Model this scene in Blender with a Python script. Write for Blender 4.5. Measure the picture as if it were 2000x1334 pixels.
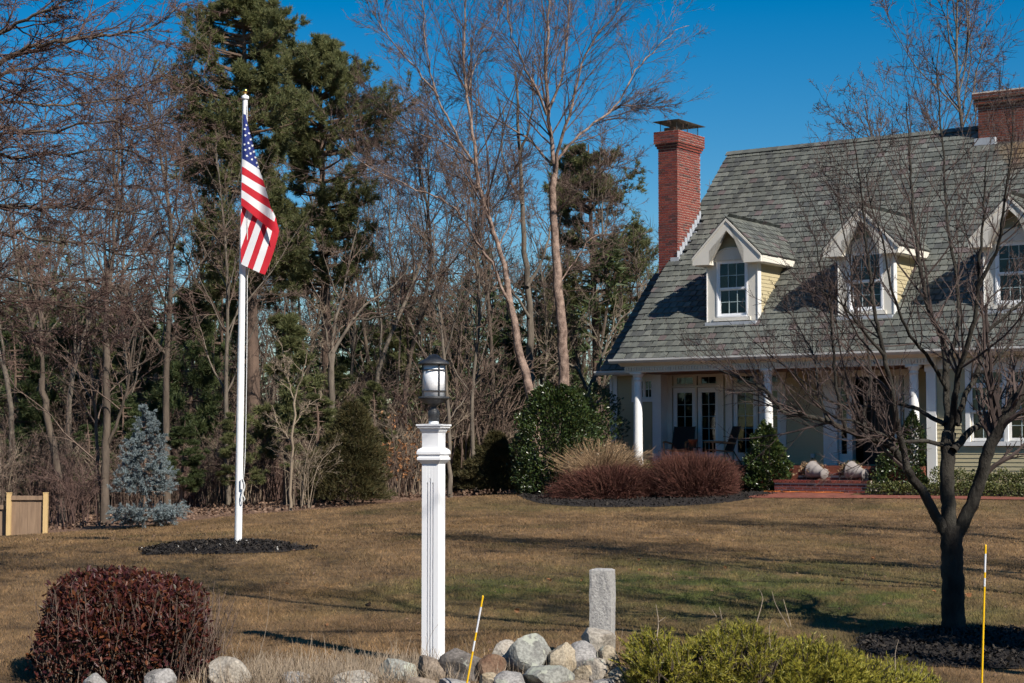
import bpy, bmesh, math, random
import numpy as np
from mathutils import Vector, Matrix, Euler

for _o in list(bpy.data.objects):
    bpy.data.objects.remove(_o)
SC = bpy.context.scene
COL = SC.collection
random.seed(7)

# ------------------------------------------------------------------ camera, sky, sun, exposure
FPX = 3600.0                                   # focal length for a 2000 px wide frame
PITCH = math.atan(213.0 / FPX)
CZ = 1.55
cam_d = bpy.data.cameras.new("camera")
cam_d.sensor_width = 36.0
cam_d.lens = FPX / 2000.0 * 36.0
cam_d.clip_start = 0.1
cam_d.clip_end = 3000.0
cam = bpy.data.objects.new("camera", cam_d)
COL.objects.link(cam)
cam.location = (0, 0, CZ)
cam.rotation_euler = (math.pi / 2 + PITCH, 0, 0)
SC.camera = cam

SUN_AZ = math.radians(143.0)                   # clockwise from +Y
SUN_EL = math.radians(39.0)
w = bpy.data.worlds.new("World")
SC.world = w
w.use_nodes = True
nt = w.node_tree
bg = nt.nodes["Background"]
sky = nt.nodes.new("ShaderNodeTexSky")
sky.sky_type = 'NISHITA'
sky.sun_disc = False
sky.sun_elevation = SUN_EL
sky.sun_rotation = SUN_AZ
sky.altitude = 300.0
sky.air_density = 1.0
sky.dust_density = 0.0
sky.ozone_density = 2.6
hsv = nt.nodes.new("ShaderNodeHueSaturation")
hsv.inputs["Saturation"].default_value = 1.6
nt.links.new(sky.outputs[0], hsv.inputs["Color"])
nt.links.new(hsv.outputs[0], bg.inputs["Color"])
bg.inputs["Strength"].default_value = 0.067

sun_d = bpy.data.lights.new("sun", 'SUN')
sun_d.energy = 5.0
sun_d.angle = math.radians(0.53)
sun_d.color = (1.0, 0.94, 0.85)
sun = bpy.data.objects.new("sun", sun_d)
COL.objects.link(sun)
SUNV = Vector((math.sin(SUN_AZ) * math.cos(SUN_EL), math.cos(SUN_AZ) * math.cos(SUN_EL), math.sin(SUN_EL)))
sun.rotation_euler = SUNV.to_track_quat('Z', 'Y').to_euler()
sun.location = (10, -10, 30)

SC.view_settings.view_transform = 'Standard'
SC.view_settings.look = 'None'
SC.view_settings.exposure = 0.42
SC.view_settings.gamma = 1.0
SC.view_settings.use_curve_mapping = False
SC.cycles.max_bounces = 4
SC.cycles.glossy_bounces = 2
SC.cycles.transmission_bounces = 2
SC.cycles.use_light_tree = False
SC.cycles.adaptive_threshold = 0.02
SC.cycles.diffuse_bounces = 2
SC.cycles.transparent_max_bounces = 8
SC.cycles.use_denoising = True

# ------------------------------------------------------------------ placing things: photo point + distance -> place
_fw = np.array([0, math.cos(PITCH), math.sin(PITCH)])
_up = np.array([0, -math.sin(PITCH), math.cos(PITCH)])
_rt = np.array([1.0, 0, 0])
_C = np.array([0, 0, CZ])
def ray(x, y):
    return _rt * (x - 1000) / FPX + _up * (667 - y) / FPX + _fw
def at(x, y, d):
    r = ray(x, y)
    return _C + r * d / r[1]

# ground heights: surveyed points, joined by a thin plate spline
HA = math.radians(34.5)
HU = np.array([math.cos(HA), -math.sin(HA), 0]); HV = np.array([math.sin(HA), math.cos(HA), 0])
HO = at(1245, 905, 47.75); HO[2] = 0
def H(u, v, z=0.0):
    return HO + HU * u + HV * v + np.array([0, 0, z])
_gp = [tuple(at(*q)) for q in [(845, 1298, 13.3), (250, 1345, 12.5), (1862, 1237, 15.2), (1990, 1312, 13.3), (465, 1069, 24.7),
       (128, 1051, 29.4), (50, 1046, 38), (290, 1031, 38), (470, 1006, 40), (700, 990, 43), (900, 970, 46), (1060, 966, 47),
       (1240, 986, 42.5), (1440, 982, 42), (1600, 971, 42.5), (1990, 972, 40.5), (1000, 1150, 19), (1500, 1080, 24)]]
_gp += [tuple(H(5, -0.6, .62)), tuple(H(9, 0, .6)), tuple(H(-1.5, 1.5, .5)), tuple(H(5, 6, .6)), (-20, 75, -.2), (0, 75, .5), (20, 75, .9),
        (-12, 56, -.1), (-35, 60, -.6), (0, -20, -.2), (22, 0, -.1), (-22, 0, -.2), (40, 50, .8), (-5, 5, -.1), (5, 5, -.05)]
_gp = np.array(_gp)
def _k(r2):
    return np.where(r2 > 1e-9, r2 * np.log(np.maximum(r2, 1e-9)) * .5, 0)
_n = len(_gp)
_K = _k(((_gp[:, None, :2] - _gp[None, :, :2]) ** 2).sum(-1)) + np.eye(_n) * 2.0
_Pm = np.c_[np.ones(_n), _gp[:, :2]]
_sol = np.linalg.solve(np.block([[_K, _Pm], [_Pm.T, np.zeros((3, 3))]]), np.r_[_gp[:, 2], 0, 0, 0])
def gz(x, y):
    x = np.asarray(x, float); y = np.asarray(y, float)
    sh = x.shape
    q = np.c_[x.ravel(), y.ravel()]
    qc = np.c_[np.clip(q[:, 0], -40, 42), np.clip(q[:, 1], -22, 80)]
    r2 = ((qc[:, None, :] - _gp[None, :, :2]) ** 2).sum(-1)
    z = _k(r2) @ _sol[:_n] + _sol[_n] + qc @ _sol[_n + 1:]
    t = np.clip((q[:, 1] - 70) / 80, 0, 1)
    z = z + 5.0 * t * t * (3 - 2 * t)
    return z.reshape(sh) if sh else float(z[0])
def gpix(x, y):
    """where the line of sight through a photo point meets the ground"""
    r = ray(x, y); r = r / r[1]
    d = 12.0
    ds = np.arange(6, 75, .05)
    P = _C[None] + r[None] * ds[:, None]
    below = P[:, 2] <= gz(P[:, 0], P[:, 1])
    i = int(np.argmax(below)) if below.any() else len(ds) - 1
    return P[i]

# ------------------------------------------------------------------ mesh helpers
class MB:
    def __init__(s):
        s.v = []; s.f = []; s.m = []; s.n = 0
    def add(s, V, F, m=0):
        V = np.asarray(V, float).reshape(-1, 3); F = np.asarray(F, np.int64)
        if len(F) == 0:
            return s
        s.v.append(V); s.f.append(F + s.n); s.m.append(np.full(len(F), m, np.int32)); s.n += len(V)
        return s
    def box(s, x0, x1, y0, y1, z0, z1, m=0):
        V = [(x0, y0, z0), (x1, y0, z0), (x1, y1, z0), (x0, y1, z0), (x0, y0, z1), (x1, y0, z1), (x1, y1, z1), (x0, y1, z1)]
        return s.add(V, BOXF, m)
    def obox(s, c, ax, ay, az, m=0):
        """box with centre c and half-axis vectors"""
        c, ax, ay, az = (np.asarray(q, float) for q in (c, ax, ay, az))
        V = [c - ax - ay - az, c + ax - ay - az, c + ax + ay - az, c - ax + ay - az, c - ax - ay + az, c + ax - ay + az, c + ax + ay + az, c - ax + ay + az]
        return s.add(V, BOXF, m)
    def prism(s, poly, off, m=0):
        """polygon (3-D points) extruded by off"""
        P = np.asarray(poly, float); n = len(P)
        V = np.r_[P, P + np.asarray(off, float)]
        for i in range(n):
            j = (i + 1) % n
            s.add([V[i], V[j], V[n + j], V[n + i]], [[0, 1, 2, 3]], m)
        for i in range(1, n - 1):
            s.add([V[0], V[i + 1], V[i]], [[0, 1, 2]], m)
            s.add([V[n], V[n + i], V[n + i + 1]], [[0, 1, 2]], m)
        return s
    def lathe(s, prof, c=(0, 0, 0), S=24, m=0, sq=False):
        """prof: (radius, z) list; sq: square section"""
        prof = np.asarray(prof, float); K = len(prof)
        if sq:
            S = 4; a = np.arange(4) * math.pi / 2 + math.pi / 4; k = math.sqrt(2)
        else:
            a = np.arange(S) * 2 * math.pi / S; k = 1
        V = np.stack([prof[:, None, 0] * k * np.cos(a), prof[:, None, 0] * k * np.sin(a), np.repeat(prof[:, 1:2], S, 1)], -1) + np.asarray(c, float)
        return s.add(V.reshape(-1, 3), grid_faces(K, S), m)
    def tubes(s, P, R, S=5, m=0, cap=True):
        V, F = tube_geo(P, R, S)
        s.add(V, F, m)
        return s
    def tri_count(s):
        return sum(len(f) * (f.shape[1] - 2) for f in s.f)
    def build(s, name, mats, parent=None, smooth=False, link=True):
        me = mesh_np(name, np.concatenate(s.v), s.f, s.m, mats, smooth)
        return obj(name, me, parent)

BOXF = np.array([[0, 3, 2, 1], [4, 5, 6, 7], [0, 1, 5, 4], [1, 2, 6, 5], [2, 3, 7, 6], [3, 0, 4, 7]])
def grid_faces(K, S):
    i = np.arange(K - 1)[:, None] * S; j = np.arange(S)[None]; jn = (j + 1) % S
    return np.stack([i + j, i + jn, i + S + jn, i + S + j], -1).reshape(-1, 4)
def mesh_np(name, V, Fs, Ms, mats, smooth=False):
    me = bpy.data.meshes.new(name)
    me.vertices.add(len(V)); me.vertices.foreach_set("co", np.ascontiguousarray(V, np.float32).ravel())
    sizes = np.concatenate([np.full(len(f), f.shape[1], np.int32) for f in Fs])
    li = np.concatenate([f.ravel() for f in Fs]).astype(np.int32)
    st = np.r_[0, np.cumsum(sizes)[:-1]].astype(np.int32)
    me.loops.add(len(li)); me.loops.foreach_set("vertex_index", li)
    me.polygons.add(len(sizes)); me.polygons.foreach_set("loop_start", st); me.polygons.foreach_set("loop_total", sizes)
    me.polygons.foreach_set("material_index", np.concatenate(Ms).astype(np.int32))
    me.polygons.foreach_set("use_smooth", np.full(len(sizes), smooth))
    for m in (mats if isinstance(mats, (list, tuple)) else [mats]):
        me.materials.append(m)
    me.update(calc_edges=True)
    return me
def obj(name, me, parent=None):
    o = bpy.data.objects.new(name, me); COL.objects.link(o)
    if parent is not None:
        o.parent = parent
    return o
def tag(o, label=None, cat=None, group=None, kind=None):
    if label: o["label"] = label
    if cat: o["category"] = cat
    if group: o["group"] = group
    if kind: o["kind"] = kind
    return o
def thing(name, label, cat, loc=(0, 0, 0), rz=0.0, group=None):
    o = obj(name, None); o.location = tuple(loc); o.rotation_euler = (0, 0, rz)
    o.empty_display_size = .1
    return tag(o, label, cat, group)
def copy_tree(o, parent=None):
    c = o.copy(); COL.objects.link(c); c.parent = parent
    for ch in list(o.children):
        copy_tree(ch, c)
    return c
def unit(a):
    return a / np.maximum(np.linalg.norm(a, axis=-1, keepdims=True), 1e-9)
def tube_geo(P, R, S):
    """P (N,K,3), R (N,K)"""
    P = np.asarray(P, float); R = np.asarray(R, float)
    if P.ndim == 2:
        P = P[None]; R = R[None]
    N, K, _ = P.shape
    T = np.empty_like(P); T[:, 1:-1] = P[:, 2:] - P[:, :-2]; T[:, 0] = P[:, 1] - P[:, 0]; T[:, -1] = P[:, -1] - P[:, -2]
    T = unit(T)
    mean = unit(P[:, -1] - P[:, 0])
    ref = np.where(np.abs(mean[:, 2:3]) > .8, np.array([[1.0, 0, 0]]), np.array([[0, 0, 1.0]]))[:, None, :]
    A = unit(np.cross(T, ref)); B = np.cross(T, A)
    a = np.arange(S) * 2 * math.pi / S
    V = P[:, :, None] + R[:, :, None, None] * (A[:, :, None] * np.cos(a)[:, None] + B[:, :, None] * np.sin(a)[:, None])
    f = grid_faces(K, S)
    F = f[None] + (np.arange(N) * K * S)[:, None, None]
    return V.reshape(-1, 3), F.reshape(-1, 4)
def spline(pts, K):
    """Catmull-Rom through pts, K points out, even in length"""
    p = np.asarray(pts, float)
    if len(p) == 2:
        return p[0] + (p[1] - p[0]) * np.linspace(0, 1, K)[:, None]
    q = np.r_[[2 * p[0] - p[1]], p, [2 * p[-1] - p[-2]]]
    out = []
    for i in range(len(p) - 1):
        t = np.linspace(0, 1, 9)[:-1][:, None]
        a, b, c, d = q[i], q[i + 1], q[i + 2], q[i + 3]
        out.append(.5 * (2 * b + (c - a) * t + (2 * a - 5 * b + 4 * c - d) * t ** 2 + (3 * b - a - 3 * c + d) * t ** 3))
    o = np.r_[np.concatenate(out), p[-1:]]
    s = np.r_[0, np.cumsum(np.linalg.norm(np.diff(o, axis=0), axis=1))]
    return np.stack([np.interp(np.linspace(0, s[-1], K), s, o[:, k]) for k in range(o.shape[1])], -1)

# ------------------------------------------------------------------ materials
def N(nt, t, **kw):
    n = nt.nodes.new(t)
    for k, v in kw.items():
        setattr(n, k, v)
    return n
def ramp(nt, fac, cols, pos=None):
    r = N(nt, "ShaderNodeValToRGB")
    e = r.color_ramp.elements
    pos = pos or [i / max(1, len(cols) - 1) for i in range(len(cols))]
    while len(e) < len(cols):
        e.new(.5)
    for i, c in enumerate(cols):
        e[i].position = pos[i]; e[i].color = (*c, 1)
    nt.links.new(fac, r.inputs[0])
    return r.outputs[0]
def noise(nt, scale, detail=4, vec=None, stretch=None, rough=.55):
    n = N(nt, "ShaderNodeTexNoise"); n.inputs["Scale"].default_value = scale; n.inputs["Detail"].default_value = detail
    n.inputs["Roughness"].default_value = rough
    if vec is None:
        vec = N(nt, "ShaderNodeTexCoord").outputs["Object"]
    if stretch:
        mp = N(nt, "ShaderNodeMapping"); mp.inputs["Scale"].default_value = stretch
        nt.links.new(vec, mp.inputs[0]); vec = mp.outputs[0]
    nt.links.new(vec, n.inputs["Vector"])
    return n.outputs["Fac"]
def mixc(nt, fac, a, b, mode='MIX'):
    m = N(nt, "ShaderNodeMix", data_type='RGBA', blend_type=mode)
    for s, q in ((0, fac), (6, a), (7, b)):
        if isinstance(q, (int, float)):
            m.inputs[s].default_value = q
        elif isinstance(q, tuple):
            m.inputs[s].default_value = (*q, 1)
        else:
            nt.links.new(q, m.inputs[s])
    return m.outputs[2]
def math_n(nt, op, a, b=None, c=None):
    m = N(nt, "ShaderNodeMath", operation=op)
    for i, q in enumerate((a, b, c)):
        if q is None: continue
        if isinstance(q, (int, float)): m.inputs[i].default_value = q
        else: nt.links.new(q, m.inputs[i])
    return m.outputs[0]
def rnd(nt):
    g = N(nt, "ShaderNodeNewGeometry").outputs["Random Per Island"]
    o = N(nt, "ShaderNodeObjectInfo").outputs["Random"]
    return math_n(nt, 'FRACT', math_n(nt, 'ADD', g, o))
def base_mat(name, rough=.7, spec=.35, metal=0.0):
    m = bpy.data.materials.new(name); m.use_nodes = True
    nt = m.node_tree; b = nt.nodes["Principled BSDF"]
    b.inputs["Roughness"].default_value = rough
    b.inputs["Specular IOR Level"].default_value = spec
    b.inputs["Metallic"].default_value = metal
    return m, nt, b
def pm(name, c1, c2=None, scale=6, rough=.75, bump=0, bscale=None, isl=None, stretch=None, metal=0, spec=.35, amount=1.0, trans=0.0, bdist=.02):
    """plain material: noise between two colours, or a colour for each loose piece (isl), with relief"""
    m, nt, b = base_mat(name, rough, spec, metal)
    c2 = c2 or tuple(q * .75 for q in c1)
    col = ramp(nt, noise(nt, scale, 5, None, stretch), [c1, c2], [.35, .68])
    if isl:
        ic = ramp(nt, rnd(nt), isl)
        f = ramp(nt, noise(nt, scale, 5, None, stretch), [(.72,) * 3, (1.15,) * 3], [.3, .7])
        col = mixc(nt, 1.0, ic, f, 'MULTIPLY')
    nt.links.new(col, b.inputs["Base Color"])
    if bump:
        bp = N(nt, "ShaderNodeBump"); bp.inputs["Strength"].default_value = bump; bp.inputs["Distance"].default_value = bdist
        nt.links.new(noise(nt, bscale or scale * 4, 6, None, stretch, .65), bp.inputs["Height"])
        nt.links.new(bp.outputs[0], b.inputs["Normal"])
    if trans:
        tr = N(nt, "ShaderNodeBsdfTranslucent"); nt.links.new(col, tr.inputs["Color"])
        mx = N(nt, "ShaderNodeMixShader"); mx.inputs[0].default_value = trans
        nt.links.new(b.outputs[0], mx.inputs[1]); nt.links.new(tr.outputs[0], mx.inputs[2])
        nt.links.new(mx.outputs[0], nt.nodes["Material Output"].inputs["Surface"])
    return m

# ---- the materials of the place
def bark_mat(name, c1, c2, scale=9, bump=.6):
    return pm(name, c1, c2, scale, .9, bump, scale * 3, stretch=(1, 1, .22), spec=.15, bdist=.03)
M = {}
M['white'] = pm('white_paint', (.78, .77, .74), (.72, .71, .68), 3, .45)
M['trim'] = pm('cream_trim', (.74, .69, .60), (.66, .62, .54), 2, .55)
M['siding'] = pm('siding_paint', (.47, .40, .245), (.42, .36, .22), 1.5, .6, .12, 30, stretch=(.3, .3, 4))
M['vinyl'] = pm('vinyl_white', (.86, .86, .86), (.82, .82, .83), 3, .35)
M['black_metal'] = pm('lantern_metal', (.035, .036, .038), (.055, .055, .056), 8, .5, .1, 60, spec=.5)
M['lamp_glass'] = pm('frosted_glass', (.97, .97, .97), (.95, .95, .95), 2, .3, spec=.5)
M['gold'] = pm('gold_ball', (.62, .40, .12), (.5, .32, .1), 4, .3, metal=1)
M['pole'] = pm('pole_white', (.80, .80, .80), (.76, .76, .75), 2, .35)
M['rope'] = pm('rope_white', (.7, .7, .68), None, 30, .8)
M['dark'] = pm('dark_paint', (.012, .013, .012), (.02, .02, .02), 5, .5)
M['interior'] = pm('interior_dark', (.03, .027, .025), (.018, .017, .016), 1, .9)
M['curtain'] = pm('curtain', (.55, .58, .56), (.45, .48, .47), 3, .9)
M['mullion'] = pm('window_bars', (.42, .50, .50), (.36, .44, .45), 4, .5)
M['ceilwood'] = pm('porch_ceiling_wood', (.24, .12, .06), (.17, .08, .04), 2, .6, stretch=(.3, 8, 1))
M['mortar'] = pm('mortar', (.64, .56, .48), (.55, .48, .41), 14, .95, .4, 80)
M['brick'] = pm('brick', (.3, .08, .05), None, 25, .9, .5, 90, isl=[(.20, .040, .029), (.25, .055, .036), (.17, .036, .028), (.22, .05, .036), (.085, .035, .03), (.21, .045, .032), (.26, .068, .046), (.12, .04, .032)])
M['brickdark'] = pm('brick_weathered', (.2, .07, .04), None, 25, .9, .5, 90, isl=[(.16, .045, .028), (.20, .055, .032), (.12, .04, .025), (.18, .06, .04), (.10, .035, .025)])
M['lead'] = pm('lead_flashing', (.42, .44, .47), (.34, .36, .39), 8, .55, spec=.4)
M['capmetal'] = pm('chimney_cap_metal', (.10, .095, .085), (.16, .14, .12), 5, .5, metal=.7)
M['clay'] = pm('clay_flue', (.22, .11, .07), None, 9, .9)
M['slab'] = pm('roof_underlay', (.05, .052, .05), None, 3, .9)
M['gutter'] = pm('gutter_metal', (.60, .58, .54), (.52, .50, .47), 2, .4)
M['terra'] = pm('terracotta', (.33, .12, .06), None, 9, .8)
M['urn'] = pm('stone_urn', (.30, .265, .245), (.19, .17, .157), 7, .85, .3, 40)
M['chairwood'] = pm('oiled_wood', (.40, .22, .10), (.30, .16, .07), 4, .6, stretch=(1, 1, 6))
M['sling'] = pm('black_sling', (.016, .013, .012), None, 30, .8)
M['cord'] = pm('orange_cord', (.75, .22, .04), None, 5, .5)
M['yellow'] = pm('yellow_stake', (.80, .48, .01), (.74, .43, .01), 4, .4)
M['stakewhite'] = pm('stake_white', (.72, .73, .76), None, 4, .3)
M['granite'] = pm('granite', (.44, .42, .39), (.27, .26, .25), 55, .9, .7, 70, bdist=.015)
M['fencewood'] = pm('fence_boards', (.27, .18, .115), (.19, .125, .08), 5, .8, .3, 30, stretch=(3, 3, .4))
M['postwood'] = pm('new_pine_post', (.60, .42, .20), (.50, .34, .15), 5, .75, .3, 30, stretch=(3, 3, .4))
M['red'] = pm('flag_red', (.60, .018, .035), (.52, .015, .03), 6, .75, trans=.25)
M['flagwhite'] = pm('flag_white', (.82, .82, .83), (.77, .77, .79), 6, .75, trans=.25)
M['blue'] = pm('flag_blue', (.018, .035, .19), (.014, .028, .16), 6, .75, trans=.2)
M['star'] = pm('star_white', (.85, .85, .86), None, 6, .7)
# bark and plants
M['bark_grey'] = bark_mat('bark_grey', (.14, .108, .082), (.068, .053, .042))
M['bark_oak'] = bark_mat('bark_oak', (.185, .152, .118), (.088, .072, .058))
M['bark_birch'] = pm('bark_birch', (.36, .255, .20), (.095, .062, .05), 7, .9, .9, 18, stretch=(1, 1, .7), spec=.2, bdist=.04)
M['bark_pine'] = bark_mat('bark_pine', (.17, .115, .085), (.085, .06, .048), 5, .9)
M['bark_dark'] = pm('bark_dark', (.062, .050, .038), (.028, .023, .019), 13, .9, .9, 26, stretch=(1, 1, .35), spec=.2, bdist=.03)
M['lichen_bark'] = pm('bark_with_lichen', (.022, .018, .015), (.058, .053, .043), 7, .9, .9, 26, stretch=(1, 1, .5), spec=.2, bdist=.03)
M['twig'] = pm('twig_brown', (.15, .105, .078), (.095, .064, .05), 3, .85)
M['twig_red'] = pm('twig_red', (.13, .078, .062), (.075, .046, .038), 3, .85)
M['twig_birch'] = pm('twig_birch', (.145, .095, .075), (.075, .048, .04), 2, .85)
M['twig_pale'] = pm('twig_pale', (.27, .21, .15), (.17, .13, .09), 3, .85)
M['twig_near'] = pm('twig_near', (.085, .058, .05), (.045, .032, .028), 4, .8)
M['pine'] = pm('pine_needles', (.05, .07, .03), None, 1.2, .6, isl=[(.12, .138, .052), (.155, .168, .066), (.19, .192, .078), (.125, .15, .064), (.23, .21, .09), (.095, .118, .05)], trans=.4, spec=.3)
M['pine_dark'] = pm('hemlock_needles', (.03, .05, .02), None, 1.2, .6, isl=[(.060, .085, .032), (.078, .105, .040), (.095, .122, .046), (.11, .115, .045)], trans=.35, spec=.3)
M['cedar'] = pm('cedar_sprays', (.06, .06, .02), None, 1.2, .7, isl=[(.060, .055, .018), (.085, .066, .022), (.05, .055, .02), (.10, .07, .026)], trans=.2)
M['spruce'] = pm('spruce_needles', (.2, .26, .28), None, 2, .6, isl=[(.22, .265, .275), (.17, .21, .215), (.27, .32, .335), (.12, .155, .155)], trans=.1)
M['holly'] = pm('holly_leaf', (.03, .05, .015), None, 3, .35, isl=[(.026, .042, .010), (.034, .058, .014), (.05, .075, .02), (.018, .034, .010), (.085, .095, .02)], spec=.5)
M['boxwood'] = pm('boxwood_leaf', (.06, .08, .02), None, 3, .5, isl=[(.05, .065, .016), (.08, .09, .022), (.11, .105, .03), (.04, .05, .015)])
M['mugo'] = pm('mugo_needles', (.2, .2, .03), None, 3, .5, isl=[(.24, .225, .028), (.33, .29, .036), (.16, .175, .026), (.42, .34, .05), (.10, .125, .024)], trans=.15)
M['burgundy'] = pm('burgundy_leaf', (.07, .02, .018), None, 5, .48, isl=[(.036, .011, .012), (.056, .014, .013), (.085, .020, .013), (.025, .010, .011), (.12, .038, .012), (.045, .011, .014), (.042, .030, .011)], spec=.25)
M['barberry'] = pm('barberry_twigs', (.15, .05, .04), None, 3, .85, isl=[(.10, .034, .024), (.135, .048, .032), (.08, .030, .024), (.16, .075, .048)])
M['straw'] = pm('dry_straw', (.4, .27, .15), None, 3, .9, isl=[(.36, .24, .13), (.45, .31, .18), (.28, .18, .10), (.22, .14, .09)], trans=.2)
M['reed'] = pm('dry_stalks', (.3, .24, .17), None, 3, .9, isl=[(.34, .27, .20), (.27, .21, .15), (.22, .17, .12), (.40, .31, .21)])
M['leaf_dead'] = pm('dead_leaf', (.3, .13, .05), None, 3, .8, isl=[(.30, .13, .05), (.38, .19, .08), (.24, .10, .04), (.42, .24, .12)], trans=.25)
M['litter'] = pm('leaf_litter_leaf', (.2, .12, .08), None, 3, .9, isl=[(.15, .09, .062), (.20, .125, .082), (.115, .07, .05), (.24, .155, .105), (.09, .055, .04)])
M['mulch'] = pm('black_mulch', (.014, .011, .010), (.026, .02, .017), 22, .95, .9, 60)
M['chip'] = pm('mulch_chip', (.02, .016, .014), None, 22, .85, isl=[(.014, .011, .010), (.022, .017, .014), (.010, .009, .008), (.034, .026, .020), (.05, .04, .03)])
M['pebble'] = pm('pale_chip', (.5, .48, .45), None, 12, .8)

def stain(nt, pos, c, rad, n_scale, lo=.35):
    """soft blob with a ragged edge at a place in the world, 0..1"""
    v = N(nt, "ShaderNodeVectorMath", operation='SUBTRACT'); nt.links.new(pos, v.inputs[0]); v.inputs[1].default_value = c
    v2 = N(nt, "ShaderNodeVectorMath", operation='DIVIDE'); nt.links.new(v.outputs[0], v2.inputs[0]); v2.inputs[1].default_value = rad
    l = N(nt, "ShaderNodeVectorMath", operation='LENGTH'); nt.links.new(v2.outputs[0], l.inputs[0])
    d = math_n(nt, 'ADD', l.outputs["Value"], math_n(nt, 'MULTIPLY', math_n(nt, 'SUBTRACT', noise(nt, n_scale, 5, pos), .5), 1.6))
    mr = N(nt, "ShaderNodeMapRange"); mr.clamp = True
    nt.links.new(d, mr.inputs[0]); mr.inputs[1].default_value = 1.0; mr.inputs[2].default_value = lo; mr.inputs[3].default_value = 0; mr.inputs[4].default_value = 1
    return mr.outputs[0]

def slate_mat():
    m, nt, b = base_mat('slate', .7, .3)
    pos = N(nt, "ShaderNodeNewGeometry").outputs["Position"]
    ic = ramp(nt, rnd(nt), [(.100, .105, .095), (.128, .134, .119), (.082, .086, .080), (.143, .148, .134), (.106, .113, .103), (.076, .079, .077), (.120, .126, .114), (.118, .095, .094), (.148, .152, .138)])
    for e, p in zip(ic.node.color_ramp.elements, (0, .14, .28, .42, .55, .66, .76, .9, .96)):
        e.position = p
    ic.node.color_ramp.interpolation = 'CONSTANT'
    f = ramp(nt, noise(nt, 7, 6, pos), [(.78,) * 3, (1.18,) * 3], [.3, .7])
    col = mixc(nt, 1.0, ic, f, 'MULTIPLY')
    big = ramp(nt, noise(nt, .6, 3, pos), [(.9, .88, .84), (1.08, 1.08, 1.06)], [.35, .65])
    col = mixc(nt, 1.0, col, big, 'MULTIPLY')
    P = H(8.4, 5.2, 9.3)
    st = stain(nt, pos, tuple(P), (.55, 1.4, 1.4), 2.5)
    col = mixc(nt, math_n(nt, 'MULTIPLY', st, .55), col, (.20, .11, .04))
    nt.links.new(col, b.inputs["Base Color"])
    bp = N(nt, "ShaderNodeBump"); bp.inputs["Strength"].default_value = .35; bp.inputs["Distance"].default_value = .01
    nt.links.new(noise(nt, 30, 5, pos), bp.inputs["Height"]); nt.links.new(bp.outputs[0], b.inputs["Normal"])
    return m
M['slate'] = slate_mat()

def lawn_mat(name, blades):
    m, nt, b = base_mat(name, .9, .15)
    pos = N(nt, "ShaderNodeNewGeometry").outputs["Position"]
    tan = ramp(nt, noise(nt, .55, 5, pos, (1, .45, 1)), [(.160, .102, .052), (.275, .180, .100), (.185, .120, .068), (.118, .094, .044)], [.30, .46, .58, .70])
    fine = ramp(nt, noise(nt, 9, 5, pos, (1, .5, 1)), [(.72,) * 3, (1.2,) * 3], [.3, .7])
    green = (.085, .105, .034) if not blades else (.095, .116, .038)
    c = gpix(1330, 1150)
    g1 = stain(nt, pos, (c[0] + .3, c[1] - .2, c[2]), (4.3, 5.0, 50), .45, .25)
    c2 = gpix(1080, 985)
    g2 = stain(nt, pos, (c2[0], c2[1] - 1.5, c2[2]), (4.5, 4.0, 50), .4, .2)
    c3 = gpix(1700, 990)
    g3 = stain(nt, pos, (c3[0], c3[1] - .5, c3[2]), (5, 1.8, 50), .5, .2)
    patch = ramp(nt, noise(nt, .35, 4, pos, (1, .35, 1)), [(0, 0, 0), (1, 1, 1)], [.52, .72])
    gm = math_n(nt, 'MAXIMUM', math_n(nt, 'MULTIPLY', g1, .95), math_n(nt, 'MAXIMUM', math_n(nt, 'MULTIPLY', g2, .42), math_n(nt, 'MULTIPLY', g3, .35)))
    gm = math_n(nt, 'MAXIMUM', gm, math_n(nt, 'MULTIPLY', patch, .3))
    brk = ramp(nt, noise(nt, 3.2, 5, pos, (1, .5, 1)), [(.4,) * 3, (1,) * 3], [.38, .58])
    col = mixc(nt, math_n(nt, 'MULTIPLY', gm, brk), tan, green)
    col = mixc(nt, 1.0, col, fine, 'MULTIPLY')
    col = mixc(nt, 1.0, col, ramp(nt, noise(nt, 1.7, 6, pos, (1, .4, 1), .7), [(.62, .62, .64), (1.0, 1.0, 1.0), (1.22, 1.18, 1.1)], [.32, .5, .68]), 'MULTIPLY')
    if blades:
        col = mixc(nt, 1.0, col, ramp(nt, rnd(nt), [(.62, .60, .55), (1.05, 1.0, .95), (1.35, 1.3, 1.2), (.8, .85, .7)]), 'MULTIPLY')
    else:
        col = mixc(nt, 1.0, col, (.72, .70, .66), 'MULTIPLY')
    nt.links.new(col, b.inputs["Base Color"])
    if not blades:
        bp = N(nt, "ShaderNodeBump"); bp.inputs["Strength"].default_value = .8; bp.inputs["Distance"].default_value = .04
        nt.links.new(noise(nt, 45, 4, pos), bp.inputs["Height"]); nt.links.new(bp.outputs[0], b.inputs["Normal"])
    else:
        tr = N(nt, "ShaderNodeBsdfTranslucent"); nt.links.new(col, tr.inputs["Color"])
        mx = N(nt, "ShaderNodeMixShader"); mx.inputs[0].default_value = .25
        nt.links.new(b.outputs[0], mx.inputs[1]); nt.links.new(tr.outputs[0], mx.inputs[2])
        nt.links.new(mx.outputs[0], nt.nodes["Material Output"].inputs["Surface"])
    return m
M['lawn'] = lawn_mat('dormant_turf', False)
M['blades'] = lawn_mat('dormant_blades', True)

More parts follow.
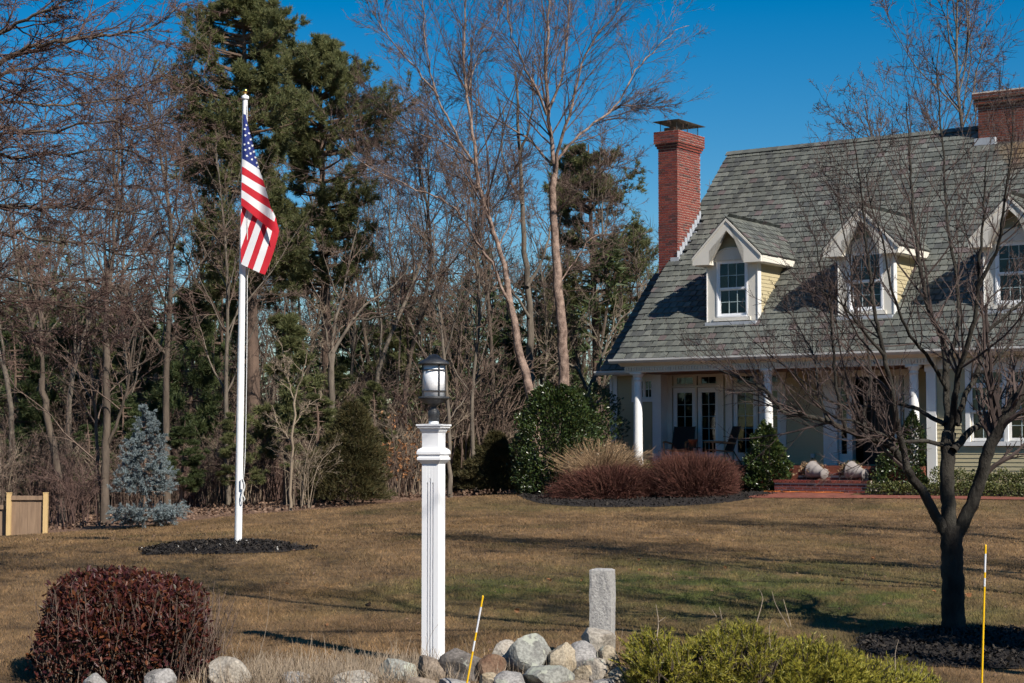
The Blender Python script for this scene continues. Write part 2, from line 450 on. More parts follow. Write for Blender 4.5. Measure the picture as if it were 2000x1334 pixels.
def floor_mat():
    m, nt, b = base_mat('woodland_floor', .95, .1)
    pos = N(nt, "ShaderNodeNewGeometry").outputs["Position"]
    c = ramp(nt, noise(nt, 3, 7, pos), [(.13, .078, .055), (.24, .15, .10), (.16, .095, .066), (.30, .20, .135)], [.3, .48, .6, .75])
    nt.links.new(c, b.inputs["Base Color"])
    bp = N(nt, "ShaderNodeBump"); bp.inputs["Strength"].default_value = 1; bp.inputs["Distance"].default_value = .1
    nt.links.new(noise(nt, 14, 5, pos), bp.inputs["Height"]); nt.links.new(bp.outputs[0], b.inputs["Normal"])
    return m
M['floor'] = floor_mat()

def path_mat():
    m, nt, b = base_mat('brick_paving', .85, .2)
    tc = N(nt, "ShaderNodeTexCoord").outputs["Object"]
    bt = N(nt, "ShaderNodeTexBrick"); nt.links.new(tc, bt.inputs["Vector"])
    bt.inputs["Scale"].default_value = 1.0; bt.inputs["Brick Width"].default_value = .2; bt.inputs["Row Height"].default_value = .1; bt.inputs["Mortar Size"].default_value = .005
    bt.inputs["Color1"].default_value = (.25, .078, .052, 1); bt.inputs["Color2"].default_value = (.19, .06, .042, 1); bt.inputs["Mortar"].default_value = (.20, .13, .10, 1)
    c = mixc(nt, 1.0, bt.outputs[0], ramp(nt, noise(nt, 4, 5, tc), [(.7,) * 3, (1.2,) * 3], [.3, .7]), 'MULTIPLY')
    nt.links.new(c, b.inputs["Base Color"])
    return m
M['path'] = path_mat()

def glass_mat(name, tint=(.85, .9, .9), ior=1.5):
    m = bpy.data.materials.new(name); m.use_nodes = True; nt = m.node_tree; nt.nodes.remove(nt.nodes["Principled BSDF"])
    t = N(nt, "ShaderNodeBsdfTransparent"); t.inputs[0].default_value = (*tint, 1)
    g = N(nt, "ShaderNodeBsdfGlossy"); g.inputs["Roughness"].default_value = .02
    fr = N(nt, "ShaderNodeFresnel"); fr.inputs[0].default_value = ior
    mx = N(nt, "ShaderNodeMixShader")
    nt.links.new(fr.outputs[0], mx.inputs[0]); nt.links.new(t.outputs[0], mx.inputs[1]); nt.links.new(g.outputs[0], mx.inputs[2])
    bp = N(nt, "ShaderNodeBump"); bp.inputs["Strength"].default_value = .06; bp.inputs["Distance"].default_value = .05
    nt.links.new(noise(nt, 2.5, 1), bp.inputs["Height"]); nt.links.new(bp.outputs[0], g.inputs["Normal"])
    nt.links.new(mx.outputs[0], nt.nodes["Material Output"].inputs["Surface"])
    return m
M['glass'] = glass_mat('window_glass', (.7, .75, .75), ior=1.45)

def rock_mat(name, c1, c2, lich=.0, speck=60):
    m, nt, b = base_mat(name, .9, .2)
    oi = N(nt, "ShaderNodeObjectInfo")
    tc = N(nt, "ShaderNodeTexCoord").outputs["Object"]
    v = N(nt, "ShaderNodeVectorMath", operation='ADD'); nt.links.new(tc, v.inputs[0])
    s = N(nt, "ShaderNodeVectorMath", operation='SCALE'); s.inputs[0].default_value = (31, 17, 23); nt.links.new(oi.outputs["Random"], s.inputs["Scale"]); nt.links.new(s.outputs[0], v.inputs[1])
    vec = v.outputs[0]
    col = ramp(nt, noise(nt, 9, 7, vec), [c1, c2, tuple(.5 * (a + q) for a, q in zip(c1, c2))], [.34, .55, .72])
    sp = ramp(nt, noise(nt, speck, 3, vec), [(.7,) * 3, (1.15,) * 3], [.36, .6])
    col = mixc(nt, 1.0, col, sp, 'MULTIPLY')
    if lich:
        lm = ramp(nt, noise(nt, 7.5, 4, vec), [(0, 0, 0), (1, 1, 1)], [.66 - lich * .1, .69 - lich * .1])
        col = mixc(nt, math_n(nt, 'MULTIPLY', lm, .8), col, (.36, .37, .30))
    nt.links.new(col, b.inputs["Base Color"])
    bp = N(nt, "ShaderNodeBump"); bp.inputs["Strength"].default_value = .7; bp.inputs["Distance"].default_value = .02
    nt.links.new(noise(nt, 24, 7, vec), bp.inputs["Height"]); nt.links.new(bp.outputs[0], b.inputs["Normal"])
    return m
M['rock_grey'] = rock_mat('rock_grey', (.16, .15, .145), (.30, .285, .27), .3)
M['rock_brown'] = rock_mat('rock_brown', (.13, .098, .075), (.25, .20, .155), .0)
M['rock_dark'] = rock_mat('rock_dark', (.085, .075, .066), (.17, .15, .135), .35)
M['rock_pale'] = rock_mat('rock_pale', (.25, .215, .175), (.37, .33, .275), .1)
M['rock_rust'] = rock_mat('rock_rust', (.12, .066, .042), (.185, .12, .08), .0)
M['rock_tan'] = rock_mat('rock_tan', (.28, .22, .145), (.38, .32, .235), .2)
M['rock_green'] = rock_mat('rock_lichened', (.17, .165, .15), (.27, .27, .24), .9)

# ------------------------------------------------------------------ the ground
def poly_inside(px, py, poly):
    poly = np.asarray(poly)[:, :2]; inside = np.zeros(np.shape(px), bool); j = len(poly) - 1
    for i in range(len(poly)):
        xi, yi = poly[i]; xj, yj = poly[j]
        c = ((yi > py) != (yj > py)) & (px < (xj - xi) * (py - yi) / (yj - yi + 1e-12) + xi)
        inside ^= c; j = i
    return inside
# the rim between lawn and wood, from the far left round behind the house
RIM = [(-30, 34)] + [tuple(gpix(x, y)[:2]) for x, y in [(0, 1047), (110, 1040), (250, 1029), (400, 1014), (560, 999), (720, 986), (860, 974)]] + \
      [(-.3, 47.5), (2, 51.5), (6, 56), (16, 60), (40, 58)]
RIMX = np.array([q[0] for q in RIM]); RIMY = np.array([q[1] for q in RIM])
def rim_y(x):
    o = np.argsort(RIMX); return np.interp(x, RIMX[o], RIMY[o])

def sheet(name, xs, ys, mat, zoff=0.0, kind='structure'):
    X, Y = np.meshgrid(xs, ys); Z = gz(X, Y) + zoff
    V = np.stack([X, Y, Z], -1).reshape(-1, 3); nx = len(xs)
    i = np.arange(len(ys) - 1)[:, None] * nx + np.arange(nx - 1)[None]
    F = np.stack([i, i + 1, i + nx + 1, i + nx], -1).reshape(-1, 4)
    o = obj(name, mesh_np(name, V, [F], [np.zeros(len(F))], mat, True))
    return tag(o, kind=kind)
xs = np.unique(np.r_[np.linspace(-900, -60, 15), np.linspace(-60, 60, 121), np.linspace(60, 900, 15)])
ys = np.unique(np.r_[np.linspace(-200, -10, 8), np.linspace(-10, 100, 111), np.linspace(100, 1500, 20)])
g = sheet('ground', xs, ys, M['floor'], -.03)
tag(g, 'brown leaf covered ground under the trees', 'ground')
# the lawn, up to the rim
lx = np.linspace(-30, 36, 133); t = np.linspace(0, 1, 91)
X = np.repeat(lx[None], len(t), 0); Y = -8 + (rim_y(lx)[None] + 8) * t[:, None]
Z = gz(X, Y)
Vv = np.stack([X, Y, Z], -1).reshape(-1, 3); nx = len(lx)
i = np.arange(len(t) - 1)[:, None] * nx + np.arange(nx - 1)[None]
Ff = np.stack([i, i + 1, i + nx + 1, i + nx], -1).reshape(-1, 4)
lawn = tag(obj('lawn', mesh_np('lawn', Vv, [Ff], [np.zeros(len(Ff))], M['lawn'], True)), 'brown dormant lawn sloping up to the house', 'lawn', kind='structure')

BEDS = []                                       # outlines of beds and paths: no grass there
def bed(name, poly, mat, label, cat, mound=.05, zoff=.008, n=16, kind=None):
    """a low mound with the outline poly (world x, y)"""
    P = spline(np.r_[np.asarray(poly)[:, :2], np.asarray(poly)[:1, :2]], 65)[:-1]
    BEDS.append(P)
    c = P.mean(0); rings = np.linspace(1, 0, 9)[:-1]
    rng = np.random.default_rng(len(name))
    V = []
    for k, r in enumerate(rings):
        q = c + (P - c) * r
        if k == 0:
            q = q + rng.normal(0, .03, q.shape)
        V.append(np.c_[q, gz(q[:, 0], q[:, 1]) + zoff + mound * min(1, (1 - r) * 3.0) + (rng.normal(0, .008, len(q)) if k else 0)])
    V = np.concatenate(V + [np.array([[c[0], c[1], gz(c[0], c[1]) + zoff + mound]])])
    F4 = grid_faces(len(rings), 64)[:, [0, 1, 2, 3]]
    last = (len(rings) - 1) * 64
    F3 = np.array([[last + j, last + (j + 1) % 64, len(V) - 1] for j in range(64)])
    o = obj(name, mesh_np(name, V, [F4, F3], [np.zeros(len(F4)), np.zeros(64)], mat, True))
    return tag(o, label, cat, kind=kind or 'structure')
def ell(cx, cy, rx, ry, n=14, rot=0, wob=.06, seed=1):
    r = np.random.default_rng(seed); a = np.arange(n) * 2 * math.pi / n
    k = 1 + r.normal(0, wob, n)
    return np.c_[cx + rx * k * np.cos(a), cy + ry * k * np.sin(a)]
FP = at(465, 1069, 24.7); FP[2] = gz(FP[0], FP[1])
bed_flag = bed('mulch_bed', ell(FP[0] - .15, FP[1] - .35, 1.12, .95, seed=3), M['mulch'], 'round bed of black mulch at the foot of the flagpole', 'mulch bed', .06)
TP = at(1862, 1237, 15.2); TP[2] = gz(TP[0], TP[1])
bed_tree = bed('mulch_bed', ell(TP[0] + .2, TP[1] - .85, 1.2, 1.05, seed=5), M['mulch'], 'black mulch bed round the bare tree near the yellow stake', 'mulch bed', .03)
shrub_poly = [gpix(x, y)[:2] for x, y in [(1010, 968), (1040, 980), (1100, 988), (1200, 991), (1300, 990), (1400, 984), (1470, 974), (1560, 960)]] + [H(4.4, -.9)[:2], H(2, -.6)[:2], H(-.5, -.4)[:2], H(-2.2, .3)[:2]]
bed_shrub = bed('mulch_bed', shrub_poly, M['mulch'], 'dark mulch bed under the burgundy mounded shrubs by the porch', 'mulch bed', .03)
bed_r = bed('mulch_bed', [H(6.7, -1.1)[:2], H(7.2, -1.7)[:2], H(9, -1.2)[:2], H(12, -1.0)[:2], H(12, -.1)[:2], H(8, -.1)[:2], H(6.9, -.6)[:2]], M['mulch'], 'dark mulch strip under the low evergreens along the house wall', 'mulch bed', .03)
# brick walk: from the steps forward and along the front
pth = [H(4.7, -1.25)[:2], H(6.6, -1.25)[:2], H(6.7, -1.75)[:2], H(9, -1.6)[:2], H(12.5, -1.5)[:2], H(12.5, -2.35)[:2], H(8, -2.5)[:2], H(5, -2.65)[:2], H(2.6, -2.3)[:2], H(1.8, -1.95)[:2], H(3.4, -1.75)[:2]]
BEDS.append(np.array(pth))
pv = MB()
def fan_strip(poly, z):
    bm = bmesh.new()
    vs = [bm.verts.new((p[0], p[1], 0)) for p in poly]; f = bm.faces.new(vs)
    bmesh.ops.triangulate(bm, faces=[f]); bmesh.ops.subdivide_edges(bm, edges=bm.edges[:], cuts=3, use_grid_fill=True)
    for v_ in bm.verts: v_.co.z = gz(v_.co.x, v_.co.y) + z
    me = bpy.data.meshes.new('p'); bm.to_mesh(me); bm.free(); return me
me = fan_strip(pth, .016); me.materials.append(M['path'])
bp_ = tag(obj('brick_path', me), 'red brick path in front of the porch steps', 'path', kind='structure')

def chips(name, poly, n, size, mat, seed, label, cat, h=.015, mound=0.0, lift=.0):
    rng = np.random.default_rng(seed); P = np.asarray(poly)
    lo, hi = P.min(0), P.max(0); q = rng.uniform(lo, hi, (n * 3, 2)); q = q[poly_inside(q[:, 0], q[:, 1], P)][:n]
    c = P.mean(0); k = np.linalg.norm(q - c, axis=1) / np.linalg.norm(P - c, axis=1).mean()
    z = gz(q[:, 0], q[:, 1]) + .02 + mound * np.clip((1 - k) * 3, 0, 1) + lift
    m = len(q); a = rng.uniform(0, 6.28, m); L = rng.uniform(.5, 1.3, m) * size; W_ = L * rng.uniform(.25, .5, m)
    d = np.stack([np.cos(a), np.sin(a), rng.normal(0, .5, m)], -1); s = np.stack([-np.sin(a), np.cos(a), rng.normal(0, .5, m)], -1)
    c3 = np.c_[q, z + rng.uniform(0, h, m)]
    V = np.stack([c3 - d * L[:, None] / 2 - s * W_[:, None] / 2, c3 + d * L[:, None] / 2 - s * W_[:, None] / 2, c3 + d * L[:, None] / 2 + s * W_[:, None] / 2, c3 - d * L[:, None] / 2 + s * W_[:, None] / 2], 1)
    F = np.arange(m * 4).reshape(-1, 4)
    o = obj(name, mesh_np(name, V.reshape(-1, 3), [F], [np.zeros(m)], mat))
    return tag(o, label, cat, kind='stuff')
chips('mulch_chips', BEDS[0], 4200, .035, M['chip'], 1, 'loose black bark chips round the flagpole', 'mulch', .03, .06)
chips('pale_chips', BEDS[0], 34, .04, M['pebble'], 9, 'few pale wood flecks on the mulch round the flagpole', 'wood chips', .03, .065)
chips('mulch_chips', BEDS[1], 7000, .03, M['chip'], 2, 'loose black bark chips round the bare tree', 'mulch', .025, .03)
chips('mulch_chips', BEDS[2], 4500, .05, M['chip'], 3, 'loose bark chips under the burgundy shrubs', 'mulch', .03, .03)

# ------------------------------------------------------------------ the house (local axes: u along the front, v into the house, z up)
house = thing('house', 'yellow clapboard house with slate roof, dormers and white porch columns', 'house', tuple(HO), -HA)
PIT = math.atan2(10.08 - 3.9, 5.87 + .5); TP_ = math.tan(PIT)
EV, EZ, RV, RZ = -.5, 3.9, 5.87, 10.08
def roof_z(v): return EZ + (v - EV) * TP_
UE = 13.2                                       # right-hand end of the house, outside the picture
rngH = np.random.default_rng(11)

# porch floor and house body
b = MB()
b.box(-.4, 7.86, -.36, 1.8, .3, 1.18)            # porch floor slab
porch_floor = b.build('porch_floor', M['brickdark'], house)
# walls with openings: front wall under the porch (v = 1.8), wing wall (v = 1.5), right-hand wall (v = 0)
def wall_pieces(rects, v0, v1):
    b = MB()
    for (u0, u1, z0, z1) in rects:
        b.box(u0, u1, v0, v1, z0, z1)
    return b
wp = wall_pieces([(-.45, 0, .3, 3.8), (1.46, 1.82, .3, 3.8), (3.2, 4.78, .3, 3.8), (6.75, 8.1, .3, 3.8), (0, 1.46, 3.56, 3.8), (1.82, 3.2, 3.56, 3.8), (4.78, 6.75, 3.4, 3.8), (0, 1.46, .3, 1.26), (1.82, 3.2, .3, 1.26), (4.78, 6.75, .3, 1.2)], 1.8, 1.95)
wall_porch = wp.build('wall', M['siding'], house); wall_porch['label'] = 'shaded clapboard wall behind the porch'
wp = wall_pieces([(-1.6, -.95, .2, 3.75), (-.42, -.3, .2, 3.75), (-.95, -.42, .2, 2.95), (-.95, -.42, 3.42, 3.75)], 1.5, 1.65)
wp.box(-1.6, -1.45, 1.65, 8, .2, 3.75)
wall_wing = wp.build('wall', M['siding'], house); wall_wing['label'] = 'shaded clapboard wall of the side wing'
WR = [(8.10, 8.95, .3, 3.6), (11.75, UE, .3, 3.6), (8.95, 11.75, .3, 1.72), (8.95, 11.75, 3.4, 3.6)]
wall_right = wall_pieces(WR, 0.0, .15).build('wall', M['siding'], house); wall_right['label'] = 'sunlit clapboard wall beside the porch'
# the far sides, so that the house is closed: gable ends and the back
b = MB()
b.prism([(UE, 0, .3), (UE, 11.6, .3), (UE, 11.6, 4.4), (UE, RV, RZ - .15), (UE, 0, 4.25)], (-.15, 0, 0))
b.prism([(-.3, 1.95, .3), (-.3, 11.6, .3), (-.3, 11.6, 4.4), (-.3, RV, RZ - .15), (-.3, 1.95, 6.1)], (.15, 0, 0))
b.prism([(-.3, -.25, 3.85), (-.3, 1.95, 3.85), (-.3, 1.95, 6.1)], (.15, 0, 0))
b.box(-.3, UE, 11.5, 11.6, .3, 4.4)
wall_back = b.build('wall', M['siding'], house); wall_back['label'] = 'gable and rear walls'
# dark rooms behind the glass
b = MB()
def room(b, u0, u1, v0, v1, z0, z1):
    V = [(u0, v0, z0), (u1, v0, z0), (u1, v1, z0), (u0, v1, z0), (u0, v0, z1), (u1, v0, z1), (u1, v1, z1), (u0, v1, z1)]
    b.add(V, [[0, 1, 2, 3], [4, 7, 6, 5], [1, 5, 6, 2], [2, 6, 7, 3], [3, 7, 4, 0]])
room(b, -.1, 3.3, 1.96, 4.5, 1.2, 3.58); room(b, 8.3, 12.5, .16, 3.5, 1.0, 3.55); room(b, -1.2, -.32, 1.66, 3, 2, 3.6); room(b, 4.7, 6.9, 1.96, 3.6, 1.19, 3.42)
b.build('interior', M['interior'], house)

# clapboards, each board a piece
def clap_mesh(L, exp):
    b = MB(); e = exp
    V = [(0, -.022, -.006), (L, -.022, -.006), (L, -.008, e + .01), (0, -.008, e + .01), (0, 0, -.006), (L, 0, -.006), (L, 0, e + .01), (0, 0, e + .01)]
    b.add(V, [[0, 1, 2, 3], [4, 7, 6, 5], [0, 4, 5, 1], [3, 2, 6, 7], [0, 3, 7, 4], [1, 5, 6, 2]])
    return mesh_np('clapboard', np.concatenate(b.v), b.f, b.m, M['siding'])
_cl = {}
def clap(parent, L, e, M4, name='clapboard'):
    k = (round(L, 3), round(e, 3))
    if k not in _cl: _cl[k] = clap_mesh(L, e)
    o = obj(name, _cl[k], parent); o.matrix_local = M4
    return o
EXP = .095
def claps(parent, u0, u1, z0, z1, v, holes=()):
    z = z0
    while z < z1 - .02:
        segs = [(u0, u1)]
        for (a, b_, c, d) in holes:
            if c < z + EXP * .8 and d > z + .01:
                segs = [s for q in segs for s in ((q[0], min(q[1], a)), (max(q[0], b_), q[1])) if s[1] - s[0] > .02]
        for s in segs:
            clap(parent, s[1] - s[0], EXP, Matrix.Translation((s[0], v, z)))
        z += EXP
claps(wall_right, 8.14, UE, .72, 3.5, 0, [(8.93, 11.8, 1.68, 3.45)])
claps(wall_porch, 3.37, 4.42, 1.2, 3.56, 1.8); claps(wall_porch, 1.6, 1.7, 1.2, 3.56, 1.8); claps(wall_porch, -.26, -.16, 1.2, 3.56, 1.8)
claps(wall_wing, -1.5, -.36, 1.0, 3.62, 1.5, [(-1.0, -.36, 2.86, 3.5)])

# trim: pilasters, corner boards, frieze with dentils, soffit, gutter
b = MB()
b.box(7.90, 8.13, -.075, .10, .62, 3.57); b.box(7.87, 8.16, -.10, .10, .62, .80); b.box(7.87, 8.16, -.10, .10, 3.40, 3.572)   # corner pilaster
b.build('pilaster', M['white'], house)
b = MB(); b.box(-.36, -.10, 1.40, 1.795, 1.18, 3.6); b.build('pilaster', M['white'], house)
b = MB(); b.box(-1.62, -1.50, 1.455, 1.66, .5, 3.6); b.box(-1.62, -.3, 1.455, 1.498, 3.56, 3.74); b.build('corner_board', M['white'], house)
b = MB(); b.lathe([(.04, .4), (.04, 3.5)], (-1.665, 1.44, 0), 10); b.build('downspout', M['white'], house)
b = MB(); b.box(3.22, 3.37, 1.765, 1.798, 1.18, 3.56); b.box(4.42, 4.62, 1.75, 1.798, 1.18, 3.56); b.build('casing', M['white'], house)
b = MB()
b.box(-.20, 8.17, -.29, -.03, 3.56, 3.80); b.box(8.17, UE, -.06, -.002, 3.45, 3.80)
beam = b.build('frieze', M['trim'], house)
b = MB()
for k in range(int(8.4 / .077)):
    u = -.19 + k * .077
    b.box(u, u + .042, -.325, -.291, 3.60, 3.685)
for k in range(int((UE - 8.2) / .077)):
    u = 8.2 + k * .077
    b.box(u, u + .042, -.095, -.061, 3.60, 3.685)
d = b.build('dentil_band', M['trim'], beam); d['kind'] = 'stuff'
b = MB()
b.prism([(-.32, -.30, 3.72), (-.32, -.48, 3.82), (-.32, -.48, 3.86), (-.32, .1, 3.86), (-.32, .1, 3.72)], (UE + .32, 0, 0))
b.build('cornice', M['trim'], house)
b = MB()
b.prism([(-.5, -.485, 3.79), (-.5, -.57, 3.79), (-.5, -.62, 3.85), (-.5, -.62, 3.90), (-.5, -.605, 3.90), (-.5, -.6, 3.86), (-.5, -.485, 3.86)], (UE + .5, 0, 0))
b.build('gutter', M['gutter'], house)
b = MB()
b.box(-.19, 8.0, -.027, 1.8, 3.565, 3.6)
b.build('porch_ceiling', M['ceilwood'], house)
# columns
for k, u in enumerate((0.11, 3.83, 7.63)):
    b = MB()
    b.lathe([(0, 1.18), (.145, 1.18), (.145, 1.24), (.15, 1.25), (.15, 1.29), (.125, 1.31), (.122, 1.34), (.120, 2.0), (.115, 2.6), (.102, 3.3), (.100, 3.36), (.118, 3.365), (.118, 3.385), (.102, 3.39), (.102, 3.43), (.125, 3.45), (.14, 3.49), (.14, 3.5)], (u, -.15, 0), 32)
    b.box(u - .155, u + .155, -.305, .005, 3.5, 3.562)
    c = b.build('column', M['white'], house, True)
    c.data.polygons.foreach_set("use_smooth", [p.area < 10 and len(p.vertices) == 4 and abs(p.normal.z) < .6 for p in c.data.polygons])

# French doors with transoms
def pane_mesh(w_, h_):
    b = MB(); b.box(-w_ / 2, w_ / 2, -.004, .004, -h_ / 2, h_ / 2)
    return mesh_np('pane', np.concatenate(b.v), b.f, b.m, M['glass'])
_pn = {}
def pane(parent, u, v, z, w_, h_):
    k = (round(w_, 3), round(h_, 3))
    if k not in _pn: _pn[k] = pane_mesh(*k)
    o = obj('pane', _pn[k], parent); o.location = (u, v, z)
    o.rotation_euler = (random.uniform(-.006, .006), 0, random.uniform(-.006, .006))
def glazed(parent, name, u0, u1, z0, z1, v, cols, rows, stile, top, bot, mat, bar=.016, barmat=None, depth=.05):
    """frame round a grid of panes; the frame mesh is the part, bars and panes its pieces"""
    b = MB()
    b.box(u0, u0 + stile, v - depth / 2, v + depth / 2, z0, z1); b.box(u1 - stile, u1, v - depth / 2, v + depth / 2, z0, z1)
    b.box(u0 + stile, u1 - stile, v - depth / 2 + .002, v + depth / 2 - .002, z0, z0 + bot); b.box(u0 + stile, u1 - stile, v - depth / 2 + .002, v + depth / 2 - .002, z1 - top, z1)
    o = b.build(name, mat, parent)
    gu0, gu1, gz0, gz1 = u0 + stile, u1 - stile, z0 + bot, z1 - top
    sub = o if parent is house else parent
    bb = MB()
    for i in range(1, cols):
        uu = gu0 + (gu1 - gu0) * i / cols; bb.box(uu - bar / 2, uu + bar / 2, v - .014, v + .014, gz0, gz1)
    for i in range(1, rows):
        zz = gz0 + (gz1 - gz0) * i / rows; bb.box(gu0, gu1, v - .0125, v + .0125, zz - bar / 2, zz + bar / 2)
    if bb.n: bb.build('muntin', barmat or mat, sub)
    for i in range(cols):
        for j in range(rows):
            pane(sub, gu0 + (gu1 - gu0) * (i + .5) / cols, v, gz0 + (gz1 - gz0) * (j + .5) / rows, (gu1 - gu0) / cols, (gz1 - gz0) / rows)
    return o
for u0 in (0.0, 1.80):
    b = MB()
    for (a, c) in ((u0 - .16, u0 + .03), (u0 + .735, u0 + .775), (u0 + 1.42, u0 + 1.58)):
        b.box(a, c, 1.75, 1.797, 1.18, 3.58)
    b.box(u0 + .03, u0 + .735, 1.756, 1.90, 3.225, 3.275); b.box(u0 + .775, u0 + 1.42, 1.756, 1.90, 3.225, 3.275); b.box(u0 + .03, u0 + .735, 1.756, 1.9, 3.53, 3.58); b.box(u0 + .775, u0 + 1.42, 1.756, 1.9, 3.53, 3.58)
    b.build('door_surround', M['trim'], house)
    for a in (u0 + .04, u0 + .785):
        glazed(house, 'french_door', a, a + .64 + (.05 if a == u0 + .04 else 0), 1.28, 3.215, 1.84, 2, 5, .115, .13, .22, M['white'], .014, M['mullion'])
        glazed(house, 'transom_window', a, a + .64 + (.05 if a == u0 + .04 else 0), 3.28, 3.53, 1.85, 2, 1, .10, .04, .04, M['trim'], .012, M['mullion'])
# entry: recessed dark door, sidelights, panelled casing
b = MB(); b.box(4.62, 4.82, 1.70, 1.797, 1.18, 3.4); b.box(5.10, 5.22, 1.72, 1.93, 1.18, 3.4); b.box(6.35, 6.5, 1.72, 1.93, 1.18, 3.4); b.box(6.62, 6.80, 1.70, 1.797, 1.18, 3.4)
b.box(4.62, 6.8, 1.70, 1.797, 3.402, 3.558); b.build('entry_surround', M['white'], house)
glazed(house, 'sidelight', 4.825, 5.095, 1.22, 3.38, 1.83, 1, 5, .06, .06, .25, M['white'], .03)
glazed(house, 'sidelight', 6.505, 6.615, 1.22, 3.38, 1.83, 1, 5, .03, .06, .25, M['white'], .03)
b = MB(); b.box(5.24, 6.34, 2.35, 2.42, 1.20, 3.35)
for (u0, u1, z0, z1) in ((5.36, 5.74, 1.45, 2.2), (5.84, 6.22, 1.45, 2.2), (5.36, 5.74, 2.35, 3.2), (5.84, 6.22, 2.35, 3.2)):
    b.box(u0, u1, 2.335, 2.36, z0, z1)
dr = b.build('front_door', M['dark'], house); dr['label'] = 'dark recessed front door'
b = MB(); b.lathe([(0, -.03), (.03, -.02), (.035, 0), (.03, .02), (0, .03)], (5.31, 2.30, 2.2), 12); b.build('handle', M['gold'], dr, True)

# wing window
glazed(house, 'window', -.94, -.66, 2.95, 3.43, 1.49, 2, 2, .035, .03, .03, M['white'], .014)
glazed(house, 'window', -.65, -.40, 2.95, 3.43, 1.49, 2, 2, .035, .03, .03, M['white'], .014)
b = MB(); b.box(-1.03, -.36, 1.44, 1.477, 2.85, 2.945); b.box(-1.03, -.945, 1.452, 1.477, 2.945, 3.52); b.box(-.945, -.36, 1.452, 1.477, 3.435, 3.56); b.build('window_casing', M['white'], house)
# big window on the right: three units, each transom over double-hung sashes
b = MB()
b.box(8.84, 8.945, -.055, -.001, 1.76, 3.45); b.box(8.80, 11.95, -.085, .0, 1.66, 1.76); b.box(8.945, 11.8, -.055, -.001, 3.395, 3.447)
for u in (9.80, 10.72, 11.64): b.box(u - .045, u + .045, -.05, .06, 1.76, 3.395)
b.box(11.69, 11.79, -.055, -.001, 1.76, 3.395)
b.build('window_casing', M['white'], house)
for u0, u1 in ((8.95, 9.75), (9.85, 10.67), (10.77, 11.59)):
    glazed(house, 'transom_window', u0, u1, 3.06, 3.39, .01, 3, 1, .05, .04, .045, M['white'], .014, M['mullion'])
    glazed(house, 'window_sash', u0, u1, 2.43, 3.05, -.005, 3, 2, .05, .05, .045, M['white'], .014, M['mullion'])
    glazed(house, 'window_sash', u0, u1, 1.77, 2.45, .045, 3, 2, .05, .045, .07, M['white'], .014, M['mullion'])
b = MB()
for (u0, u1) in ((8.97, 9.30), (10.95, 11.5)):
    n = 24; uu = np.linspace(u0, u1, n); vv = .22 + .03 * np.sin(np.arange(n) * 1.7)
    V = np.r_[np.c_[uu, vv, np.full(n, 1.5)], np.c_[uu, vv, np.full(n, 3.4)]]
    b.add(V, [[k, k + 1, n + k + 1, n + k] for k in range(n - 1)])
b.build('curtain', M['curtain'], house, True)

# ------------------------------------------------------------------ roof: slab, then slate by slate
b = MB()
b.prism([(-.34, EV + .06, EZ - .02), (-.34, RV, RZ - .075), (-.34, 2 * RV - EV, EZ - .05), (-.34, 2 * RV - EV - .2, EZ - .06), (-.34, RV, RZ - .3), (-.34, EV + .2, EZ - .06)], (UE + .5, 0, 0))
roof = b.build('roof', M['slab'], house); roof['label'] = 'main slate roof'
b = MB(); b.prism([(-.365, EV, EZ - .05), (-.365, RV, RZ - .02), (-.365, RV, RZ - .26), (-.365, EV + .24, EZ - .06)], (.022, 0, 0)); b.build('rake_board', M['trim'], house)
WEV, WEZ, WU0 = 1.0, 3.70, -1.75
WTOP = 6.35
wv1 = WEV + (WTOP - WEZ) / TP_
b = MB()
b.prism([(WU0 + .03, WEV + .05, WEZ - .01), (WU0 + .03, wv1, WTOP - .07), (WU0 + .03, 2 * wv1 - WEV, WEZ - .05), (WU0 + .03, wv1, WTOP - .3), (WU0 + .03, WEV + .2, WEZ - .05)], (-.342 - WU0, 0, 0))
wing_roof = b.build('wing_roof', M['slab'], house); wing_roof['label'] = 'lower slate roof of the side wing'
b = MB(); b.prism([(-1.88, WEV + .03, WEZ - .13), (-1.88, WEV - .07, WEZ - .13), (-1.88, WEV - .11, WEZ - .07), (-1.88, WEV - .11, WEZ - .02), (-1.88, WEV + .03, WEZ - .02)], (1.5, 0, 0)); b.build('gutter', M['gutter'], house)

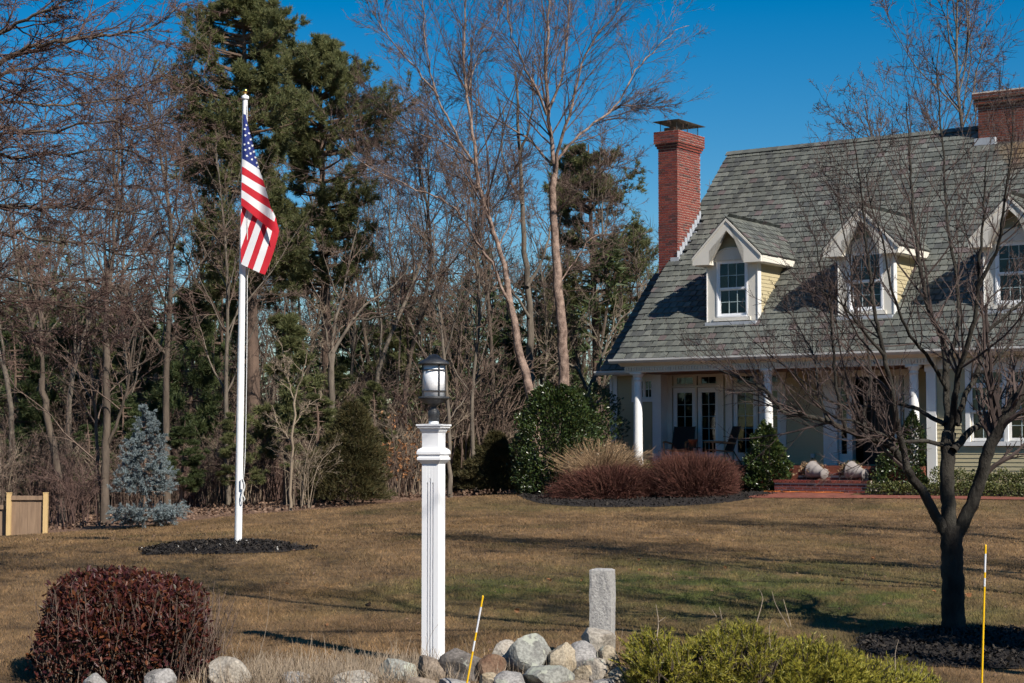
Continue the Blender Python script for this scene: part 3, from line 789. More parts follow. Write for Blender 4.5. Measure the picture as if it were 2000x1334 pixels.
def slate_variants():
    out = []
    for k in range(5):
        r = np.random.default_rng(50 + k)
        w_ = [.180, .190, .184, .192, .182][k]; L = .34; t = .029
        x0, x1 = -w_ / 2, w_ / 2
        j = r.normal(0, .004, 4)
        V = [(x0, j[0], 0), (x1, j[1], 0), (x1, L, 0), (x0, L, 0), (x0 + .002, j[0] + .003, t + j[2] * .4), (x1 - .002, j[1] + .003, t + j[3] * .4), (x1, L, .008), (x0, L, .008)]
        out.append(np.array(V))
    return out
SLV = slate_variants()
SLM = [mesh_np('slate', V, [BOXF], [np.zeros(6)], M['slate']) for V in SLV]
DU = (2.56, 6.20, 9.88)                         # dormer centres
DV, DHW, DEZ, DRZ = .43, .71, 6.45, 7.42        # dormer front, half width, eave and ridge heights
def lay_slates(parent, places, n_objects, key=None):
    """places: list of 4x4; the first n_objects become objects of their own, the rest one joined part"""
    for k, Mx in enumerate(places[:n_objects]):
        o = obj('slate', SLM[k * 7 % 5], parent); o.matrix_local = Mx
    rest = places[n_objects:]
    if rest:
        Vs = []
        for k, Mx in enumerate(rest):
            A = np.array(Mx); Vs.append(SLV[k * 7 % 5] @ A[:3, :3].T + A[:3, 3])
        m = len(rest)
        F = (BOXF[None] + (np.arange(m) * 8)[:, None, None]).reshape(-1, 4)
        o = obj('slates', mesh_np('slates', np.concatenate(Vs), [F], [np.zeros(len(F))], M['slate']), parent); o['kind'] = 'stuff'
def slate_rows(u0, u1, origin, du, dup, length, exp, skip, wobble=.006, seed=0):
    """rows of slates on a plane: origin at the eave, du along, dup up the slope"""
    r = np.random.default_rng(seed); out = []
    du = np.asarray(du, float); dup = np.asarray(dup, float); nn = np.cross(du, dup)
    s = -.03; row = 0
    tilt = math.radians(2.6)
    y = dup * math.cos(tilt) - nn * math.sin(tilt); z = np.cross(du, y)
    while s < length - .1:
        u = u0 + (.105 if row % 2 else 0) + r.uniform(-.02, .02)
        while u < u1 + .05:
            uu = min(max(u, u0 + .09), u1 - .09)
            p = np.asarray(origin) + du * uu + dup * (s + r.normal(0, wobble)) + nn * .022
            if not skip(p):
                a = r.normal(0, .012)
                x2 = du * math.cos(a) + y * math.sin(a); y2 = y * math.cos(a) - du * math.sin(a)
                Mx = Matrix([[x2[i], y2[i], z[i], p[i]] for i in range(3)] + [[0, 0, 0, 1]])
                out.append(Mx)
            u += .205 + r.uniform(-.006, .01)
        s += exp; row += 1
    return out
def in_dormer(p):
    for uc in DU:
        a = abs(p[0] - uc)
        if a < .84 and p[1] > DV - .30:
            lim = DRZ - 1.0 * a
            if a < DHW - .02 and p[1] > DV - .12 and p[2] + .2 < max(lim, DEZ - .2): return True
            if p[2] + .22 < lim and p[2] > DEZ - .1 and p[1] > DV - .1: return True
    return False
def skip_main(p):
    if in_dormer(p): return True
    if p[0] < -.02 and 2.20 < p[1] < 3.72: return True
    if 7.15 < p[0] < 10.8 and p[1] > 5.15: return True
    return False
sl = slate_rows(-.39, UE + .1, (0, EV, EZ), (1, 0, 0), (0, math.cos(PIT), math.sin(PIT)), (RZ - EZ) / math.sin(PIT), .222, skip_main, seed=1)
vis = [m for m in sl if m[0][3] < 10.6]; rest = [m for m in sl if m[0][3] >= 10.6]
vis.sort(key=lambda m: m[2][3] + .05 * max(0, m[0][3] - 3))
lay_slates(roof, vis + rest, 300)
sb = slate_rows(-.39, UE + .1, (0, 2 * RV - EV, EZ), (1, 0, 0), (0, -math.cos(PIT), math.sin(PIT)), 1.0, .5, lambda p: True)
sw = slate_rows(WU0, -.36, (0, WEV, WEZ), (1, 0, 0), (0, math.cos(PIT), math.sin(PIT)), (WTOP - WEZ) / math.sin(PIT) + .05, .222, lambda p: p[0] > -.75 and 1.95 < p[1], seed=2)
lay_slates(wing_roof, sw, 0)
# ridge caps
b = MB()
k = 0; u = -.40
while u < UE + .1:
    if not (7.2 < u < 10.7):
        for sgn in (-1, 1):
            ax = np.array([.15, 0, .004]); ay = np.array([0, .085 * math.cos(PIT), -sgn * .085 * math.sin(PIT) * 1.0]) * (1 if sgn > 0 else 1)
            nrm = np.array([0, sgn * math.sin(PIT), math.cos(PIT)]) * .009
            c = np.array([u + .12, RV + sgn * .06, RZ + .018]) + nrm
            b.obox(c, ax, ay, nrm)
    u += .225
rc = b.build('ridge_slates', M['slate'], roof); rc['kind'] = 'stuff'

# ------------------------------------------------------------------ dormers
def dormer(uc, n_obj, label):
    dv = DV
    # front wall with an opening for the window
    b = MB()
    zb = roof_z(dv) - .12
    b.box(uc - DHW, uc - .445, dv, dv + .12, zb, 6.41); b.box(uc + .445, uc + DHW, dv, dv + .12, zb, 6.41)
    b.box(uc - .445, uc + .445, dv, dv + .12, zb, 4.93); b.box(uc - .445, uc + .445, dv, dv + .12, 6.38, 6.41)
    d = b.build('dormer', M['trim'], house); d['label'] = label
    b = MB(); b.prism([(uc - .70, dv + .02, 6.40), (uc + .70, dv + .02, 6.40), (uc + .70, dv + .02, 6.62), (uc, dv + .02, DRZ - .1), (uc - .70, dv + .02, 6.62)], (0, .1, 0)); b.build('gable_wall', M['siding'], d)
    # narrow boards in the gable
    z = 6.41
    while z < 7.18:
        hw = min(.70, (DRZ - .12 - z - .03) / 1.0 - .03)
        if hw > .06: clap(d, 2 * hw, EXP, Matrix.Translation((uc - hw, dv + .018, z)))
        z += EXP
    b = MB(); b.box(uc - .50, uc + .50, dv - .035, dv - .001, 6.365, 6.40); b.box(uc - .52, uc + .52, dv - .06, dv - .001, 6.40, 6.435); b.build('window_head', M['trim'], d)
    b = MB()
    for k in range(14): b.box(uc - .49 + k * .072, uc - .455 + k * .072, dv - .055, dv - .037, 6.367, 6.398)
    dd = b.build('dentils', M['trim'], d); dd['kind'] = 'stuff'
    arc = [(uc + .47 * math.cos(a), dv - .045, 6.435 + .25 * math.sin(a)) for a in np.linspace(0, math.pi, 17)]
    b = MB(); b.prism(arc, (0, .06, 0)); b.build('arched_pediment', M['trim'], d)
    arc2 = [(uc + .48 * math.cos(a), dv - .06, 6.435 + .26 * math.sin(a)) for a in np.linspace(0, math.pi, 17)]
    b = MB(); b.tubes(np.array(arc2), np.full(17, .018), 6); b.build('arch_moulding', M['trim'], d)
    b = MB(); b.box(uc - .52, uc + .52, dv - .05, dv - .001, 4.84, 4.925); b.build('window_sill', M['trim'], d)
    b = MB(); b.box(uc - DHW - .01, uc + DHW + .01, dv - .14, dv - .02, roof_z(dv) - .02 - .06, roof_z(dv) + .005); b.build('apron_flashing', M['lead'], d)
    # corner boards returned on the cheeks
    b = MB()
    for sg in (-1, 1):
        b = MB(); u0 = uc + sg * DHW; b.box(min(u0, u0 + sg * .025), max(u0, u0 + sg * .025), dv - .02, dv + .16, roof_z(dv + .1) - .1, 6.29)
        b.build('corner_board', M['white'], d)
    # window: outer frame, two sashes, panes
    b = MB()
    b.box(uc - .442, uc - .40, dv - .02, dv + .07, 4.932, 6.378); b.box(uc + .40, uc + .442, dv - .02, dv + .07, 4.932, 6.378); b.box(uc - .40, uc + .40, dv - .018, dv + .07, 6.34, 6.378); b.box(uc - .40, uc + .40, dv - .03, dv + .07, 4.932, 4.97)
    b.build('window_frame', M['vinyl'], d)
    glazed(d, 'upper_sash', uc - .398, uc + .398, 5.64, 6.338, dv + .015, 3, 2, .045, .04, .05, M['vinyl'], .016, M['mullion'], .04)
    glazed(d, 'lower_sash', uc - .398, uc + .398, 4.972, 5.665, dv + .055, 3, 2, .045, .05, .06, M['vinyl'], .016, M['mullion'], .04)
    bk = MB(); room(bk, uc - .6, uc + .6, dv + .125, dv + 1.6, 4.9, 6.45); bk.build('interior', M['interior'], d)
    # cheeks
    for sg in (-1, 1):
        vtop = EV + (6.34 - EZ) / TP_
        b = MB(); uu = uc + sg * (DHW - .06)
        b.prism([(uu, dv + .05, roof_z(dv + .05) - .15), (uu, vtop + .1, 6.34), (uu, dv + .05, 6.34)], (sg * .055, 0, 0)); ck = b.build('cheek_wall', M['siding'], d)
        z = roof_z(dv + .16) - .02
        while z < 6.30:
            v0 = dv + .16; v1 = EV + (z + .05 - EZ) / TP_ + .04
            if sg > 0 and v1 > v0 + .03:
                Mx = Matrix.Translation((uc + sg * (DHW - .004), v0, z)) @ Matrix.Rotation(math.pi / 2, 4, 'Z')
                clap(d, v1 - v0, EXP, Mx)
            z += EXP
    # roof: two planes, rake boards, eave fascia
    OH = .30; vf = dv - OH; SK = 1.0; hw = .95; ez = DRZ - hw * SK
    vb_e = EV + (ez - EZ) / TP_ + .1; vb_r = EV + (DRZ - EZ) / TP_ + .1
    b = MB()
    for sg in (-1, 1):
        P = [(uc, vf, DRZ - .03), (uc + sg * hw, vf, ez - .03), (uc + sg * hw, vb_e, ez - .03), (uc, vb_r, DRZ - .03)]
        if sg > 0: P = P[::-1]
        b.prism(P, (0, 0, -.07))
    b.build('dormer_roof', M['slab'], d)
    for sg in (-1, 1):
        b = MB()
        t0 = np.array([uc, DRZ - .02]); t1 = np.array([uc + sg * (hw + .02), ez - .04])
        wd = .29
        P = [(uc, vf - .02, DRZ - .02), (t1[0], vf - .02, t1[1]), (t1[0], vf - .02, t1[1] - .16), (uc + sg * .49, vf - .02, t1[1] - .16), (uc + sg * .49, vf - .02, DRZ - .02 - wd - .49), (uc, vf - .02, DRZ - .02 - wd)]
        if sg < 0: P = P[::-1]
        b.prism(P, (0, .09, 0)); b.build('rake_board', M['trim'], d)
        b = MB()
        P = [(uc, vf - .045, DRZ + .0), (t1[0] + sg * .01, vf - .045, t1[1] + .02), (t1[0] + sg * .01, vf - .045, t1[1] - .04), (uc, vf - .045, DRZ - .07)]
        if sg < 0: P = P[::-1]
        b.prism(P, (0, .024, 0)); b.build('rake_moulding', M['trim'], d)
        b = MB(); ue = uc + sg * hw
        u0, u1 = sorted((ue, ue + sg * .03)); b.box(u0, u1, vf + .072, vb_e, ez - .19, ez - .025)
        u0, u1 = sorted((uc + sg * (DHW - .02), ue)); b.box(u0, u1, vf + .072, vb_e, ez - .21, ez - .19)
        b.build('eave_board', M['trim'], d)
        # box return at the foot of the rake, and the soffit under the overhang
        b = MB(); u0, u1 = sorted((uc + sg * .50, uc + sg * (hw + .02))); b.box(u0, u1, vf + .0705, dv - .001, ez - .20, ez - .165); u0, u1 = sorted((uc + sg * .49, uc + sg * .50)); b.box(u0, u1, vf + .0705, dv - .001, ez - .20, ez + .12); b.build('cornice_return', M['trim'], d)
        sl_l = math.hypot(hw, hw * SK)
        dup = np.array([-sg * hw, 0, hw * SK]) / sl_l
        du = np.array([0, sg * 1.0, 0])
        def sk(p, sg=sg):
            return p[1] > EV + (p[2] - EZ) / TP_ + .05 or p[1] < vf - .03
        if sg > 0:
            rows = slate_rows(vf, vb_r, (uc + hw + .02, 0, ez - .005), (0, 1, 0), dup, sl_l - .02, .20, sk, seed=int(uc * 10))
            lay_slates(d, rows, n_obj)
        else:
            rows = slate_rows(-vb_r, -vf, (uc - hw - .02, 0, ez - .005), (0, -1, 0), dup, sl_l - .02, .20, sk, seed=int(uc * 10) + 1)
            lay_slates(d, rows, 0)
    b = MB(); v = vf - .02
    while v < vb_r - .1:
        for sg in (-1, 1):
            c_, s_ = math.cos(.785), math.sin(.785)
            b.obox((uc + sg * .055, v + .12, DRZ - .005), (0, .14, .004), (.085 * c_, 0, -sg * .085 * s_), (sg * s_ * .009, 0, c_ * .009))
        v += .22
    o = b.build('ridge_slates', M['slate'], d); o['kind'] = 'stuff'
dormer(DU[0], 70, 'dormer next to the tall brick chimney')
dormer(DU[1], 60, 'middle dormer behind the tree crown')
dormer(DU[2], 40, 'dormer cut by the edge of the picture')

# ------------------------------------------------------------------ chimneys, brick by brick
BL, BH, BJ = .198, .0525, .0155
def brick_mesh(L, D=.10):
    b = MB(); b.box(-L / 2, L / 2, -.006, D, 0, BH)
    return mesh_np('brick', np.concatenate(b.v), b.f, b.m, M['brick'])
_bk = {}
def course(parent, coll, u0, u1, v0, v1, z, row, off=0.0):
    """one course round the front and right faces: appends (length, matrix, facing)"""
    for face in (0, 1):
        a0, a1 = (u0, u1) if face == 0 else (v0, v1)
        p = a0 - (BL + BJ) * (.5 if (row + face) % 2 else 0)
        while p < a1 - .01:
            s, e = max(p, a0), min(p + BL, a1)
            if e - s > .03:
                L = round(round((e - s) / .02) * .02 + .001, 3)
                m = (s + e) / 2
                Mx = Matrix.Translation((m, v0 - off, z)) if face == 0 else Matrix.Translation((u1 + off, m, z)) @ Matrix.Rotation(math.pi / 2, 4, 'Z')
                coll.append((L, Mx, face))
            p += BL + BJ
def put_bricks(parent, coll, n_obj, mat):
    for L, Mx, fc in coll[:n_obj]:
        k = (L, mat.name)
        if k not in _bk:
            _bk[k] = brick_mesh(L); _bk[k].materials.clear(); _bk[k].materials.append(mat)
        o = obj('brick', _bk[k], parent); o.matrix_local = Mx
    if len(coll) > n_obj:
        b = MB()
        for L, Mx, fc in coll[n_obj:]:
            A = np.array(Mx); V = np.array([(-L / 2, -.006, 0), (L / 2, -.006, 0), (L / 2, .1, 0), (-L / 2, .1, 0), (-L / 2, -.006, BH), (L / 2, -.006, BH), (L / 2, .1, BH), (-L / 2, .1, BH)])
            b.add(V @ A[:3, :3].T + A[:3, 3], BOXF)
        o = b.build('bricks', mat, parent); o['kind'] = 'stuff'
CU0, CU1, CV0, CV1 = -.74, -.15, 2.44, 3.74
b = MB()
b.box(CU0 + .004, CU1 - .004, CV0 + .004, CV1 - .004, .3, 10.22)
for k, (z0, z1) in enumerate(((9.80, 9.868), (9.868, 9.935), (9.935, 10.27))):
    o_ = .03 + .03 * k; b.box(CU0 - o_ + .004, CU1 + o_ - .004, CV0 - o_ + .004, CV1 + o_ - .004, z0 + .002, z1 - .002)
chim = b.build('chimney', M['mortar'], house); chim['label'] = 'tall slim red brick chimney at the gable'
coll = []
nrow = 0; z = 6.05
while z < 9.79:
    course(chim, coll, CU0, CU1, CV0, CV1, z, nrow); z += BH + BJ; nrow += 1
for k, z0 in enumerate((9.803, 9.871, 9.938, 10.006, 10.074, 10.142, 10.21)):
    o_ = .03 + .03 * min(k, 2)
    course(chim, coll, CU0 - o_, CU1 + o_, CV0 - o_, CV1 + o_, z0, k)
low = [c for c in coll if c[1][2][3] < 6.3 or (c[2] == 1 and c[1][2][3] < roof_z(c[1][1][3]) - .1)]
top = [c for c in coll if c not in low]
top.sort(key=lambda c: (c[2], -c[0]))
put_bricks(chim, top + low, 300, M['brick'])
b = MB(); b.box(CU0 + .1, CU0 + .42, CV0 + .15, CV0 + .5, 10.25, 10.40); b.box(CU0 + .1, CU0 + .42, CV0 + .7, CV0 + 1.0, 10.25, 10.36); b.build('flue', M['clay'], chim)
b = MB()
cm = ((CU0 + CU1) / 2, (CV0 + CV1) / 2)
V = [(CU0 - .12, CV0 - .10, 10.56), (CU1 + .12, CV0 - .10, 10.56), (CU1 + .12, CV1 + .10, 10.56), (CU0 - .12, CV1 + .10, 10.56), (cm[0], CV0 + .35, 10.66), (cm[0], CV1 - .35, 10.66)]
b.add(V, [[0, 1, 4], [2, 3, 5]]); b.add(V, [[1, 2, 5, 4], [3, 0, 4, 5]]); b.add([(q[0], q[1], q[2] - .015) for q in V[:4]], [[3, 2, 1, 0]])
b.add(V[:4] + [(q[0], q[1], q[2] - .015) for q in V[:4]], [[0, 4, 5, 1], [1, 5, 6, 2], [2, 6, 7, 3], [3, 7, 4, 0]])
cap = b.build('chimney_cap', M['capmetal'], chim)
b = MB()
for (u, v) in ((CU0 + .04, CV0 + .05), (CU1 - .04, CV0 + .05), (CU0 + .04, CV1 - .05), (CU1 - .04, CV1 - .05), (CU1 - .04, (CV0 + CV1) / 2)):
    b.box(u - .008, u + .008, v - .008, v + .008, 10.27, 10.56)
n = 12
for k in range(1, 40):
    f = k / 40; v = CV0 + .05 + (CV1 - CV0 - .1) * f
    b.box(CU1 - .042, CU1 - .039, v - .0012, v + .0012, 10.27, 10.56)
for k in range(1, 16):
    u = CU0 + .04 + (CU1 - CU0 - .08) * k / 16; b.box(u - .0012, u + .0012, CV0 + .05, CV0 + .053, 10.27, 10.56)
o = b.build('cap_mesh', M['capmetal'], chim); o['kind'] = 'stuff'
# stepped flashing up the side
z = 0
b = MB(); v = CV0 - .05
while v < CV1 - .02:
    zr = roof_z(v)
    b.box(CU1 + .008, CU1 + .018, v, min(v + .17, CV1), zr - .1, zr + .26); b.box(CU1, CU1 + .13, v, min(v + .17, CV1), zr + .02, zr + .05)
    v += .14
b.box(CU1 - .16, CU1 + .10, CV0 - .12, CV0 - .008, roof_z(CV0) - .14, roof_z(CV0) + .03)
b.build('step_flashing', M['lead'], chim)
# second, broad chimney on the ridge
DU0, DU1, DV0, DV1 = 7.23, 10.7, 5.45, 6.45
ztop = 10.96
b = MB(); b.box(DU0 + .004, DU1 - .004, DV0 + .004, DV1 - .004, 9, ztop - .05)
for k, (z0, z1) in enumerate(((10.58, 10.65), (10.65, 10.79), (10.79, ztop))):
    o_ = .04 + .04 * k; b.box(DU0 - o_ + .004, DU1 + o_ - .004, DV0 - o_ + .004, DV1 + o_ - .004, z0, z1 - .002)
chim2 = b.build('chimney', M['mortar'], house); chim2['label'] = 'broad dark brick chimney on the roof ridge'
coll = []; z = 9.55; nrow = 0
while z < 10.57:
    course(chim2, coll, DU0, DU1, DV0, DV1, z, nrow); z += BH + BJ; nrow += 1
for k, z0 in enumerate((10.582, 10.652, 10.72, 10.792, 10.87)):
    o_ = .04 + .04 * (0, 1, 1, 2, 2)[k]; course(chim2, coll, DU0 - o_, DU1 + o_, DV0 - o_, DV1 + o_, z0, k)
near = [c for c in coll if c[2] == 0 and c[1][0][3] < 9.6]; far = [c for c in coll if not (c[2] == 0 and c[1][0][3] < 9.6)]
put_bricks(chim2, near + far, len(near), M['brickdark'])
b = MB(); b.box(DU0 - .06, DU0 + .5, DV0 - .16, DV0 - .007, roof_z(DV0) - .14, roof_z(DV0) + .06); b.build('base_flashing', M['lead'], chim2)

# ------------------------------------------------------------------ brick steps
steps = thing('brick_steps', 'low red brick steps in front of the dark entry', 'steps', tuple(HO), -HA)
b = MB(); b.box(4.5, 6.95, -1.18, -.37, .3, .845); b.box(4.9, 6.55, -.70, -.3, .846, 1.02); b.build('core', M['mortar'], steps)
def step_course(u0, u1, v, z, row, L=BL, Hh=BH, depth=.10):
    p = u0 - (L + BJ) * (.5 if row % 2 else 0)
    while p < u1 - .02:
        s, e = max(p, u0), min(p + L, u1)
        if e - s > .03:
            k = ('s', round(e - s, 2), depth)
            if k not in _bk:
                bb = MB(); bb.box(-(e - s) / 2, (e - s) / 2, -.008, depth, 0, Hh); _bk[k] = mesh_np('brick', np.concatenate(bb.v), bb.f, bb.m, M['brick'])
            o = obj('brick', _bk[k], steps); o.location = ((s + e) / 2, v, z)
        p += L + BJ
for r, z in enumerate((.56, .628, .696)): step_course(4.5, 6.95, -1.18, z, r)
step_course(4.49, 6.96, -1.21, .79, 0, .092, .062, .22)
step_course(4.49, 6.96, -.97, .79, 1, .203, .062, .2); step_course(4.9, 6.55, -.70, .86, 0); step_course(4.9, 6.55, -.71, .965, 0, .092, .058, .2)

# ------------------------------------------------------------------ porch furniture and what lies on the steps
def chair(label, u, v, z, rz):
    t = thing('porch_chair', label, 'chair', tuple(H(u, v, z)), -HA + rz)
    # local: x right, y back, z up
    b = MB(); b.prism([(-.27, .22, .36), (-.27, .42, .98), (-.27, .44, .975), (-.27, .245, .355)], (.54, 0, 0)); b.build('backrest', M['sling'], t)
    b = MB(); b.prism([(-.27, -.28, .40), (-.27, .24, .35), (-.27, .24, .33), (-.27, -.28, .38)], (.54, 0, 0)); b.build('seat', M['chairwood'], t)
    for s in (-1, 1):
        b = MB(); b.tubes(spline([(s * .30, -.36, .58), (s * .31, -.2, .60), (s * .31, .05, .575), (s * .30, .30, .55)], 8), np.full(8, .024), 8); b.build('armrest', M['chairwood'], t, True)
        b = MB(); b.tubes(np.array([(s * .30, -.30, 0), (s * .30, -.32, .58)]), np.array([.02, .02]), 8); b.build('leg', M['chairwood'], t, True)
        b = MB(); b.tubes(np.array([(s * .30, .46, 0), (s * .29, .22, .38), (s * .285, .44, 1.0)]), np.array([.02, .02, .018]), 8); b.build('leg', M['dark'], t, True)
    b = MB(); b.tubes(np.array([(-.28, .44, .985), (.28, .44, .985)]), np.array([.016, .016]), 6); b.build('top_rail', M['dark'], t, True)
    return t
chair('dark sling chair with wooden arms facing out beside the porch column', .70, .95, 1.18, .15)
chair('dark sling chair with wooden arms turned sideways before the second door', 1.90, 1.0, 1.18, -.75)
b = MB(); b.lathe([(0, 0), (.085, 0), (.11, .17), (.125, .17), (.125, .21), (.105, .21), (.10, .16), (0, .16)], (0, 0, 0), 20)
pot_t = thing('plant_stand', 'small dark table between the two porch chairs', 'table', tuple(H(1.22, .75, 1.18)))
q = MB(); q.lathe([(0, .43), (.2, .43), (.2, .455), (0, .455)], (0, 0, 0), 20); q.build('table_top', M['dark'], pot_t)
for a in range(3):
    q = MB(); q.tubes(np.array([(.17 * math.cos(a * 2.1), .17 * math.sin(a * 2.1), 0), (.1 * math.cos(a * 2.1), .1 * math.sin(a * 2.1), .43)]), np.array([.012, .012]), 6); q.build('leg', M['dark'], pot_t)
pot = tag(b.build('flower_pot', M['terra'], None, True), 'empty terracotta pot between the porch chairs', 'pot'); pot.location = tuple(H(1.22, .75, 1.635))

URN = [(0, 0), (.135, 0), (.15, .015), (.15, .045), (.115, .07), (.10, .10), (.125, .16), (.165, .24), (.19, .30), (.185, .335), (.20, .35), (.225, .43), (.23, .47), (.255, .49), (.255, .52), (.23, .52), (.21, .46), (.17, .3), (.10, .2), (0, .18)]
def urn(label, u, v, z, rz, seed, greens):
    t = thing('fallen_urn', label, 'urn', tuple(H(u, v, z)))
    b = MB(); b.lathe([(r_ * .86, z_ * .92) for r_, z_ in URN], (0, 0, 0), 28)
    # lying down: axis tipped to the ground, foot towards the viewer and right
    Mx = Matrix.Rotation(rz, 4, 'Z') @ Matrix.Rotation(math.radians(78), 4, 'X')
    body = b.build('urn_body', M['urn'], t, True)
    body.matrix_local = Matrix.Translation((0, 0, .135)) @ Mx
    return t
URNS = [urn('toppled stone urn whose flat base faces the lawn, near the porch wall', 5.72, -.98, .858, math.radians(212), 1, 0), urn('toppled stone urn beside the pointed holly at the entry', 6.72, -.90, .858, math.radians(220), 2, 1)]
def star_poly(r, r2, t=.0):
    return [((r if k % 2 == 0 else r2) * math.sin(k * math.pi / 5), 0, (r if k % 2 == 0 else r2) * math.cos(k * math.pi / 5)) for k in range(10)]
b = MB()
P = star_poly(.16, .065)
V = [(0, -.03, 0), (0, .03, 0)] + P
b.add(V, [[0, 2 + (k + 1) % 10, 2 + k] for k in range(10)] + [[1, 2 + k, 2 + (k + 1) % 10] for k in range(10)])
st = tag(b.build('metal_star', M['dark'], None), 'small black five pointed star leaning on the entry step', 'star'); st.location = tuple(H(5.22, -.45, 1.18)); st.rotation_euler = (-.15, 0, -HA)
pts = [H(4.3, -1.35), H(4.6, -1.38), H(4.75, -1.32), H(4.95, -1.5), H(5.2, -1.42), H(5.7, -1.5), H(6.0, -1.4), H(6.4, -1.45)]
pts = np.array([(p[0], p[1], gz(p[0], p[1]) + .035) for p in pts])
b = MB(); b.tubes(spline(pts, 40), np.full(40, .011), 6)
tag(b.build('extension_cord', M['cord'], None, True), 'orange extension cord lying at the foot of the brick steps', 'cord')
ob = thing('wall_outlet', 'small grey outlet box low on the shaded porch wall', 'outlet', tuple(H(4.12, 1.775, 1.42)), -HA)
b = MB(); b.box(-.05, .05, -.045, .0, -.05, .05); b.build('outlet_cover', M['gutter'], ob)
b = MB(); b.tubes(spline([(0, -.03, -.05), (-.01, -.06, -.12), (-.04, -.05, -.2), (-.03, -.03, -.24)], 8), np.full(8, .01), 6); b.build('plug_lead', M['dark'], ob, True)

# ------------------------------------------------------------------ lamp post
LP = at(846, 1298, 13.3); LP[2] = gz(LP[0], LP[1]) - .02
LPX = 13.3 / FPX
lamp = thing('lamp_post', 'white square lamp post with fluted face and black lantern', 'lamp post', tuple(LP), -math.radians(21))
zz = lambda y: 1.55 + (880 - y) * LPX - LP[2]      # height on the post of a photo row
hw = .0635
def square_tube(b, prof, m=0):
    b.lathe(prof, (0, 0, 0), 4, m, True)
b = MB()
# sleeve with three grooves cut in the front face
zt, g0, g1 = zz(880), zz(1282), zz(942)
b.box(-hw, hw, -hw + .012, hw, -.1, zt)
gx = (-.0215, 0, .0215); gw = .0055
edges = [-hw, gx[0] - gw, gx[0] + gw, gx[1] - gw, gx[1] + gw, gx[2] - gw, gx[2] + gw, hw]
for a, c in ((0, 1), (2, 3), (4, 5), (6, 7)):
    b.box(edges[a], edges[c], -hw, -hw + .0118, -.1, zt)
for k, x in enumerate(gx):
    up_ = .03 if k == 1 else 0
    b.box(x - gw, x + gw, -hw + .0006, -hw + .0118, -.1, g0 - (.018 if k == 1 else 0)); b.box(x - gw, x + gw, -hw + .0006, -hw + .0118, g1 + up_, zt)
b.build('post', M['vinyl'], lamp)
b = MB(); square_tube(b, [(hw, zz(906)), (hw + .028, zz(898)), (hw + .028, zz(894)), (hw + .020, zz(892)), (hw + .020, zz(889)), (hw + .030, zz(887)), (hw + .030, zz(883)), (hw + .026, zz(879)), (hw + .012, zz(876)), (hw, zz(874))]); b.build('collar', M['vinyl'], lamp)
b = MB(); square_tube(b, [(hw + .0, zz(880)), (hw + .001, zz(842))]); b.build('upper_block', M['vinyl'], lamp)
b = MB(); square_tube(b, [(hw, zz(846)), (hw + .008, zz(843)), (hw + .014, zz(838)), (hw + .026, zz(836)), (hw + .026, zz(834)), (hw + .034, zz(832)), (hw + .034, zz(829)), (.03, zz(828)), (0, zz(828))]); b.build('cap', M['vinyl'], lamp)
b = MB(); b.lathe([(.036, zz(829)), (.036, zz(821)), (0, zz(821))], (0, 0, 0), 20); b.build('neck', M['vinyl'], lamp, True)
b = MB(); b.lathe([(0, zz(822)), (.041, zz(822)), (.041, zz(806)), (.036, zz(802)), (.020, zz(798)), (.020, zz(794)), (.036, zz(790)), (.074, zz(787)), (.10, zz(781)), (.112, zz(779)), (.112, zz(775.5)), (.09, zz(774.5)), (0, zz(774.5))], (0, 0, 0), 32); b.build('lantern_base', M['black_metal'], lamp, True)
b = MB(); b.lathe([(0, zz(775)), (.079, zz(775)), (.079, zz(712)), (0, zz(712))], (0, 0, 0), 40); o = b.build('lantern_glass', M['lamp_glass'], lamp, True); 
b = MB(); b.lathe([(0, zz(714)), (.098, zz(713)), (.113, zz(712.5)), (.114, zz(710)), (.108, zz(708)), (.09, zz(704.5)), (.055, zz(700)), (.05, zz(698)), (.045, zz(697.5)), (.03, zz(693.5)), (.012, zz(692)), (0, zz(691.8))], (0, 0, 0), 40); b.build('lantern_roof', M['black_metal'], lamp, True)
for k in range(4):
    a = math.radians(21 + 28 + 90 * k); b = MB(); x, y = .089 * math.cos(a), .089 * math.sin(a)
    b.tubes(np.array([(x, y, zz(776)), (x, y, zz(711))]), np.array([.0055, .0055]), 6); b.build('cage_bar', M['black_metal'], lamp, True)
for y in (723, 764):
    a = np.linspace(0, 2 * math.pi, 41); b = MB(); b.tubes(np.c_[.088 * np.cos(a), .088 * np.sin(a), np.full(41, zz(y))], np.full(41, .0042), 6); b.build('cage_ring', M['black_metal'], lamp, True)

# ------------------------------------------------------------------ flagpole and flag
FD = 24.7; FX = FD / FPX
pole = thing('flagpole', 'tall white flagpole with a gold ball on top', 'flagpole', tuple(FP))
topP = at(479, 190, FD) - FP
b = MB(); ax = np.array([topP * t for t in np.linspace(0, 1, 14)]); b.tubes(ax, np.interp(np.linspace(0, 1, 14), [0, .35, 1], [.05, .049, .034]), 20); b.build('pole', M['pole'], pole, True)
b = MB(); b.lathe([(0, -.03), (.046, -.03), (.05, -.02), (.05, .015), (.02, .03), (.012, .03), (.012, .05), (0, .05)], tuple(topP), 20); b.build('truck', M['pole'], pole, True)
b = MB(); r = .038; b.lathe([(r * math.sin(a), -r * math.cos(a)) for a in np.linspace(0, math.pi, 13)], tuple(topP + np.array([0, 0, .083])), 24); b.build('ball_finial', M['gold'], pole, True)
cl = at(472, 945, FD - .07) - FP
b = MB(); b.box(cl[0] - .01, cl[0] + .02, cl[1] - .02, cl[1] + .02, cl[2] - .07, cl[2] + .07); b.build('cleat', M['pole'], pole)
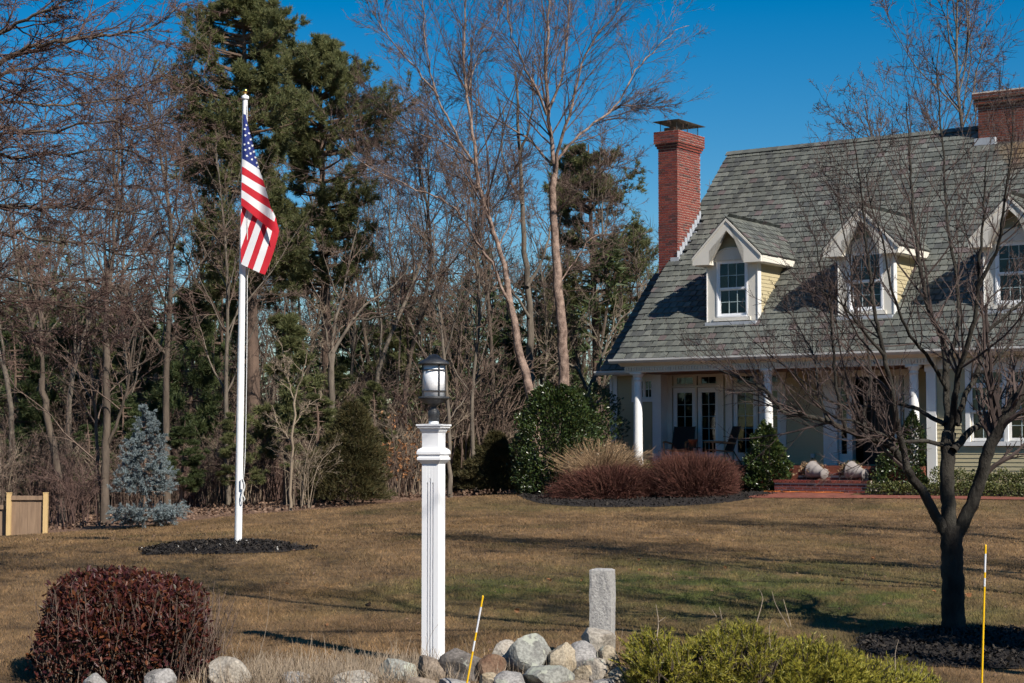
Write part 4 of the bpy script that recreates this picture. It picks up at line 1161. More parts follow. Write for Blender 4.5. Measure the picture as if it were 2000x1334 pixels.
hal = [(482, 205, .03), (483.5, 300, .1), (483, 535, .05), (482, 700, .04), (479, 880, .02), (475, 940, -.03), (473, 946, -.06)]
b = MB(); b.tubes(spline([at(x, y, FD - dd) - FP for x, y, dd in hal], 40), np.full(40, .0055), 5)
b.tubes(spline([at(x, y, FD - .1) - FP for x, y in [(474, 935), (478, 950), (474, 965), (478, 974), (475, 980), (472.5, 972), (475, 955)]], 24), np.full(24, .008), 5)
b.build('halyard', M['rope'], pole, True)

flag = thing('flag', 'striped flag with white stars hanging limp from the white pole', 'flag', tuple(FP))
zx = lambda q: (400 + q[0] / 3.336, 160 + q[1] / 3.336)
def fl(px, py, dd): return at(px, py, FD - .06 - dd) - FP
# front sheet: hoist edge to the fold
rightE = spline([(479, 222), (490, 265), (506, 329), (514, 352), (529, 406), (542, 460)], 200)
leftY = [222, 310, 325, 340.5, 356, 371, 386, 401]; rightY = [224, 331, 352, 367, 388, 409, 433, 460]
nU = 22
def sheetA(s, u):
    """s 0..7 (canton, then six stripes), u 0..1 across"""
    k = min(int(s), 6); f = s - k
    yl = leftY[k] + (leftY[k + 1] - leftY[k]) * f; yr = rightY[k] + (rightY[k + 1] - rightY[k]) * f
    xl = 475 - (yl - 222) * .022; xr = np.interp(yr, rightE[:, 1], rightE[:, 0])
    x = xl + (xr - xl) * u; y = yl + (yr - yl) * (u ** 1.15) + 3.0 * math.sin(u * math.pi) * (s / 7)
    dd = .075 + .045 * math.sin(u * 5.2 + s * .35) * min(1, .25 + s / 5) + .06 * u * s / 7 - .02 * math.cos(u * 11 + s) * (s / 7)
    return fl(x, y, dd)
b = MB()
rows = np.unique(np.r_[np.linspace(0, 1, 15), np.linspace(1, 7, 37)])
grid = np.array([[sheetA(s, u) for u in np.linspace(0, 1, nU)] for s in rows])
V = grid.reshape(-1, 3)
for i in range(len(rows) - 1):
    sm = (rows[i] + rows[i + 1]) / 2
    m = 2 if sm < 1 else (1 if int(sm) % 2 == 1 else 0)
    idx = np.arange(nU - 1) + i * nU
    F = np.stack([idx, idx + nU, idx + nU + 1, idx + 1], -1)
    b.f.append(F); b.m.append(np.full(len(F), m))
b.v.append(V); b.n = len(V)
fa = b.build('upper_fold', [M['red'], M['flagwhite'], M['blue']], flag, True)
# rear sheet: the fly end hanging below the fold
bnd = [((240, 770), (234, 862)), ((252, 780), (234, 868)), ((285, 790), (234, 950)), ((330, 810), (234, 1090)), ((366, 825), (236, 1186)), ((402, 845), (278, 1207)), ((430, 880), (313, 1224)), ((452, 915), (354, 1242)), ((478, 1000), (392, 1256))]
b = MB(); nT = 26; nS = 5
cols = []
for k in range(8):
    for j in range(nS):
        cols.append((k, j / nS))
cols.append((7, 1.0))
pts = []
for (k, f) in cols:
    a0, a1 = (np.array(zx(bnd[k][q])) * (1 - f) + np.array(zx(bnd[k + 1][q])) * f for q in (0, 1))
    S = k + f
    for t_ in np.linspace(-.12, 1, nT):
        p = a0 + (a1 - a0) * t_
        bul = 4 * t_ * (1 - t_)
        p = p + np.array([bul * (2.2 if S > 6 else .6) * (S / 8), 0])
        dd = .0 + .03 * math.sin(S * 1.15 + t_ * 2.0) * min(1, t_ * 1.3 + .2) + .05 * t_
        pts.append(fl(p[0], p[1], dd))
for i in range(len(cols) - 1):
    m = 1 if cols[i][0] % 2 == 0 else 0
    idx = np.arange(nT - 1) + i * nT
    F = np.stack([idx, idx + 1, idx + nT + 1, idx + nT], -1)
    b.f.append(F); b.m.append(np.full(len(F), m))
b.v.append(np.array(pts)); b.n = len(pts)
fb = b.build('lower_fold', [M['red'], M['flagwhite']], flag, True)
bs = MB(); Pp = [np.array(q) for q in star_poly(.021, .0085)]
bs.add(np.array([(0, 0, 0)] + Pp), [[0, 1 + (k + 1) % 10, 1 + k] for k in range(10)])
star_me = mesh_np('star', np.concatenate(bs.v), bs.f, bs.m, M['star'])
for (s, u) in [(.22, .55), (.36, .8), (.47, .86), (.58, .9), (.69, .92), (.79, .94), (.89, .95), (.66, .18), (.77, .22), (.88, .30), (.58, .52), (.68, .55), (.78, .58), (.89, .62), (.45, .3), (.32, .3), (.96, .97)]:
    o = obj('star', star_me, fa); p = sheetA(s, u)
    pu = sheetA(s, min(1, u + .04)) - sheetA(s, max(0, u - .04)); ps = sheetA(s - .03, u) - sheetA(s + .03, u)
    n_ = np.cross(pu, ps); n_ = n_ / np.linalg.norm(n_)
    if n_[1] > 0: n_ = -n_
    xx = pu / np.linalg.norm(pu); zx_ = np.cross(xx, -n_); zx_ = zx_ / np.linalg.norm(zx_)
    yy = -n_; zz2 = np.cross(xx, yy)
    p = p + n_ * .006
    o.matrix_local = Matrix([[xx[i], yy[i], zz2[i], p[i]] for i in range(3)] + [[0, 0, 0, 1]])

# ------------------------------------------------------------------ granite post, stakes
GP = at(1177, 1302, 13.65); GP[2] = gz(GP[0], GP[1])
bm = bmesh.new(); bmesh.ops.create_cube(bm, size=1)
for v in bm.verts: v.co = Vector((v.co.x * .165, v.co.y * .16, (v.co.z + .5) * .76 - .1))
bmesh.ops.subdivide_edges(bm, edges=bm.edges[:], cuts=7, use_grid_fill=True)
rg = random.Random(4)
from mathutils import noise as mn
for v in bm.verts:
    q = mn.noise_vector(v.co * 9) * .006 + mn.noise_vector(v.co * 30) * .004
    k = 1
    if abs(v.co.x) > .08 and abs(v.co.y) > .078: k = .965
    if v.co.z > .65 and (abs(v.co.x) > .08 or abs(v.co.y) > .078): v.co.z -= .008
    v.co = Vector((v.co.x * k + q.x, v.co.y * k + q.y, v.co.z + (q.z if v.co.z > 0 else 0)))
me = bpy.data.meshes.new('granite_post'); bm.to_mesh(me); bm.free(); me.materials.append(M['granite'])
o = tag(obj('granite_post', me), 'square rough grey granite post behind the rocks', 'post'); o.location = tuple(GP); o.rotation_euler = (0, 0, -math.radians(16))
def stake(label, pts, d, bands):
    P = [at(x, y, d) for x, y in pts]
    base = P[0].copy(); 
    t = thing('driveway_stake', label, 'stake', tuple(base))
    P = [p - base for p in P]
    L0 = np.linalg.norm(P[-1]); dirv = P[-1] / L0
    for (a, c, m, nm) in bands:
        b = MB(); b.tubes(np.array([dirv * a * L0, dirv * c * L0]), np.array([.0065, .0065]), 10); b.build(nm, M[m], t, True)
    b = MB(); b.lathe([(.0068, 0), (.0066, .006), (.003, .011), (0, .012)], tuple(dirv * L0), 10); b.build('tip', M['yellow'], t, True)
stake('short leaning yellow and white marker stake in front of the rocks', [(905, 1372), (943, 1166)], 12.0, [(-.15, .485, 'yellow', 'rod'), (.485, .585, 'stakewhite', 'reflective_band'), (.585, .665, 'yellow', 'rod'), (.665, .905, 'stakewhite', 'reflective_band'), (.905, 1, 'yellow', 'rod')])
stake('tall upright yellow and white marker stake near the bare tree', [(1916, 1395), (1925, 1067)], 11.6, [(-.1, .76, 'yellow', 'rod'), (.76, .81, 'stakewhite', 'reflective_band'), (.81, .845, 'yellow', 'rod'), (.845, .955, 'stakewhite', 'reflective_band'), (.955, 1, 'yellow', 'rod')])

# ------------------------------------------------------------------ rocks
def rock(label, px, py, w_, h_, d, mat, seed, rot=0.0, flat=0, depth=None):
    k = d / FPX; c = at(px, py, d)
    bm = bmesh.new(); bmesh.ops.create_icosphere(bm, subdivisions=4, radius=1)
    r = random.Random(seed); off = Vector((r.uniform(-50, 50), r.uniform(-50, 50), r.uniform(-50, 50)))
    planes = [(Vector((r.gauss(0, 1), r.gauss(0, 1), r.gauss(0, 1))).normalized(), r.uniform(.5, .84)) for _ in range(9 + flat * 4)]
    for v in bm.verts:
        p = v.co.copy()
        p *= 1 + .24 * mn.noise(p * 1.1 + off)
        for n_, dist in planes:
            e = p.dot(n_) - dist
            if e > 0: p -= n_ * e * .97
        p += p.normalized() * (.035 * mn.noise(p * 3.1 + off) + .018 * mn.noise(p * 9 + off) + .008 * mn.noise(p * 22 + off))
        v.co = p
    sx, sz = w_ * k / 1.55, h_ * k / 1.5; sy = depth or (sx + sz) / 2 * r.uniform(.85, 1.1)
    for v in bm.verts: v.co = Vector((v.co.x * sx, v.co.y * sy, v.co.z * sz))
    me = bpy.data.meshes.new('rock'); bm.to_mesh(me); bm.free(); me.materials.append(M[mat])
    me.polygons.foreach_set("use_smooth", [True] * len(me.polygons)); me.set_sharp_from_angle(angle=.42)
    o = tag(obj('rock', me), label, 'rock', 'rocks of the low wall at the lawn edge'); o.location = tuple(c); o.rotation_euler = (0, rot, r.uniform(-.3, .3))
    return o
RK = [('small grey rock at the foot of the burgundy hedge', 192, 1336, 40, 26, 12.3, 'rock_grey', 0, 0),
 ('rounded grey rock beside the burgundy hedge', 313, 1330, 56, 40, 12.5, 'rock_grey', 0, 0),
 ('pale speckled boulder among the dry stalks, nearest the hedge', 439, 1324, 70, 60, 12.6, 'rock_pale', 0, 0),
 ('flat grey rock alone in the dry grass', 588, 1332, 56, 36, 12.6, 'rock_grey', 0, 0),
 ('broad grey rock with a lichen patch, left of the lamp post', 768, 1318, 74, 54, 12.7, 'rock_green', 0, 0),
 ('low buff rock half hidden at the bottom edge by the dry grass', 702, 1334, 78, 36, 12.4, 'rock_pale', 0, 0),
 ('rounded brown rock against the foot of the lamp post', 846, 1313, 70, 48, 12.75, 'rock_brown', 0, .15),
 ('small brown rock under the rounded brown rock', 826, 1338, 52, 24, 12.3, 'rock_brown', 0, 0),
 ('dark grey slanting boulder behind the leaning stake', 917, 1306, 88, 56, 12.7, 'rock_dark', 0, .3),
 ('flat grey stone below the dark slanting boulder', 886, 1338, 56, 20, 12.25, 'rock_grey', 0, 0),
 ('rust brown rock between the dark boulder and the pale wedge', 962, 1310, 46, 44, 12.6, 'rock_rust', 0, .2),
 ('pale wedge shaped stone leaning on the big grey boulder', 981, 1287, 62, 46, 12.9, 'rock_pale', 1, -.35),
 ('small tan stone at the bottom edge beside the leaning stake', 953, 1336, 34, 30, 12.2, 'rock_tan', 0, 0),
 ('big rounded grey boulder with greenish lichen', 1036, 1288, 76, 72, 12.75, 'rock_green', 0, 0),
 ('pale grey cobble at the bottom edge below the big boulder', 1000, 1334, 56, 34, 12.2, 'rock_grey', 0, 0),
 ('broad tan stone with lichen at the bottom edge', 1072, 1326, 78, 42, 12.3, 'rock_green', 0, 0),
 ('beige angular boulder to the right of the lichened one', 1096, 1298, 62, 60, 12.7, 'rock_tan', 1, .25),
 ('mid grey stone under the topmost stone', 1140, 1282, 54, 50, 12.8, 'rock_grey', 1, 0),
 ('topmost pale stone of the pile, against the granite post', 1166, 1259, 62, 48, 13.0, 'rock_pale', 0, .1),
 ('tan stone beside the foot of the granite post', 1188, 1291, 38, 46, 12.75, 'rock_tan', 0, .2),
 ('small beige stone low in the pile below the mid grey one', 1139, 1318, 42, 34, 12.5, 'rock_tan', 0, 0),
 ('brownish stone low in the pile below the granite post', 1168, 1313, 40, 42, 12.5, 'rock_pale', 0, 0),
 ('last small tan stone of the pile, next to the yellow pine', 1203, 1324, 36, 34, 12.5, 'rock_tan', 0, 0),
 ('flat stone at the bottom edge under the beige stones', 1120, 1342, 70, 24, 12.2, 'rock_brown', 0, 0),
 ('flat stone at the bottom edge below the tan post stone', 1180, 1344, 54, 24, 12.2, 'rock_grey', 0, 0)]
for k, (lb, x, y, w_, h_, d, m_, fl_, rt_) in enumerate(RK):
    rock(lb, x, y, w_ * 1.08, h_ * 1.1, d, m_, 100 + k, rt_, fl_)

# ------------------------------------------------------------------ fence panel at the wood's edge
fd = 38.5
def fence_panel(label, x0, x1, y0, y1, xposts, d):
    A = at(x0, y1, d); B = at(x1, y1 - 3, d)
    t = thing('fence_panel', label, 'fence', tuple(A)); k = d / FPX
    Hh = (y1 - y0) * k + .25; L = B[0] - A[0]; dy = B[1] - A[1]
    n = max(2, int(L / .14))
    b = MB(); b.box(.01, L - .01, .022, .03 + max(dy, 0) * 0, -.25, Hh - .37); b.build('backing', M['fencewood'], t)
    for i in range(n):
        b = MB(); u0 = L * i / n + .002; u1 = L * (i + 1) / n - .002
        b.box(u0, u1, random.uniform(-.003, .003), .02, -.25, Hh - .36); b.build('board', M['fencewood'], t)
    b = MB(); b.box(-.02, L + .02, -.045, .06, Hh - .355, Hh - .27); b.build('top_rail', M['fencewood'], t)
    for x in xposts:
        P = at(x, y1, d); b = MB(); b.box(P[0] - A[0] - .045, P[0] - A[0] + .045, -.07, .02, -.3, Hh - .22); b.box(P[0] - A[0] - .05, P[0] - A[0] + .05, -.075, .025, Hh - .22, Hh - .20); b.build('post', M['postwood'], t)
fence_panel('square tan fence panel between two yellow posts by the wood', 21, 86, 967, 1046, (17.5, 89), fd)
fence_panel('lower fence panel cut off by the edge of the picture', -60, 12, 985, 1046, (), fd + .1)

# ------------------------------------------------------------------ plants: helpers
UPV = np.array([0, 0, 1.0])
def grow(rng, P, R, n, t, ang, lenf, K, wob=.12, trop=.0, rf=.5, tip=.35, rmin=.0, absl=None, dirb=None):
    """side branches on the branches P (N,K,3), R (N,K); returns (M,K,3), (M,K)"""
    Np, Kp, _ = P.shape
    if np.isscalar(n): n = np.full(Np, n)
    n = np.asarray(n, int); idx = np.repeat(np.arange(Np), n); m = len(idx)
    if m == 0: return np.zeros((0, K, 3)), np.zeros((0, K))
    tt = rng.uniform(t[0], t[1], m); f = tt * (Kp - 1); i0 = np.minimum(f.astype(int), Kp - 2); fr = (f - i0)[:, None]
    A = P[idx, i0]; B = P[idx, i0 + 1]; pos = A + (B - A) * fr; tan = unit(B - A)
    r = R[idx, i0] * (1 - fr[:, 0]) + R[idx, i0 + 1] * fr[:, 0]
    plen = np.linalg.norm(np.diff(P, axis=1), axis=2).sum(1)[idx]
    q = rng.normal(size=(m, 3)); q = unit(q - (q * tan).sum(1, keepdims=True) * tan)
    a = rng.uniform(ang[0], ang[1], m)[:, None]
    d = tan * np.cos(a) + q * np.sin(a)
    if dirb is not None: d = unit(d + np.asarray(dirb))
    L = (plen * rng.uniform(lenf[0], lenf[1], m) * (1.15 - .6 * tt)) if absl is None else rng.uniform(absl[0], absl[1], m) * (1.1 - .4 * tt)
    step = (L / (K - 1))[:, None]
    out = np.empty((m, K, 3)); out[:, 0] = pos
    for k in range(1, K):
        d = unit(d + rng.normal(0, wob, (m, 3)) + UPV * trop)
        out[:, k] = out[:, k - 1] + d * step
    r0 = np.maximum(np.minimum(r * rf, .9 * r), rmin)
    R2 = r0[:, None] * np.linspace(1, tip, K)[None]
    return out, R2
def ribbon(b, rng, P, R, m=0):
    """finest twigs: a flat tapering strip along three points each"""
    n = len(P); p0, p1, p2 = P[:, 0], P[:, P.shape[1] // 2], P[:, -1]
    s = unit(np.cross(p2 - p0, rng.normal(size=(n, 3)))) * R[:, :1]
    V = np.stack([p0 - s, p0 + s, p1 + s * .8, p1 - s * .8, p2], 1).reshape(-1, 3); k = (np.arange(n) * 5)[:, None]
    b.add(V, k + np.array([0, 1, 2, 3]), m); b.add(V[:0], np.zeros((0, 3)))
    b.f.append((k + np.array([3, 2, 4])) + b.n - len(V)); b.m.append(np.full(n, m, np.int32))
def needles(rng, C, D, n, L, W, spread=.8, up=.15, seg=1, base=0.0):
    """n thin blades from each centre C round the direction D -> verts, tri faces"""
    m = len(C) * n
    c = np.repeat(C, n, 0); d = np.repeat(D, n, 0)
    d = unit(d + rng.normal(0, spread, (m, 3)) + UPV * up)
    l = rng.uniform(L[0], L[1], m)[:, None]; s = unit(np.cross(d, rng.normal(size=(m, 3)))) * (rng.uniform(.7, 1.2, m)[:, None] * W / 2)
    b0 = c + d * base * l
    V = np.stack([b0 - s, b0 + s, c + d * l], 1)
    return V.reshape(-1, 3), np.arange(m * 3).reshape(-1, 3)
def leaves(rng, C, D, L, W, fold=.25, flat=.0):
    """folded leaves: 6 verts, 2 quads each; D = pointing direction"""
    m = len(C)
    d = unit(D); nrm = unit(rng.normal(size=(m, 3)) + np.array([0, -.3, .9]) * flat); s = unit(np.cross(d, nrm)); u = np.cross(s, d)
    l = rng.uniform(L[0], L[1], m)[:, None]; w_ = l * rng.uniform(W[0], W[1], m)[:, None] / 2
    p0 = C; p3 = C + d * l
    a1 = C + d * l * .35 + s * w_ + u * w_ * fold; a2 = C + d * l * .7 + s * w_ * .85 + u * w_ * fold
    b1 = C + d * l * .35 - s * w_ + u * w_ * fold; b2 = C + d * l * .7 - s * w_ * .85 + u * w_ * fold
    V = np.stack([p0, a1, a2, p3, b2, b1], 1).reshape(-1, 3)
    k = (np.arange(m) * 6)[:, None]
    return V, np.concatenate([k + np.array([0, 1, 2, 3]), k + np.array([0, 3, 4, 5])])
def shell_points(rng, n, shape, power=.5):
    """points inside a blob given as radius function of unit directions, denser outwards"""
    d = unit(rng.normal(size=(n, 3))); r = rng.uniform(0, 1, n) ** power
    return d * (r * shape(d))[:, None], d
def lumpy(seed, amp=.15, k=8):
    r = np.random.default_rng(seed); C = unit(r.normal(size=(k, 3)))
    A = r.uniform(-1, 1, k) * amp
    return lambda d: 1 + (np.exp(-((d[:, None] - C[None]) ** 2).sum(-1) * 3.0) * A[None]).sum(1)
def plant(name, label, cat, loc, group=None):
    return thing(name, label, cat, tuple(loc), 0, group)
def G(px, d):
    """a spot on the ground in the photo column px at distance d"""
    x = (px - 1000) / FPX * d
    return np.array([x, d, gz(x, d)])

# ------------------------------------------------------------------ broadleaf evergreens
def holly(label, loc, rx, ry, h, n, seed, cone=False, leaf=(.055, .085), mat='holly'):
    rng = np.random.default_rng(seed); t = plant('holly_bush', label, 'bush', loc)
    lm = lumpy(seed, .55, 14)
    z = rng.beta(1.15, 1.35, n) if cone else rng.uniform(0, 1, n) ** .85
    a = rng.uniform(0, 2 * math.pi, n)
    prof = (np.clip(1.03 - z, 0, 1) ** .8 * (1 - np.exp(-z * 14)) ** .5 * 1.12) if cone else np.sqrt(np.clip(1 - (np.abs(z - .36) / .66) ** 2.2, 0, 1)) * (1.08 - .25 * z)
    d = np.stack([np.cos(a), np.sin(a), (z - .4) * 2], -1); k = lm(unit(d))
    r = rng.uniform(.25, 1, n) ** .35
    r = r * (1 + .10 * np.sin(z * 24 + a * 3) + rng.normal(0, .05, n))
    C = np.stack([np.cos(a) * prof * r * rx * k, np.sin(a) * prof * r * ry * k, z * h * (1 + (k - 1) * .4)], -1)
    D = unit(np.stack([np.cos(a), np.sin(a), .35 + .5 * z], -1) + rng.normal(0, .55, (n, 3)))
    b = MB(); b.add(*leaves(rng, C, D, leaf, (.45, .6), .35, .8)); b.build('foliage', M[mat], t)
    # stems inside
    P = np.stack([np.zeros((9, 3)), rng.normal(0, .12, (9, 3)) * np.array([rx, ry, 0]) + [0, 0, h * .4], rng.normal(0, .3, (9, 3)) * np.array([rx, ry, 0]) + [0, 0, h * .8]], 1)
    if cone: P[:, 2] *= [.3, .3, 1.1]
    b = MB(); b.tubes(P, np.tile([.03, .02, .006], (9, 1)), 5); b.build('stems', M['bark_grey'], t)['kind'] = 'stuff'
    return t
holly('big dark green holly bush left of the porch column', G(1082, 47.2), 1.0, 1.0, 2.62, 15000, 21, leaf=(.06, .095))
holly('smaller holly bush between the big one and the house wall', G(1142, 48.3), .75, .75, 2.25, 6000, 22, leaf=(.06, .095))
holly('pointed holly bush in front of the second porch column', G(1498, 44.9), .66, .66, 1.66, 9500, 23, True)
holly('pointed holly bush behind the bare tree by the entry steps', G(1778, 43.3), .72, .72, 1.75, 9500, 24, True)
def box_hedge(label, pts, w_, h, n, seed, mat='boxwood'):
    rng = np.random.default_rng(seed); t = plant('boxwood_hedge', label, 'hedge', (0, 0, 0))
    P = spline([np.r_[p[:2], gz(p[0], p[1])] for p in pts], 40)
    s = rng.uniform(0, 39, n); i0 = np.minimum(s.astype(int), 38); q = P[i0] + (P[i0 + 1] - P[i0]) * (s - i0)[:, None]
    a = rng.uniform(0, math.pi, n); r = rng.uniform(.5, 1, n) ** .4 * (1 + .12 * np.sin(s * 1.3 + seed) + rng.normal(0, .06, n))
    tn = unit(P[-1] - P[0]); sd = np.cross(tn, UPV)
    C = q + sd * (np.cos(a) * r * w_ / 2)[:, None] + UPV * (np.sin(a) * r * h)[:, None]
    D = unit(sd * np.cos(a)[:, None] + UPV * (np.sin(a) + .3)[:, None] + rng.normal(0, .6, (n, 3)))
    b = MB(); b.add(*leaves(rng, C, D, (.035, .06), (.5, .7), .2, .5)); b.build('foliage', M[mat], t)
    m = 60; i0 = rng.integers(0, 40, m); Q = np.stack([P[i0], P[i0] + rng.normal(0, .1, (m, 3)) * [1, 1, 0] + [0, 0, h * .7]], 1)
    b = MB(); b.tubes(Q, np.tile([.012, .005], (m, 1)), 4); b.build('stems', M['bark_grey'], t)['kind'] = 'stuff'
box_hedge('low green boxwood hedge along the porch, behind the burgundy mounds', [H(-.2, -.75), H(1.5, -.8), H(3.2, -.75)], .7, .72, 7000, 31)
box_hedge('low clipped hedge against the sunlit wall under the window', [H(8.2, -.5), H(10, -.5), H(12.5, -.5)], .75, .50, 8000, 32)
box_hedge('sprawling low evergreen at the path edge near the corner pilaster', [H(7.0, -1.25), H(8.4, -1.35), H(9.6, -1.2), H(11.5, -1.2)], .65, .26, 6000, 33)

# ------------------------------------------------------------------ burgundy mounds, dry shrub
def mound(label, loc, rx, ry, h, n, seed):
    rng = np.random.default_rng(seed); t = plant('burgundy_mound', label, 'shrub', loc)
    lm = lumpy(seed, .42, 14)
    a = rng.uniform(0, 2 * math.pi, n); el = rng.uniform(-.05, 1, n); el = np.arcsin(np.clip(el, -1, 1))
    d = np.stack([np.cos(a) * np.cos(el), np.sin(a) * np.cos(el), np.sin(el)], -1)
    rr = lm(d) * (.86 + rng.normal(0, .06, n)) * (np.abs(np.cos(el)) ** 3.6 + np.abs(np.sin(el)) ** 3.6) ** (-1 / 3.6)
    E = d * rr[:, None] * np.array([rx, ry, h]); E[:, 2] = np.maximum(E[:, 2], .02)
    S0 = E * rng.uniform(.35, .75, n)[:, None]; S0[:, 2] = np.maximum(E[:, 2] * .5 - .05, 0)
    S0[:, :2] += rng.normal(0, .06, (n, 2))
    mid = (S0 + E) / 2 + rng.normal(0, .04, (n, 3)) + [0, 0, .03]
    P = np.stack([S0, mid, E + rng.normal(0, .018, (n, 3))], 1)
    b = MB(); ribbon(b, rng, P, np.tile([.006, .0045, .0022], (n, 1)))
    P2, R2 = grow(rng, P, np.tile([.006, .0045, .0025], (n, 1)), 5, (.3, 1), (.3, 1.1), (.1, .24), 3, .25, .06, .7, .4, .002)
    ribbon(b, rng, P2, R2)
    b.build('twigs', M['barberry'], t)['kind'] = 'stuff'
mound('broad burgundy twiggy mound nearest the big holly', G(1192, 44.6), 1.5, 1.05, .86, 6800, 41)
mound('burgundy twiggy mound in front of the porch chairs', G(1358, 44.3), 1.22, 1.0, 1.0, 6300, 42)
def dry_bush(label, loc, n, seed, h, spread, heads):
    rng = np.random.default_rng(seed); t = plant('dry_hydrangea', label, 'shrub', loc)
    a = rng.uniform(0, 2 * math.pi, n); lean = rng.uniform(.02, 1, n) ** .7 * spread
    base = np.stack([np.cos(a), np.sin(a), 0 * a], -1) * rng.uniform(0, .28, n)[:, None]
    hh = h * rng.uniform(.55, 1.0, n) * (1 - .25 * lean / spread)
    tip = base + np.stack([np.cos(a) * lean, np.sin(a) * lean, hh], -1)
    mid = (base + tip) / 2 + np.stack([-np.cos(a) * lean * .16, -np.sin(a) * lean * .16, hh * .08], -1) + rng.normal(0, .03, (n, 3))
    P = np.array([spline([base[i], mid[i], tip[i]], 5) for i in range(n)])
    b = MB(); b.tubes(P, np.tile(np.linspace(.007, .004, 5), (n, 1)), 3)
    P2, R2 = grow(rng, P, np.tile(np.linspace(.007, .004, 5), (n, 1)), 8, (.35, 1), (.25, .9), (.12, .3), 3, .2, .05, .7, .5, .0035)
    ribbon(b, rng, P2, R2); b.build('stems', M['straw'], t)['kind'] = 'stuff'
    k = rng.choice(n, heads, False)
    C = np.repeat(tip[k], 26, 0) + rng.normal(0, .035, (heads * 26, 3)); V, F = leaves(rng, C, unit(rng.normal(size=C.shape)), (.02, .035), (.7, .9), .3)
    b = MB(); b.add(V, F); b.build('flower_heads', M['straw'], t)
dry_bush('straw brown dry shrub with faded flower heads before the porch column', G(1172, 46.1), 620, 51, 1.5, 1.2, 40)

# ------------------------------------------------------------------ clipped hedge with burgundy leaves, foreground
def leaf_hedge(label, px0, px1, d, ytop, seed, n):
    k = d / FPX; x0 = (px0 - 1000) * k; x1 = (px1 - 1000) * k; c = np.array([(x0 + x1) / 2, d + .1, 0]); c[2] = gz(c[0], c[1])
    h = 1.55 + (880 - ytop) * k - c[2]; rng = np.random.default_rng(seed)
    t = plant('burgundy_hedge', label, 'hedge', c)
    hx, hy = (x1 - x0) / 2 * .99, .5
    # superellipsoid, densest at the surface, ragged
    dd = unit(rng.normal(size=(n, 3))); dd[:, 2] = np.abs(dd[:, 2]) * np.sign(rng.uniform(-.35, 1, n))
    p = 4.2
    rad = (np.abs(dd[:, 0]) ** p + np.abs(dd[:, 1]) ** p + np.abs(dd[:, 2]) ** p) ** (-1 / p)
    r = rad * np.clip(1 - rng.exponential(.13, n) + rng.normal(0, .03, n), .15, 1.2) * lumpy(seed, .2, 22)(dd)
    C = dd * r[:, None] * np.array([hx, hy, h * .56]) + [0, 0, h * .48]
    C = C[C[:, 2] > -.05]
    m = len(C); D = unit(dd[:m] * .7 + rng.normal(0, .6, (m, 3)) + UPV * .25)
    b = MB(); b.add(*leaves(rng, C, D, (.028, .056), (.36, .5), .3, .3)); b.build('foliage', M['burgundy'], t)
    m = 420; base = np.c_[rng.uniform(-hx * .85, hx * .85, m), rng.uniform(-hy * .8, hy * .7, m), np.zeros(m)]
    tip = base * [1.08, 1.12, 1] + np.c_[rng.normal(0, .08, m), rng.normal(0, .08, m), rng.uniform(.4, .98, m) * h]
    P = np.stack([base, (base + tip) / 2 + rng.normal(0, .03, (m, 3)), tip], 1)
    b = MB(); b.tubes(P, np.tile([.005, .0035, .002], (m, 1)), 4)
    P2, R2 = grow(rng, P, np.tile([.004, .003, .002], (m, 1)), 4, (.3, 1), (.4, 1.1), (.15, .3), 3, .25, .1, .7, .4, .0018); b.tubes(P2, R2, 3)
    b.build('stems', M['twig'], t)['kind'] = 'stuff'
leaf_hedge('clipped hedge with small dark burgundy leaves, corner of the foreground', 86, 440, 12.9, 1138, 61, 21000)

